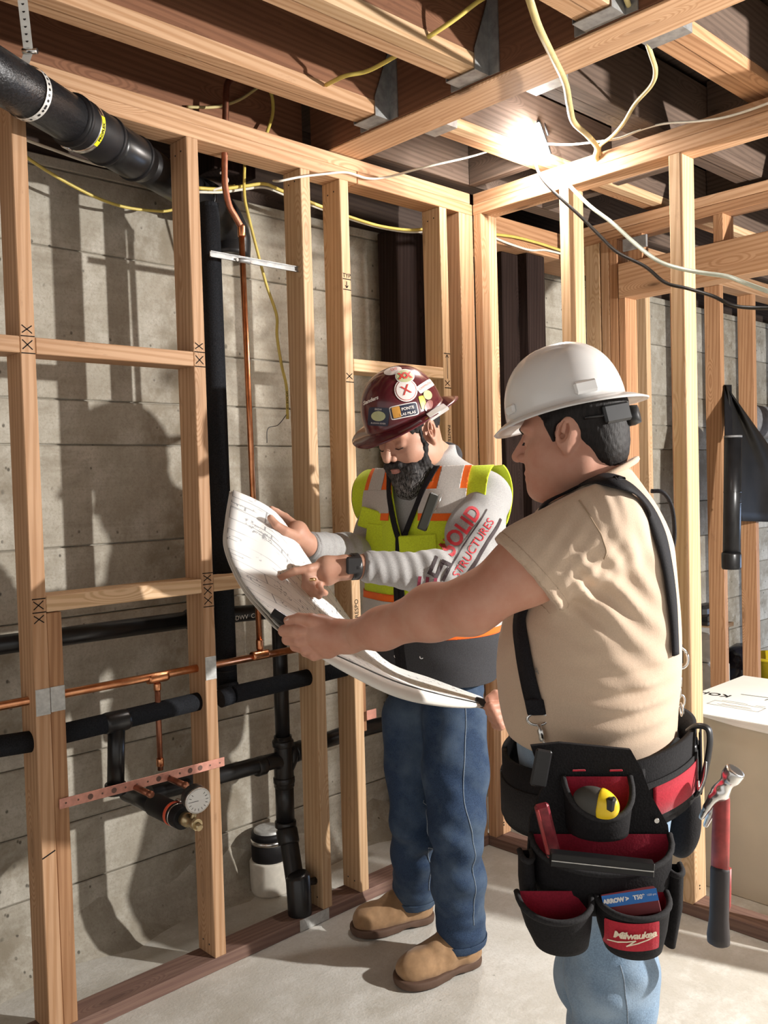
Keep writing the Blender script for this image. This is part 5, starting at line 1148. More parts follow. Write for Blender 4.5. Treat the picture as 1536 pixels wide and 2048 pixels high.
# hard hat with stickers
HH1 = HeadFrame(H1(-.006, 0, .052), H1.A[0], H1.A[2]); hh1 = empty('hard_hat', tuple(HH1.c)); tag(hh1, 'maroon full-brim hard hat covered in stickers on the bearded man', 'hard hat')
MAT['maroon'] = plain('maroon_plastic', (.105, .016, .022), .22, 0, .2, 9, 0, .5, .3)
hV, hF, hT = hat_shell(HH1, .122, .106, .137, lambda t: .034 + .014 * max(math.cos(t), 0) + .014 * max(-math.cos(t), 0), lambda t: .016 + .006 * math.cos(t) ** 2 - .012 * abs(math.sin(t)))
hs1 = hat_obj('shell', hV, hT, 'maroon', hh1); hTt = np.array([f for f in hT if len(f) == 4])
def sticker(px, py, w, h, ang, mat, kind='rect', lift=.0012, dep=2.4, label=None):
    o = wrap_text('sticker', '', 0, D(px, py, dep), ang, hV, hTt, mat, hh1, None, lift, grid_patch(w, h, kind)); return tag(o, label) if label else o
def stext(px, py, s, size, ang, mat, lift=.003, **k): wrap_text('sticker_lettering', s, size, D(px, py, 2.4), ang, hV, hTt, mat, hh1, None, lift, None, **k)
MAT['st_white'] = plain('sticker_white', (.80, .74, .70), .4, 0, .06); MAT['st_red'] = plain('sticker_red', (.62, .05, .04), .4); MAT['st_navy'] = plain('sticker_navy', (.018, .022, .05), .4); MAT['st_gold'] = plain('sticker_gold', (.62, .30, .05), .4); MAT['st_yellow'] = plain('sticker_yellow', (.85, .65, .04), .4); MAT['st_green'] = plain('sticker_green', (.50, .52, .28), .4); MAT['st_brown'] = plain('sticker_brown', (.25, .08, .06), .4)
sticker(786, 738, .050, .026, .25, 'st_white', 'disc', label='white oval sticker with red lettering'); stext(788, 736, 'SHI', .013, .25, 'st_red')
sticker(812, 780, .062, .064, 0, 'st_white', 'disc', label='white round sticker with red figure'); sticker(812, 780, .055, .057, 0, 'st_red', 'disc', .0016); sticker(812, 780, .052, .054, 0, 'st_white', 'disc', .002); stext(812, 781, 'X', .036, .35, 'st_red')
sticker(810, 751, .052, .042, .1, 'st_white', 'disc', .0022, label='round sticker with red XX'); sticker(810, 751, .046, .036, .1, 'st_green', 'disc', .0026); stext(810, 751, 'XX', .024, .15, 'st_red', .0036, bold=.0012)
sticker(808, 822, .076, .036, .19, 'st_white', label='black and gold battery sticker'); sticker(808, 822, .071, .031, .19, 'st_navy', 'rect', .0018); sticker(793, 825, .022, .029, .19, 'st_gold', 'rect', .0024); stext(815, 817, 'PONTE', .0105, .19, 'st_white', .0034, bold=.0003); stext(816, 827, 'LAS PILAS', .0095, .19, 'st_white', .0034, bold=.0003)
sticker(757, 833, .056, .048, -.12, 'st_navy', label='dark square sticker with pale emblem'); sticker(757, 832, .038, .026, -.12, 'st_green', 'disc', .0022); stext(757, 846, 'RUSSIAN RIVER', .0058, -.12, 'st_white', .003); stext(757, 819, 'BREW', .007, -.15, 'st_white', .003)
stext(741, 800, 'Sanders', .0135, .30, 'st_white', .002, bold=.0006, shear=.3)
sticker(852, 769, .052, .022, .62, 'st_white', label='white strip sticker'); stext(852, 769, 'CARPINTER', .0085, .62, 'st_red')
sticker(846, 804, .016, .036, .25, 'st_yellow'); sticker(856, 788, .024, .026, .2, 'st_green', 'disc', .0022); sticker(858, 810, .020, .034, -.5, 'st_brown', 'disc', .002)
# paper label tucked under the rim of the hat
lb0 = wrap_text('brim_label', '', 0, D(876, 823, 2.4), .55, hV, hTt, 'white_paper', hh1, None, .002, grid_patch(.058, .024, 'rect', 8, .1))
tube('headband', [HH1(.085 * math.cos(t), .079 * math.sin(t), -.018 - .012 * (1 - math.cos(t)) / 2) for t in np.linspace(0, 2 * math.pi, 33)], .006, 'black', hh1, 8, True, .35)
# ------------------------------------------------------------ the man in the white hard hat
p2 = empty('person', tuple(D(1215, 2100, 1.77) * [1, 1, 0])); tag(p2, 'man in sand-coloured tee and white hard hat holding out the plans', 'person')
F2_ = Wv(-.985, .17, 0); L2_ = Wv(-.17, -.985, 0); d2_ = 1.77
rows = [(930, 1150, 1242, .065), (965, 1118, 1262, .085), (1000, 1085, 1302, .125), (1040, 1062, 1324, .165), (1090, 1045, 1340, .182), (1150, 1030, 1347, .185), (1210, 1012, 1351, .186), (1280, 998, 1353, .188), (1340, 993, 1353, .190), (1400, 999, 1351, .190), (1450, 1012, 1349, .188), (1500, 1036, 1340, .182), (1540, 1050, 1335, .175)]
def sec2(dr=0.0, dl=0.0): return [(D((a + b) / 2, y, d2_), (b - a) / 2 / FPX * d2_ + dr, r + dl) for y, a, b, r in rows[::-1]]
sh2 = {1: D(1172, 1062, 1.605), -1: D(1218, 1062, 1.945)}
arm2 = {1: [sh2[1], D(940, 1212, 1.60), D(698, 1274, 1.822)], -1: [sh2[-1], D(1130, 1260, 2.10), D(1035, 1415, 2.145)]}
H2 = HeadFrame(D(1142, 868, d2_), Wv(-.91, .39, -.12), Wv(0, 0, 1)); nk2 = D(1195, 960, d2_)
hip2 = {1: D(1213, 1600, 1.69), -1: D(1225, 1600, 1.86)}; zg = lambda p: np.array([p[0], p[1], 0])
knee2 = {1: D(1222, 1950, 1.68), -1: D(1195, 1950, 1.88)}
ank2 = {1: zg(D(1240, 2000, 1.70)) + UP * .10, -1: zg(D(1225, 2000, 1.90)) + UP * .10}
ap = np.array([*arm2[1], *arm2[-1], D(552, 1260, 1.85), D(970, 1420, 2.1), ank2[1], ank2[-1], H2(0, 0, .14), H2(.13, 0, 0), sh2[1] - FWD * .1, sh2[-1] + FWD * .1, D(1370, 1400, 1.77)]); B2 = (ap.min(0) - .12, ap.max(0) + .12); B2[0][2] = -.02
b2 = Vol(B2[0], B2[1], .0042)
b2.loft([(c, a - .02, r - .02) for c, a, r in sec2()], F2_, L2_, .03)
b2.chain([sh2[1], (sh2[1] + arm2[1][1]) / 2, arm2[1][1]], [.064, .060, .0475], .03); fa = arm2[1][2] - arm2[1][1]
b2.chain([arm2[1][1], arm2[1][1] + fa * .28 + UP * .006, arm2[1][1] + fa * .7, arm2[1][2]], [.047, .0485, .037, .0305], .03)
b2.chain(arm2[-1], [.060, .048, .030], .03)
for q in (1, -1): b2.chain([hip2[q], knee2[q], ank2[q]], [.09, .055, .038], .04); b2.cone(ank2[q] - UP * .05, ank2[q] - UP * .06 + F2_ * .14, .036, .03, .02)
hd2 = Vol(H2.c - [.2, .2, .2], H2.c + [.2, .2, .16], .0024); head_sdf(hd2, H2, 1.0, 1.0, nk2, .068); b2.cone(H2(-.03, 0, -.045), nk2, .056, .066, .03)
hd2.ell(H2(.035, 0, -.092), (.055, .050, .03), H2.A, .03)                      # fuller under the chin
# left hand closing on the corner of the sheet
hl2 = Vol(D(625, 1272, 1.85) - .13, D(625, 1272, 1.85) + .13, .0026); hl2.cone(arm2[1][2] - (arm2[1][2] - arm2[1][1]) * .12, arm2[1][2], .0315, .0305, .01)
hl2.chain([arm2[1][2], D(672, 1272, 1.835), D(640, 1268, 1.845)], [.0295, .030, .032], .02); hl2.cone(D(640, 1252, 1.845), D(655, 1296, 1.85), .023, .022, .02)
finger(hl2, [D(655, 1248, 1.835), D(622, 1240, 1.826), D(598, 1237, 1.836), D(576, 1241, 1.848)], .0155, .0095)
finger(hl2, [D(626, 1258, 1.84), D(592, 1262, 1.832), D(568, 1262, 1.85), D(574, 1256, 1.868)], .0145, .0105)
finger(hl2, [D(632, 1276, 1.845), D(598, 1282, 1.838), D(575, 1279, 1.858), D(582, 1270, 1.876)], .014, .0102)
finger(hl2, [D(641, 1292, 1.85), D(611, 1298, 1.845), D(591, 1292, 1.865), D(598, 1282, 1.882)], .0135, .010)
finger(hl2, [D(654, 1304, 1.855), D(628, 1311, 1.853), D(611, 1304, 1.872), D(616, 1294, 1.886)], .0118, .009)
# right hand holding the other corner
hr2 = Vol(D(1000, 1420, 2.12) - .1, D(1000, 1420, 2.12) + .1, .003)
hr2.chain([arm2[-1][2], D(1018, 1418, 2.13), D(1005, 1420, 2.12)], [.029, .029, .030], .02)
finger(hr2, [D(1005, 1402, 2.12), D(992, 1390, 2.108), D(978, 1398, 2.10)], .0145, .010)
for k, (y, x) in enumerate(((1412, 974), (1424, 980), (1437, 986), (1449, 992))): finger(hr2, [D(1008, y - 4, 2.11), D(x + 8, y + 2, 2.09), D(x, y, 2.115), D(x + 10, y - 5, 2.135)], .0125, .0095)
body2, _, _ = sdf_join('body', [b2, hd2, hl2, hr2], 'skin2', p2)
# finger nails of the near hand
for a, b in ((D(580, 1237, 1.838), D(572, 1241, 1.844)),): tube('thumb_nail', [a, b], [.006, .005], plain('nail', (.68, .45, .36), .35), p2, 8, True, .5)
# hair, brow, eye
hv2 = Vol(H2(-.01, 0, .01) - .16, H2(-.01, 0, .01) + .16, .0036); hv2.ell(H2(-.014, 0, .036), (.1035, .0815, .0985), H2.A, .01); hv2.ell(H2(-.060, 0, -.035), (.047, .062, .055), H2.A, .03)
hv2.cut(H2(.052, 0, .0), H2.A[0] * .93 - H2.A[2] * .36); hv2.cut(H2(-.06, 0, -.068), H2.A[0] * .72 - H2.A[2] * .70)
for q in (-1, 1): hv2.ell(H2(-.004, q * .09, -.012), (.0285, .035, .037), H2.A, .004, True); hv2.ell(H2(.030, q * .08, -.045), (.036, .03, .045), H2.A, .006, True); hv2.cone(H2(.026, q * .071, .02), H2(.020, q * .070, -.012), .0075, .004, .012)
hv2.rumple(.0007, 700, 4, 14); sdf_obj('hair', hv2, 'hair_black', p2, 0)
for q in (-1, 1):
    tube('eyebrow', [H2(.0905, q * .014, .017), H2(.0895, q * .03, .023), H2(.080, q * .047, .018)], [.004, .0048, .003], 'hair_black', p2, 8); tube('eyelashes', [H2(.0880, q * .020, -.007), H2(.0905, q * .033, -.008), H2(.084, q * .047, -.006)], .0016, 'hair_black', p2, 6)
# tee shirt
tv = Vol(np.array([B2[0][0] + .1, B2[0][1], .80]), np.array([B2[1][0], B2[1][1], 1.50]), .0046)
tv.loft(sec2(), F2_, L2_, .03)
ad = (arm2[1][1] - sh2[1]) / np.linalg.norm(arm2[1][1] - sh2[1]); hemc = D(1052, 1148, 1.60)
ad2 = (arm2[-1][1] - sh2[-1]) / np.linalg.norm(arm2[-1][1] - sh2[-1])
tv.cone(nk2 + L2_ * .03 - UP * .05, sh2[1], .075, .078, .05); tv.cone(nk2 - L2_ * .03 - UP * .05, sh2[-1], .075, .07, .05)
hn = ad * .97 + UP * -.22; hn /= np.linalg.norm(hn)
slv = Vol(tv.lo, tv.lo + (tv.n - 1) * tv.h, tv.h); slv.chain([sh2[1] - ad * .02, sh2[1] + ad * .08, hemc + ad * .05], [.082, .081, .080], .03); slv.cut(hemc, hn); tv.merge(slv, .035)
slv = Vol(tv.lo, tv.lo + (tv.n - 1) * tv.h, tv.h); slv.cone(sh2[-1], sh2[-1] + ad2 * .20, .078, .076, .02); slv.cut(sh2[-1] + ad2 * .17, ad2); tv.merge(slv, .03)
# drag lines fanning out of the armpit and rolls above the belt
g = CR @ np.array([0, 0, 1.0])
for px, py, dx, dy, am, r, f in ((1180, 1180, .62, .78, .0042, .085, 17), (1225, 1235, .68, .73, .0040, .09, 14), (1260, 1140, .85, .53, .0035, .08, 15), (1150, 1260, .45, .89, .0030, .09, 13), (1280, 1300, .55, .83, .0026, .09, 12), (1300, 1410, -.1, 1.0, .0052, .085, 18), (1200, 1440, .05, 1.0, .0028, .10, 15), (1140, 1110, .8, -.6, .0038, .06, 22), (1190, 1010, .95, .2, .0030, .05, 24), (1095, 1395, .3, .95, .0025, .09, 13), (1150, 1170, .8, .6, .0035, .05, 26)):
    tv.fold(D(px, py, 1.56), (RIGHT * dx + UP * dy) * f * 1.55, am * .95, r, px * .1)
tv.rumple(.0018, 40, 12, 10); tv.cut(D(1190, 1492, d2_), -UP * .97 + RIGHT * -.17)
# collar opening
tv.cut(nk2 + UP * .002, UP * .90 + F2_ * .42)
tee, tV, tF = sdf_obj('tee_shirt', tv, 'tan_tee', p2)
cpts = []
for k in range(33):
    a = 2 * math.pi * k / 32; c = nk2 + F2_ * (.074 * math.cos(a)) + L2_ * (.078 * math.sin(a)); c = c + UP * (-(F2_ * .074 * math.cos(a)) @ F2_ * .47 + .002); cpts.append(c)
tube('neck_rib', cpts, .0095, 'tan_tee', tee, 8, True, .6)
wrap_text('shirt_print', 'NOVA', .017, D(1019, 1349, 1.62), .12, tV, tF, plain('grey_print', (.30, .27, .24), .8), tee, (FWD * .55 + RIGHT * .835))
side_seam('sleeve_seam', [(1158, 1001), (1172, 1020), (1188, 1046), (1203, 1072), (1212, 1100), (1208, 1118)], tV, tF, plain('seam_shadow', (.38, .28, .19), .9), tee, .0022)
f_ = (tV - (hemc - hn * .018)) @ hn; V3, F3 = isoclip(tV, tF, np.where(np.linalg.norm(tV - (sh2[1] + ad * ((tV - sh2[1]) @ ad)[:, None]), axis=1) < .095, f_, -1)); n3 = vnormals(V3, F3); V3, F3 = isoclip(V3, F3, .7 - np.abs(n3 @ hn)); shell('sleeve_hem', V3, F3, .0005, 'tan_tee', tee, .0004)
# jeans and boots
j2 = Vol(np.array([B2[0][0] + .25, B2[0][1], .03]), np.array([B2[1][0], B2[1][1], .98]), .0058)
j2.loft([(D(1200, 1640, d2_), .125, .15), (D(1198, 1560, d2_), .148, .17), (D(1195, 1480, d2_), .158, .176), (D(1195, 1455, d2_), .156, .174)], F2_, L2_, .05)
for q in (1, -1):
    j2.chain([hip2[q], (hip2[q] + knee2[q]) / 2, knee2[q], (knee2[q] + ank2[q]) / 2, ank2[q] - UP * .03], [.105, .092, .077, .074, .074], .04)
    for dz, am, sl in ((.03, .006, .6), (-.06, .005, -.4), (.12, .004, .7), (-.16, .004, .3)): j2.fold(knee2[q] + UP * dz - FWD * .05, UP * 11 + RIGHT * 10 * sl, am, .075, dz * 30)
j2.rumple(.0030, 48, 41, 10); j2.cut(ank2[1] - UP * .05, -UP); jeans2, j2V, j2F = sdf_obj('jeans', j2, 'jeans2', p2)
side_seam('side_seam', [(1240, 1930), (1248, 1960), (1252, 2000), (1255, 2030), (1256, 2047)], j2V, j2F, 'denim_light', jeans2)
_p1 = p1; p1 = p2
for q in (1, -1): h = zg(ank2[q]) - F2_ * .055; boot(q + 3, h, h + F2_ * .27)
p1 = _p1
# white hard hat
HH2 = HeadFrame(H2(.004, 0, .050), Wv(-.90, .38, -.215), Wv(0, 0, 1)); hh2 = empty('hard_hat', tuple(HH2.c)); tag(hh2, 'glossy white full-brim hard hat on the man in the tee shirt', 'hard hat')
MAT['white_hat'] = plain('glossy_white_plastic', (.80, .79, .77), .22, 0, .03, 8, 0, .5, .2)
wV, wF, wT = hat_shell(HH2, .1185, .103, .126, lambda t: .018 + .012 * max(math.cos(t), 0) ** 1.5 + .022 * max(-math.cos(t), 0) ** 1.5, lambda t: .008 + .010 * math.cos(t) ** 2, .0045)
hat_obj('shell', wV, wT, 'white_hat', hh2)
wTt = np.array([f for f in wT if len(f) == 4])
for f0, w, h_ in ((-.062, .046, .024), (.088, .030, .018)):                     # accessory lugs on the side
    c = HH2(f0, .104, .030); A = HH2.A; bv = bvhtree.BVHTree.FromPolygons([Vector(v) for v in wV], wTt.tolist()); hit = bv.ray_cast(Vector(HH2(f0, .3, .020)), Vector(-A[1]))
    if hit[0]: n_ = np.array(hit[1]); n_ = n_ if n_ @ A[1] > 0 else -n_; ex = np.cross(A[2], n_); ex /= np.linalg.norm(ex); obox('accessory_lug', np.array(hit[0]) + n_ * .002, ex, np.cross(n_, ex), n_, w, h_, .010, 'white_hat', hh2, .004)
tube('headband', [HH2(-.012 + .098 * math.cos(t), .082 * math.sin(t), -.020 - .022 * (1 - math.cos(t)) / 2) for t in np.linspace(1.9, 2 * math.pi - 1.9, 31)], .011, 'black', hh2, 8, True, .3)
kn = HH2(-.122, 0, -.046); rt = obox('ratchet', HH2(-.100, .050, -.038), np.array(basis(HH2.A[0] * .72 + HH2.A[1] * .70, HH2.A[2]))[0], np.array(basis(HH2.A[0] * .72 + HH2.A[1] * .70, HH2.A[2]))[2], np.array(basis(HH2.A[0] * .72 + HH2.A[1] * .70, HH2.A[2]))[1], .060, .036, .012, 'black', hh2, .004)
tube('ratchet_knob', [kn + HH2.A[0] * .014, kn, kn - HH2.A[0] * .012], [.019, .020, .017], 'black', hh2, 16)
# ============================================================ THE SHEET OF PLANS
def coons(top, bot, left, right, nu=36, nv=30):
    def sample(pts, n):
        q = np.array(catmull(pts, 12)); d = np.r_[0, np.cumsum(np.linalg.norm(np.diff(q, axis=0), axis=1))]; t = np.linspace(0, d[-1], n); return np.array([[np.interp(x, d, q[:, k]) for k in range(3)] for x in t])
    T, B, L_, R_ = sample(top, nu), sample(bot, nu), sample(left, nv), sample(right, nv); G = np.zeros((nv, nu, 3))
    for j in range(nv):
        v = j / (nv - 1)
        for i in range(nu):
            u_ = i / (nu - 1); G[j, i] = (1 - v) * T[i] + v * B[i] + (1 - u_) * L_[j] + u_ * R_[j] - ((1 - u_) * (1 - v) * T[0] + u_ * (1 - v) * T[-1] + (1 - u_) * v * B[0] + u_ * v * B[-1])
    return G
cA_, cB_, cC_, cD_ = D(466, 980, 2.31), D(556, 1243, 1.868), D(974, 1409, 2.115), D(962, 1394, 2.30)
top_ = [cA_, D(520, 1004, 2.315), D(562, 1036, 2.305), D(610, 1108, 2.31), D(655, 1172, 2.33), D(705, 1245, 2.35), D(772, 1322, 2.36), D(865, 1358, 2.34), cD_]
bot_ = [cB_, D(600, 1278, 1.885), D(690, 1318, 1.93), D(790, 1362, 1.99), D(880, 1388, 2.05), cC_]
left_ = [cA_, D(457, 1040, 2.22), D(456, 1095, 2.13), D(492, 1172, 2.0), cB_]
G = coons(top_, bot_, left_, [cD_, D(972, 1402, 2.2), cC_])
plans = empty('construction_plans', tuple(cB_)); tag(plans, 'large white sheet set of construction drawings held between the two men', 'plans')
def sheet_mesh(G, name):
    nv, nu = G.shape[:2]; F = [(j * nu + i, j * nu + i + 1, (j + 1) * nu + i + 1, (j + 1) * nu + i) for j in range(nv - 1) for i in range(nu - 1)]
    me = mesh_from(name, G.reshape(-1, 3), F, True); uv = me.uv_layers.new(name='UVMap'); 
    for p in me.polygons:
        for li in p.loop_indices: vi = me.loops[li].vertex_index; uv.data[li].uv = ((vi % nu) / (nu - 1), 1 - (vi // nu) / (nv - 1))
    return me
mpp, nt, b = new_mat('printed_drawing_sheet'); b.inputs['Roughness'].default_value = .7; b.inputs['Specular IOR Level'].default_value = .2
uvn = nt.nodes.new('ShaderNodeUVMap')
def uvmap(sx, sy, rot=0):
    m = nt.nodes.new('ShaderNodeMapping'); m.inputs['Scale'].default_value = (sx, sy, 1); m.inputs['Rotation'].default_value = (0, 0, rot); nt.links.new(uvn.outputs[0], m.inputs[0]); return m.outputs[0]
def lines(sx, sy, w, off=.5):
    br = nt.nodes.new('ShaderNodeTexBrick'); br.offset = off; br.inputs['Scale'].default_value = 1.0; br.inputs['Mortar Size'].default_value = w; br.inputs['Brick Width'].default_value = .5; br.inputs['Row Height'].default_value = .25; br.inputs['Mortar Smooth'].default_value = 0
    nt.links.new(uvmap(sx, sy), br.inputs['Vector']); return br.outputs['Fac']
def nz(sc, sx=1, sy=1, lo=.5, hi=.52, det=2): return ramp(nt, noise(nt, uvmap(sx, sy), sc, det), [(lo, (0, 0, 0)), (hi, (1, 1, 1))])
def mul(a, c): return mixc(nt, 1.0, a, c, 'MULTIPLY')
ink1 = mul(lines(2.2, 3.4, .006), nz(3.2, 1, 1, .44, .47)); ink2 = mul(lines(7, 9, .02, .37), nz(5, 1, 1.4, .55, .57)); txt = mul(nz(1.0, 120, 55, .54, .58, 3), nz(7, 1.2, 1, .58, .6))
ink = mixc(nt, 1.0, mixc(nt, 1.0, ink1, ink2, 'LIGHTEN'), txt, 'LIGHTEN')
nt.links.new(mixc(nt, mixc(nt, .62, (0, 0, 0), ink), (.86, .855, .83), (.10, .11, .14)), b.inputs['Base Color'])
ms = sheet_mesh(G, 'drawing_sheet'); so_ = link('drawing_sheet', ms, mpp, plans); sm_ = so_.modifiers.new('t', 'SOLIDIFY'); sm_.thickness = .0012
MAT['paper_edge'] = plain('paper_back', (.80, .77, .71), .75, 0, .05, 10)
nG = np.zeros_like(G); du = np.gradient(G, axis=1); dv = np.gradient(G, axis=0); nG = np.cross(dv, du); nG /= np.linalg.norm(nG, axis=2)[:, :, None]
if nG[:, :, 2].mean() < 0: nG = -nG
for k in range(1, 3):
    G2 = G - nG * (.0022 * k) + (np.linspace(0, 1, G.shape[0])[:, None, None] ** 3) * (-UP * .004 * k) - RIGHT * .004 * k * (np.linspace(1, 0, G.shape[1])[None, :, None] ** 4)
    o = link('backing_sheet', sheet_mesh(G2, 'backing_sheet'), 'paper_edge', plans); m_ = o.modifiers.new('t', 'SOLIDIFY'); m_.thickness = .0012
# curled front edge hanging down
NE = []; Fq = []
edge = np.array(catmull(bot_[1:], 8)); n = len(edge)
for i, p in enumerate(edge):
    wgt = math.sin(math.pi * min(i / (n - 1) * 1.02, 1)) ** .6
    for a in range(5): NE.append(p - UP * (.003 + .030 * wgt * (a / 4) ** .8) - FWD * (.010 * math.sin(a / 4 * 2.6)) * wgt)
for i in range(n - 1):
    for a in range(4): k = i * 5 + a; Fq.append((k, k + 5, k + 6, k + 1))
o = link('curled_edge', mesh_from('curl', NE, Fq, True), 'paper_edge', plans); m_ = o.modifiers.new('t', 'SOLIDIFY'); m_.thickness = .002
def clip_obj(c, x, y, label):
    x = x / np.linalg.norm(x); y = y - x * (x @ y); y /= np.linalg.norm(y); z = np.cross(x, y); r = empty('binder_clip', tuple(c)); tag(r, label, 'clip')
    obox('spring_body', c, x, y, z, .044, .019, .016, 'black', r, .002); tube('clip_lever', [c + x * .02 + z * .006, c + x * .034 + y * .006 + z * .010, c + x * .034 - y * .006 + z * .010, c + x * .02 + z * .006], .0012, 'steel', r, 6)
clip_obj(D(562, 1236, 1.868), D(585, 1248, 1.868) - D(545, 1222, 1.868), UP * .8 + FWD * .3, 'black binder clip under the thumb at the left corner of the plans')
clip_obj(D(968, 1406, 2.112), D(990, 1411, 2.112) - D(950, 1401, 2.112), UP * .8 + FWD * .3, 'black binder clip at the right corner of the plans')

# ============================================================ TOOL BELT AND SUSPENDERS
MAT['belt'] = cloth('black_ballistic_nylon', (.012, .011, .012), .3, 300, .8, .5); MAT['belt_edge'] = cloth('charcoal_binding', (.026, .025, .026), .25, 300, .85, .4)
MAT['lining'] = cloth('red_lining', (.27, .012, .03), .15, 300, .8, .3); MAT['belt_red'] = cloth('red_canvas', (.44, .018, .035), .12, 300, .75, .3)
tb = empty('tool_belt', tuple(D(1200, 1530, 1.60))); tag(tb, 'black and red suspender tool belt with pouches on the man in the tee shirt', 'tool belt')
def waist(dz0, dz1, out, mat, name, a0=0.0, a1=2 * math.pi, n=64, t=.006):
    V = []; F = []; c = D(1194, 1512, d2_)
    for k in range(n + 1):
        a = a0 + (a1 - a0) * k / n
        p = F2_ * ((.176 + out) * math.cos(a)) + L2_ * ((.196 + out) * math.sin(a)); tl = (p @ RIGHT) * .20
        for dz in (dz0, (dz0 + dz1) / 2, dz1): V.append(c + p + UP * (dz + tl))
    for k in range(n):
        for j in range(2): q = k * 3 + j; F.append((q, q + 3, q + 4, q + 1))
    o = link(name, mesh_from(name, V, F, True), mat, tb); m_ = o.modifiers.new('t', 'SOLIDIFY'); m_.thickness = t; m_.offset = 1; return o
waist(-.080, .046, .0, 'belt', 'waist_pad', t=.010); waist(-.068, .004, .010, 'belt_edge', 'web_belt', t=.004)
waist(-.058, -.006, .0145, 'belt_red', 'red_panel', math.radians(116), math.radians(156), 18, .002)
for a in (104, 162): waist(-.082, .034, .0150, 'belt', 'belt_keeper', math.radians(a), math.radians(a + 7), 3, .004)
def cup(name, rows, dep, parent, inner=True, n=18, mo='belt', wall=.005, rim=True):
    """sewn pouch: rows from the bottom up of (pixel row, left, right, bulge, drop)"""
    def ringp(r, ins):
        py, xl, xr, bu, dr = r; xc = (xl + xr) / 2; hw = (xr - xl) / 2 - ins / dep * FPX; out = []
        for k in range(n + 1):
            t = math.pi * k / n; s = math.sin(t) ** .8; out.append(D(xc + hw * math.cos(t), py, dep) - FWD * ((bu - ins) * s) - UP * (dr * s))
        for k in range(1, 7): out.append(D(xc - hw + 2 * hw * k / 7, py, dep - ins))
        return out
    rr = []
    for a, b_ in zip(rows, rows[1:]):
        for k in range(4): rr.append([a[i] + (b_[i] - a[i]) * k / 4 for i in range(5)])
    rr.append(rows[-1]); m = n + 7; V = []; F = []
    for r in rr: V += ringp(r, 0)
    for i in range(len(rr) - 1):
        for k in range(m): a, b_ = i * m + k, i * m + (k + 1) % m; F.append((a, b_, b_ + m, a + m))
    F.append(tuple(range(m))[::-1]); Vo = np.array(V); o = link(name, mesh_from(name, V, F, True), mo, parent)
    if inner:
        Vi = []; Fi = []
        for r in rr: Vi += ringp(r, wall)
        for i in range(len(rr) - 1):
            for k in range(m): a, b_ = i * m + k, i * m + (k + 1) % m; Fi.append((b_, a, a + m, b_ + m))
        Fi.append(tuple(range(m))); link('pouch_lining', mesh_from('lining', Vi, Fi, True), 'lining', o)
    if rim: q = ringp(rows[-1], wall / 2); tube('bound_rim', q[:n + 1], .0052, 'belt_edge', o, 8)
    return o, Vo, np.array([f for f in F if len(f) == 4])
def panel(name, pxs, dep, t, mat, parent, bev=0):
    V = [D(x, y, dep) for x, y in pxs] + [D(x, y, dep) + FWD * t for x, y in pxs]; n = len(pxs); F = [tuple(range(n)), tuple(range(n, 2 * n))[::-1]] + [(i, i + n, (i + 1) % n + n, (i + 1) % n) for i in range(n)]
    return link(name, mesh_from(name, V, F), mat, parent)
panel('pouch_back', [(1062, 1492), (1120, 1486), (1262, 1500), (1284, 1540), (1302, 1590), (1336, 1650), (1342, 1700), (1338, 1790), (1200, 1800), (1045, 1780), (1056, 1700), (1060, 1640), (1088, 1570)], 1.528, .010, 'belt', tb)
cup('tape_pocket', [(1655, 1132, 1254, .052, .004), (1600, 1128, 1258, .060, .030), (1553, 1123, 1263, .062, .052)], 1.524, tb)
main_cup, _, _ = cup('main_pocket', [(1805, 1080, 1325, .050, 0), (1740, 1064, 1338, .066, .018), (1668, 1058, 1342, .072, .040)], 1.525, tb)
lc, lV, lF = cup('nail_pocket', [(1876, 1066, 1176, .040, .010), (1840, 1048, 1180, .054, .010), (1782, 1030, 1183, .066, .022)], 1.472, tb)
rc, rV, rF = cup('nail_pocket', [(1882, 1206, 1322, .042, .010), (1842, 1194, 1330, .054, .010), (1784, 1186, 1336, .064, .016)], 1.470, tb)
cup('tool_loop', [(1880, 1322, 1346, .03, 0), (1800, 1322, 1360, .035, .004), (1728, 1326, 1362, .035, .006)], 1.52, tb, False)
cup('tool_loop', [(1790, 1040, 1064, .03, 0), (1750, 1036, 1068, .034, .004), (1700, 1036, 1066, .034, .006)], 1.515, tb, False)
# red name panel on the right lower pocket
wrap_text('name_panel', '', 0, D(1270, 1877, 1.41), .04, rV, rF, 'belt_red', rc, None, .0018, grid_patch(.080, .050, 'rect', 14, .06))
MAT['cream_print'] = plain('cream_print', (.78, .68, .52), .7)
wrap_text('name_lettering', 'Milwaukee', .0165, D(1271, 1870, 1.41), .10, rV, rF, 'cream_print', rc, None, .004, None, shear=.25, bold=.0005, space=.88)
bolt = zig([((-.034, -.004), (.002, .001)), ((.002, .001), (-.010, -.008)), ((-.010, -.008), (.036, .005))], .0022)
wrap_text('name_lettering', '', 0, D(1268, 1883, 1.41), .10, rV, rF, 'cream_print', rc, None, .004, bolt)
ring('rivet', D(1313, 1641, 1.522), -FWD, .0045, .004, 'steel', tb, 12)
obox('buckle_plate', D(1082, 1536, 1.512), RIGHT * .97 - UP * .2, UP * .97 + RIGHT * .2, -FWD, .028, .064, .008, 'black', tb, .003)
for px in (1158, 1232): obox('red_bar_tack', D(px, 1541, 1.520), RIGHT, UP, -FWD, .022, .003, .003, 'belt_red', tb, .0008)
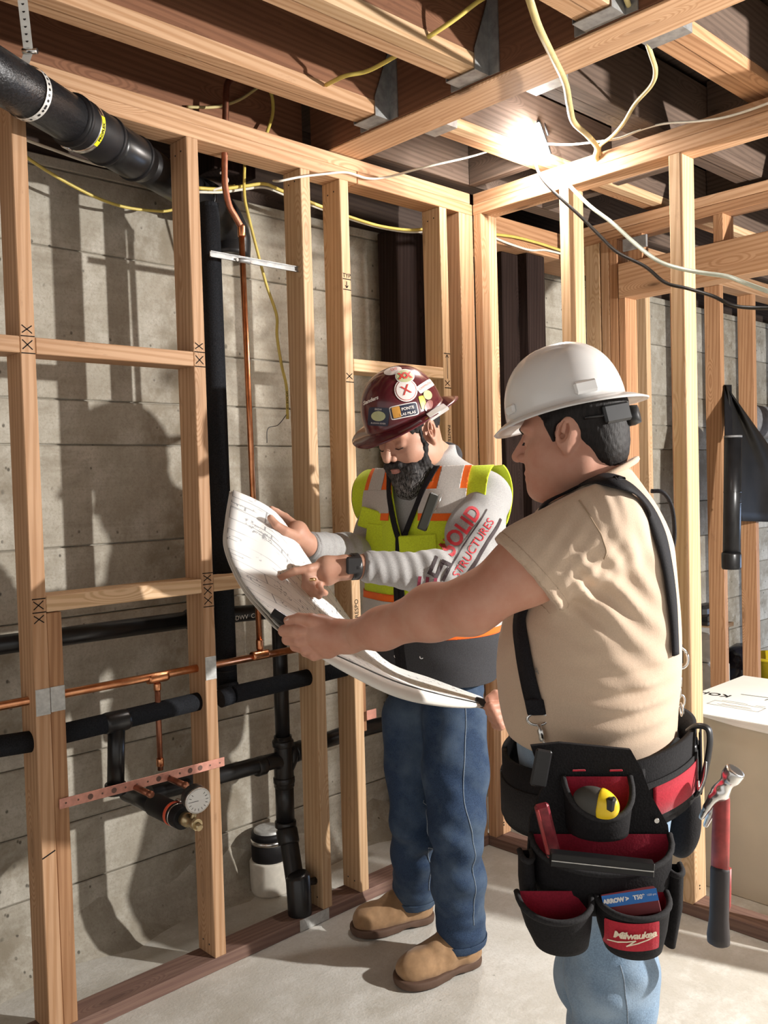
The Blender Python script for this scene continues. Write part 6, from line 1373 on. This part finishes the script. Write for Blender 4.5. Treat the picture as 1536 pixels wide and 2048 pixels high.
# second pouch on the far hip, seen behind the near leg
bp = Vol(D(1366, 1640, 1.80) - .16, D(1366, 1640, 1.80) + .16, .006); bp.ell(D(1362, 1600, 1.80), (.035, .05, .08), np.array([RIGHT, FWD, UP]), .03); bp.ell(D(1362, 1665, 1.80), (.030, .045, .05), np.array([RIGHT, FWD, UP]), .03); bp.rumple(.002, 60, 3, 6)
sdf_obj('hip_pouch', bp, 'belt', tb)
# suspenders
def ribbon(name, pts, w, V, F, mat, parent, lift=.004, t=.004, dep=None):
    bv = bvhtree.BVHTree.FromPolygons([Vector(v) for v in V], tris(np.asarray(F)).tolist()); ps = []; ns = []
    for px, py, *dp in pts:                      # a third value names a depth: the strap is laid on the nearest cloth there
        d = Vector(ray(px, py)); h = bv.ray_cast(Vector(CAM), d) if not dp else (None,)
        if h[0] is not None: n_ = h[1] if h[1].dot(d) < 0 else -h[1]; ps.append(np.array(h[0] + n_ * lift)); ns.append(np.array(n_))
        else:
            q = D(px, py, dp[0] if dp else dep); nr = bv.find_nearest(Vector(q)); n_ = nr[1]; ps.append(np.array(nr[0] + n_ * lift)); ns.append(np.array(n_))
    P_ = catmull(ps, 6); Nn = catmull(ns, 6); VV_ = []; FF_ = []
    for i in range(len(P_)):
        tg = P_[min(i + 1, len(P_) - 1)] - P_[max(i - 1, 0)]; tg /= np.linalg.norm(tg); n_ = Nn[i] - tg * (tg @ Nn[i]); n_ /= max(np.linalg.norm(n_), 1e-6); s = np.cross(tg, n_); ww = w if not hasattr(w, '__len__') else np.interp(i / (len(P_) - 1), np.linspace(0, 1, len(w)), w)
        VV_ += [P_[i] - s * ww / 2, P_[i] + n_ * .001, P_[i] + s * ww / 2]
        if i: k = 3 * i; FF_ += [(k - 3, k, k + 1, k - 2), (k - 2, k + 1, k + 2, k - 1)]
    o = link(name, mesh_from(name, VV_, FF_, True), mat, parent); m_ = o.modifiers.new('t', 'SOLIDIFY'); m_.thickness = t; m_.offset = 0; return o, P_
fs, fp_ = ribbon('suspender_strap', [(1168, 962, 1.72), (1128, 978, 1.71), (1092, 1012, 1.70), (1066, 1060, 1.695), (1050, 1120, 1.69), (1042, 1180, 1.665), (1043, 1240), (1049, 1300), (1060, 1360), (1074, 1418)], .036, tV, tF, 'blackcloth', tb, .005)
bs, bp_ = ribbon('suspender_strap', [(1160, 968, 1.70), (1186, 962, 1.68), (1225, 968), (1262, 985), (1292, 1020), (1313, 1070), (1328, 1130), (1338, 1200), (1343, 1260), (1345, 1310)], [.030, .05, .056, .056, .050, .042, .036, .030, .026, .024], tV, tF, 'blackcloth', tb, .006)
tube('grab_loop', catmull([D(1302, 982, 1.75), D(1326, 985, 1.75), D(1343, 1012, 1.76), D(1349, 1060, 1.77), D(1346, 1095, 1.77), D(1338, 1104, 1.77)], 6), .0042, 'blackcloth', tb, 8)
def linkring(c, a, b_, ra, rb, r=.0019, name='chain_link', n=20):
    a = a / np.linalg.norm(a); b_ = b_ - a * (a @ b_); b_ /= np.linalg.norm(b_); return tube(name, [c + a * ra * math.cos(t) + b_ * rb * math.sin(t) for t in np.linspace(0, 2 * math.pi, n + 1)], r, 'steel', tb, 8)
e0 = fp_[-1]; dn = -UP * .98 + RIGHT * .18; tow = -FWD
obox('strap_end', e0 - dn * .006 + tow * .006, RIGHT, dn, tow, .034, .030, .007, 'blackcloth', tb, .002)
linkring(e0 + dn * .016 + tow * .006, RIGHT, dn, .019, .011, .0028, 'strap_buckle'); tube('swivel_hook', [e0 + dn * .024 + tow * .008, e0 + dn * .034 + tow * .008, e0 + dn * .036 + tow * .008, e0 + dn * .056 + tow * .008], [.004, .004, .006, .0055], 'steel', tb, 10)
for k in range(3): linkring(e0 + dn * (.064 + .016 * k) + tow * .008 + RIGHT * .002, dn, RIGHT if k % 2 else FWD, .0115, .0075)
obox('strap_tab', e0 + dn * .110 + tow * .004 + RIGHT * .004, RIGHT, dn, tow, .020, .020, .006, 'blackcloth', tb, .002)
e1_ = D(1357, 1315, 1.71); linkring(e1_ + UP * .0, RIGHT * .8 + UP * .4, UP, .017, .022, .0028, 'strap_buckle')
obox('strap_end', e1_ + UP * .002 + FWD * .003, RIGHT * .8 + UP * .4, UP, -FWD, .024, .036, .004, 'blackcloth', tb, .001)
tube('swivel_hook', [e1_ - UP * .026, e1_ - UP * .036, e1_ - UP * .038, e1_ - UP * .056], [.004, .004, .006, .0055], 'steel', tb, 10)
for k in range(3): linkring(e1_ - UP * (.066 + .017 * k) + RIGHT * .002 * k, UP, RIGHT if k % 2 else FWD, .012, .0085)
# hammer holder
hl = tube('hammer_loop', catmull([D(1376, 1462, 1.68), D(1392, 1452, 1.67), D(1414, 1456, 1.66), D(1420, 1478, 1.655), D(1415, 1520, 1.65), D(1404, 1565, 1.645), D(1392, 1590, 1.65), D(1385, 1565, 1.66), D(1388, 1530, 1.665), D(1384, 1490, 1.67)], 6), .0105, 'black', tb, 10, True, .5)
tube('steel_hoop', catmull([D(1412, 1520, 1.645), D(1408, 1556, 1.63), D(1398, 1580, 1.625), D(1396, 1560, 1.64)], 6), .0026, 'steel', tb, 8)
# ============================================================ TOOLS IN THE BELT
hm = empty('claw_hammer', tuple(D(1440, 1890, 1.62))); tag(hm, 'claw hammer with red and black handle hanging from the belt', 'hammer')
MAT['ham_red'] = plain('red_rubber_handle', (.34, .05, .045), .5, 0, .3, 40)
k0, k1, k2 = D(1443, 1598, 1.62), D(1440, 1735, 1.62), D(1437, 1885, 1.62)
tube('handle', [k0 + UP * .02, k0, (k0 + k1) / 2, k1], [.0135, .0150, .0160, .0162], 'ham_red', hm, 18, True, .8)
tube('grip', [k1 + UP * .003, k1 - UP * .004, (k1 * 2 + k2) / 3, (k1 + k2 * 2) / 3, k2 + UP * .012, k2, k2 - UP * .005], [.0155, .0172, .0170, .0172, .0205, .0200, .012], plain('black_rubber_grip', (.035, .028, .028), .6), hm, 18, True, .85)
tube('grip_stripe', [k1 + RIGHT * .0135 - FWD * .003, (k1 + k2) / 2 + RIGHT * .0145 - FWD * .003, k2 + UP * .05 + RIGHT * .0145], [.0062, .0055, .003], 'ham_red', hm, 8)
h0 = D(1443, 1580, 1.615); hx = (D(1470, 1543, 1.60) - h0); hx /= np.linalg.norm(hx); hs_ = np.cross(hx, UP); hs_ /= np.linalg.norm(hs_)
hv3 = Vol(h0 - .09, h0 + .09, .0026); hv3.cone(h0 - hx * .006, h0 + hx * .020, .0150, .0120, .008); hv3.cone(h0 + hx * .020, h0 + hx * .030, .0115, .0115, .004); hv3.cone(h0 + hx * .034, h0 + hx * .046, .0180, .0180, .003); hv3.cone(k0 + UP * .012, h0 - UP * .002, .0155, .0125, .008)
hv3.cut(h0 + hx * .048, hx)
for s in (-1, 1): hv3.chain([h0 - hx * .004 + hs_ * s * .006, h0 - hx * .022 + (hs_ + UP * .9) * s * .008 - UP * .002, h0 - hx * .042 + (hs_ + UP * .9) * s * .0105 - UP * .006, h0 - hx * .060 + (hs_ + UP * .9) * s * .0125 - UP * .012], [.0125, .0095, .0072, .0052], .003)
sdf_obj('head', hv3, 'steel', hm, 1)
tape = empty('tape_measure', tuple(D(1190, 1600, 1.47))); tag(tape, 'yellow and black tape measure in the top pocket of the tool belt', 'tape measure')
tc_ = D(1188, 1606, 1.484); tx = RIGHT * .86 - FWD * .45 - UP * .12; tx /= np.linalg.norm(tx); ty = UP * .98 + RIGHT * .1; ty -= tx * (tx @ ty); ty /= np.linalg.norm(ty); tz = np.cross(tx, ty)
tvv = Vol(tc_ - .07, tc_ + .07, .0028); tvv.ell(tc_, (.036, .027, .021), np.array([tx, ty, tz]), .004); tvv.cut(tc_ + tx * .019, tx); sdf_obj('rubber_case', tvv, plain('grey_rubber_case', (.06, .058, .05), .6), tape, 1)
tvy = Vol(tc_ - .07, tc_ + .07, .0028); tvy.ell(tc_ + tx * .004, (.0380, .0285, .0225), np.array([tx, ty, tz]), .004); tvy.cut(tc_ + tx * .008, -tx); sdf_obj('yellow_band', tvy, plain('yellow_plastic', (.86, .60, .02), .35), tape, 1)
obox('thumb_lock', tc_ + tx * .029 + ty * .009 + tz * .009, ty, tz, tx, .022, .019, .014, 'black', tape, .003)
sq = empty('speed_square', tuple(D(1203, 1735, 1.44))); tag(sq, 'black steel square resting across the main tool pocket', 'square')
sxv = D(1305, 1738, 1.435) - D(1100, 1716, 1.445); sl_ = np.linalg.norm(sxv); sxv /= sl_; syv = UP - sxv * (sxv @ UP); syv /= np.linalg.norm(syv); szv = np.cross(sxv, syv); sc_ = D(1203, 1726, 1.438)
obox('fence', sc_, sxv, syv, szv, sl_, .022, .020, plain('black_oxide', (.012, .012, .013), .35, .3), sq, .001); obox('worn_edge', sc_ - syv * .0006 + szv * .0106, sxv, syv, szv, sl_ * .99, .0016, .001, 'zinc_dull', sq, 0)
sc2 = sc_ + FWD * .03
tr = [sc2 - sxv * sl_ / 2 - syv * .008, sc2 + sxv * sl_ / 2 - syv * .008, sc2 - syv * .08]; link('blade', mesh_from('blade', [p + szv * .002 for p in tr] + [p - szv * .002 for p in tr], [(0, 1, 2), (5, 4, 3), (0, 3, 4, 1), (1, 4, 5, 2), (2, 5, 3, 0)]), 'black', sq)
kn_ = empty('utility_knife', tuple(D(1105, 1700, 1.49))); tag(kn_, 'dark red knife handle poking out of the left side of the main tool pocket', 'knife')
ka, kb = D(1082, 1608, 1.470), D(1108, 1712, 1.485); kx = (kb - ka) / np.linalg.norm(kb - ka); ky = np.cross(kx, -FWD); ky /= np.linalg.norm(ky)
obox('handle', (ka + kb) / 2, kx, ky, np.cross(kx, ky), np.linalg.norm(kb - ka), .024, .014, plain('worn_red_enamel', (.20, .02, .03), .4, .2, .4, 60), kn_, .004); obox('side_face', (ka + kb) / 2 + ky * .009 - FWD * .003, kx, ky, np.cross(kx, ky), np.linalg.norm(kb - ka) * .9, .005, .016, plain('bright_red_enamel', (.34, .04, .04), .35), kn_, .001)
sb_ = empty('staple_box', tuple(D(1247, 1815, 1.44))); tag(sb_, 'blue and red carton of staples in the right lower tool pocket', 'box')
bxv = D(1312, 1798, 1.432) - D(1202, 1814, 1.44); bl = np.linalg.norm(bxv); bxv /= bl; byv = UP * .93 + FWD * .30; byv -= bxv * (bxv @ byv); byv /= np.linalg.norm(byv); bzv = np.cross(bxv, byv); bc_ = D(1258, 1795, 1.450)
obox('carton', bc_ - byv * .008, bxv, byv, bzv, bl, .036, .030, plain('maroon_card', (.16, .015, .02), .6), sb_, .001); obox('blue_face', bc_ + byv * .001 + bzv * .0152, bxv, byv, bzv, bl, .018, .0012, plain('blue_card', (.015, .17, .55), .5), sb_, 0)
text_on('box_lettering', 'ARROW >', .0088, bc_ + byv * .0008 + bzv * .016 - bxv * bl * .255, bxv, byv, 'white_paper', sb_, .0008, bold=.0007); text_on('box_lettering', 'T50*', .0090, bc_ + byv * .0008 + bzv * .016 + bxv * bl * .16, bxv, byv, 'white_paper', sb_, .0008, bold=.0004)
text_on('box_lettering', '1250 pcs', .0042, bc_ + byv * .002 + bzv * .016 + bxv * bl * .39, bxv, byv, 'white_paper', sb_, .0008)
# ============================================================ THINGS BEYOND THE RIGHT PARTITION
bx_ = empty('carton', (.5, -1.2, 0)); tag(bx_, 'big beige fixture carton with white top behind the right partition', 'box')
ZB = .592; BXF = .205; BYL = -.62
board('carton_body', (BXF, -1.95, .0), (BXF + .62, BYL, ZB - .004), plain('beige_card', (.60, .54, .43), .75, 0, .05, 6), bx_, 'y', .003)
board('carton_lid', (BXF - .006, -1.96, ZB - .003), (BXF + .63, BYL + .006, ZB), plain('white_card', (.84, .83, .76), .7, 0, .03, 6), bx_, 'y', .001)
V = [(BXF - .007, -.70, ZB - .002), (BXF - .007, -1.96, ZB - .002), (BXF - .010, -1.96, ZB - .075), (BXF - .009, -.88, ZB - .022)]; link('lid_flap', mesh_from('flap', V, [(0, 1, 2, 3)]), 'white_paper', bx_).modifiers.new('t', 'SOLIDIFY').thickness = .002
kp = P(1458, 1393, 'z', ZB); text_on('carton_lettering', 'KOHLER', .055, (kp[0], kp[1] + .098, ZB), (0, 1, 0), (-1, 0, 0), 'ink', bx_, .0012, bold=.001)
for px, py, w, h in ((1472, 1412, .16, .05),):
    q = P(px, py, 'z', ZB); strokes('carton_print', [[(q[0] + a, q[1] + b_, ZB) for a, b_ in s] for s in ([(-.03, .09), (.03, .09), (.03, -.09), (-.03, -.09), (-.03, .09)], [(.045, .07), (.05, .02), (.045, -.02)], [(.045, -.05), (.05, -.08)], [(0, .05), (0, -.05)], [(-.012, .06), (-.012, -.06)])], .004, (0, 0, 1), plain('grey_ink', (.35, .34, .32), .8), bx_)
q = P(1510, 1393, 'z', ZB); strokes('carton_print', [[(q[0], q[1] + .05, ZB), (q[0] + .01, q[1] - .05, ZB)], [(q[0] + .03, q[1] - .06, ZB), (q[0] - .03, q[1] - .05, ZB)]], .005, (0, 0, 1), 'ink', bx_)
# black pipe section with cap strapped to the far stud
pt_, pb_ = P(1466, 872, 'y', -.115), P(1463, 1133, 'y', -.115); ph = empty('capped_pipe', tuple(pb_)); tag(ph, 'short capped black plastic pipe hanging on a far stud', 'pipe')
rp = .0435; tube('pipe_body', [pt_, pb_], rp, 'abs', ph, 22); ring('end_cap', pb_ + UP * .03, UP, rp * 1.12, .085, 'abs', ph); ring('rim', pt_ - UP * .003, UP, rp * 1.03, .012, plain('grey_rim', (.20, .20, .20), .5), ph)
for py in (984, 1006): ring('raised_band', P(1465, py, 'y', -.115), UP, rp * 1.03, .01, 'abs', ph)
V = [P(x, y, 'y', yy) for x, y, yy in ((1448, 770, -.004), (1462, 770, -.004), (1449, 880, -.075), (1464, 880, -.075))]; link('hanging_strap', mesh_from('strap', V, [(0, 1, 3, 2)]), 'rubber', ph).modifiers.new('t', 'SOLIDIFY').thickness = .004
# black sheet draped from the stud
V = []; F = []; nx_, ny_ = 16, 14
tl, tr_, bl_, br_ = (1450, 772), (1462, 790), (1478, 1042), (1620, 1048)
for j in range(ny_ + 1):
    for i in range(nx_ + 1):
        a, b_ = i / nx_, j / ny_; x0 = 1452 + 26 * b_; x1 = 1462 + (1600 - 1462) * min(1, b_ * 1.35) ** 1.0; y0 = 770 + 272 * b_; y1 = 786 + (1046 - 786) * b_
        p = P(x0 + (x1 - x0) * a, y0 + (y1 - y0) * a, 'y', -.012 - .03 * b_ - .018 * math.sin(a * 9 + b_ * 2.5)); V.append(p)
for j in range(ny_):
    for i in range(nx_): k = j * (nx_ + 1) + i; F.append((k, k + 1, k + nx_ + 2, k + nx_ + 1))
tp_ = link('tarp', mesh_from('tarp', V, F, True), plain('black_sheeting', (.012, .010, .008), .6, 0, .3, 8, 0, .2)); tp_.modifiers.new('t', 'SOLIDIFY').thickness = .003; tag(tp_, 'black plastic sheet draped in a triangle from a far stud', 'sheet')
rl = empty('insulation_roll', tuple(P(1510, 850, 'y', .25))); tag(rl, 'grey roll with a white paper tag behind the far studs', 'roll')
ra_, rb_ = P(1478, 838, 'y', .25), P(1640, 862, 'y', .25); tube('roll', [ra_, rb_], .10, plain('grey_felt', (.22, .22, .23), .95, 0, .2, 40), rl, 20); tube('bracket', [np.array([ra_[0] + .25, .25, ra_[2] - .1]), np.array([ra_[0] + .25, .395, ra_[2] - .1])], .012, 'zinc', rl, 8)
obox('paper_tag', P(1493, 832, 'y', .13), (1, 0, 0), (.05, 0, 1), (0, -1, 0), .09, .20, .002, 'white_paper', rl, 0)
# clutter on the floor against the concrete
bgv = Vol(P(1480, 1345, 'y', .2) - [.3, .2, .62], P(1480, 1345, 'y', .2) + [.34, .16, .3], .010); c = P(1480, 1345, 'y', .2)
for dx, dy, dz, r in ((0, 0, 0, .13), (.06, .02, .08, .11), (-.05, .0, -.16, .15), (.03, -.02, -.22, .15), (-.04, 0, -.3, .17)): bgv.ell(c + np.array([dx, dy, dz]), (r, r * .8, r * .8), None, .04)
bgv.rumple(.006, 60, 2, 10); bgv.cut([0, 0, .002], -UP); bgv.cut([0, .385, 0], np.array([0, 1.0, 0]))
V_, F_ = bgv.mesh(1); tag(link('rubbish_bag', np_mesh('bag', V_, F_), plain('shiny_black_bag', (.012, .013, .02), .22)), 'crumpled black plastic bag against the concrete behind the far studs', 'bag')
q = P(1530, 1345, 'y', .12); yv = empty('bucket', (q[0], q[1], 0)); tag(yv, 'yellow bucket at the far right edge behind the studs', 'bucket')
lathe('pail', (q[0] + .16, q[1], 0), [(.10, 0), (.13, .002), (.155, q[2] + .06), (.162, q[2] + .062), (.162, q[2] + .08), (.15, q[2] + .08), (.125, .02), (0, .02)], plain('yellow_pail', (.80, .60, .03), .45), yv)
q = P(1418, 1330, 'y', .2)
for k in range(3): tag(board('cement_bag', (q[0] - .16 + .01 * k, .12, .02 + k * .165), (q[0] + .13 - .015 * k, .33, .18 + k * .165), plain('white_sack%d' % k, (.62, .62, .60), .9, 0, .12, 14), None, 'x', .03), ('bottom', 'middle', 'top')[k] + ' white sack of the stack behind the far studs', 'sack', 'stacked white sacks')
q = P(1410, 1254, 'y', .30); sh_ = empty('wall_shelf', tuple(q)); tag(sh_, 'small dark shelf on the concrete behind the far studs', 'shelf'); board('shelf_board', (q[0] - .15, .22, q[2] - .012), (q[0] + .2, .399, q[2] + .012), 'fir_pale', sh_, 'x'); board('shelf_side', (q[0] - .15, .25, q[2] - .25), (q[0] + .2, .399, q[2] - .013), 'joist_old', sh_, 'x')
tl_ = empty('power_tool', tuple(q + UP * .012)); tag(tl_, 'dark power tool standing on the small far shelf', 'tool'); obox('tool_body', q + UP * .10, np.array([1.0, 0, 0]), np.array([0, 1.0, 0]), UP, .16, .09, .07, 'black', tl_, .02); obox('tool_grip', q + UP * .055 + np.array([.02, 0, 0]), np.array([1.0, 0, 0]), np.array([0, 1.0, 0]), UP, .05, .06, .06, 'black', tl_, .01); obox('tool_battery', q + UP * .026 + np.array([.02, 0, 0]), np.array([1.0, 0, 0]), np.array([0, 1.0, 0]), UP, .12, .08, .028, 'black', tl_, .006)
# metal straps bolted to the far partition
sp_ = link('tie_strap', box_mesh(.012, .11, .05, .002), 'zinc', wall_far, tuple(P(1270, 486, 'x', XB - .008)))
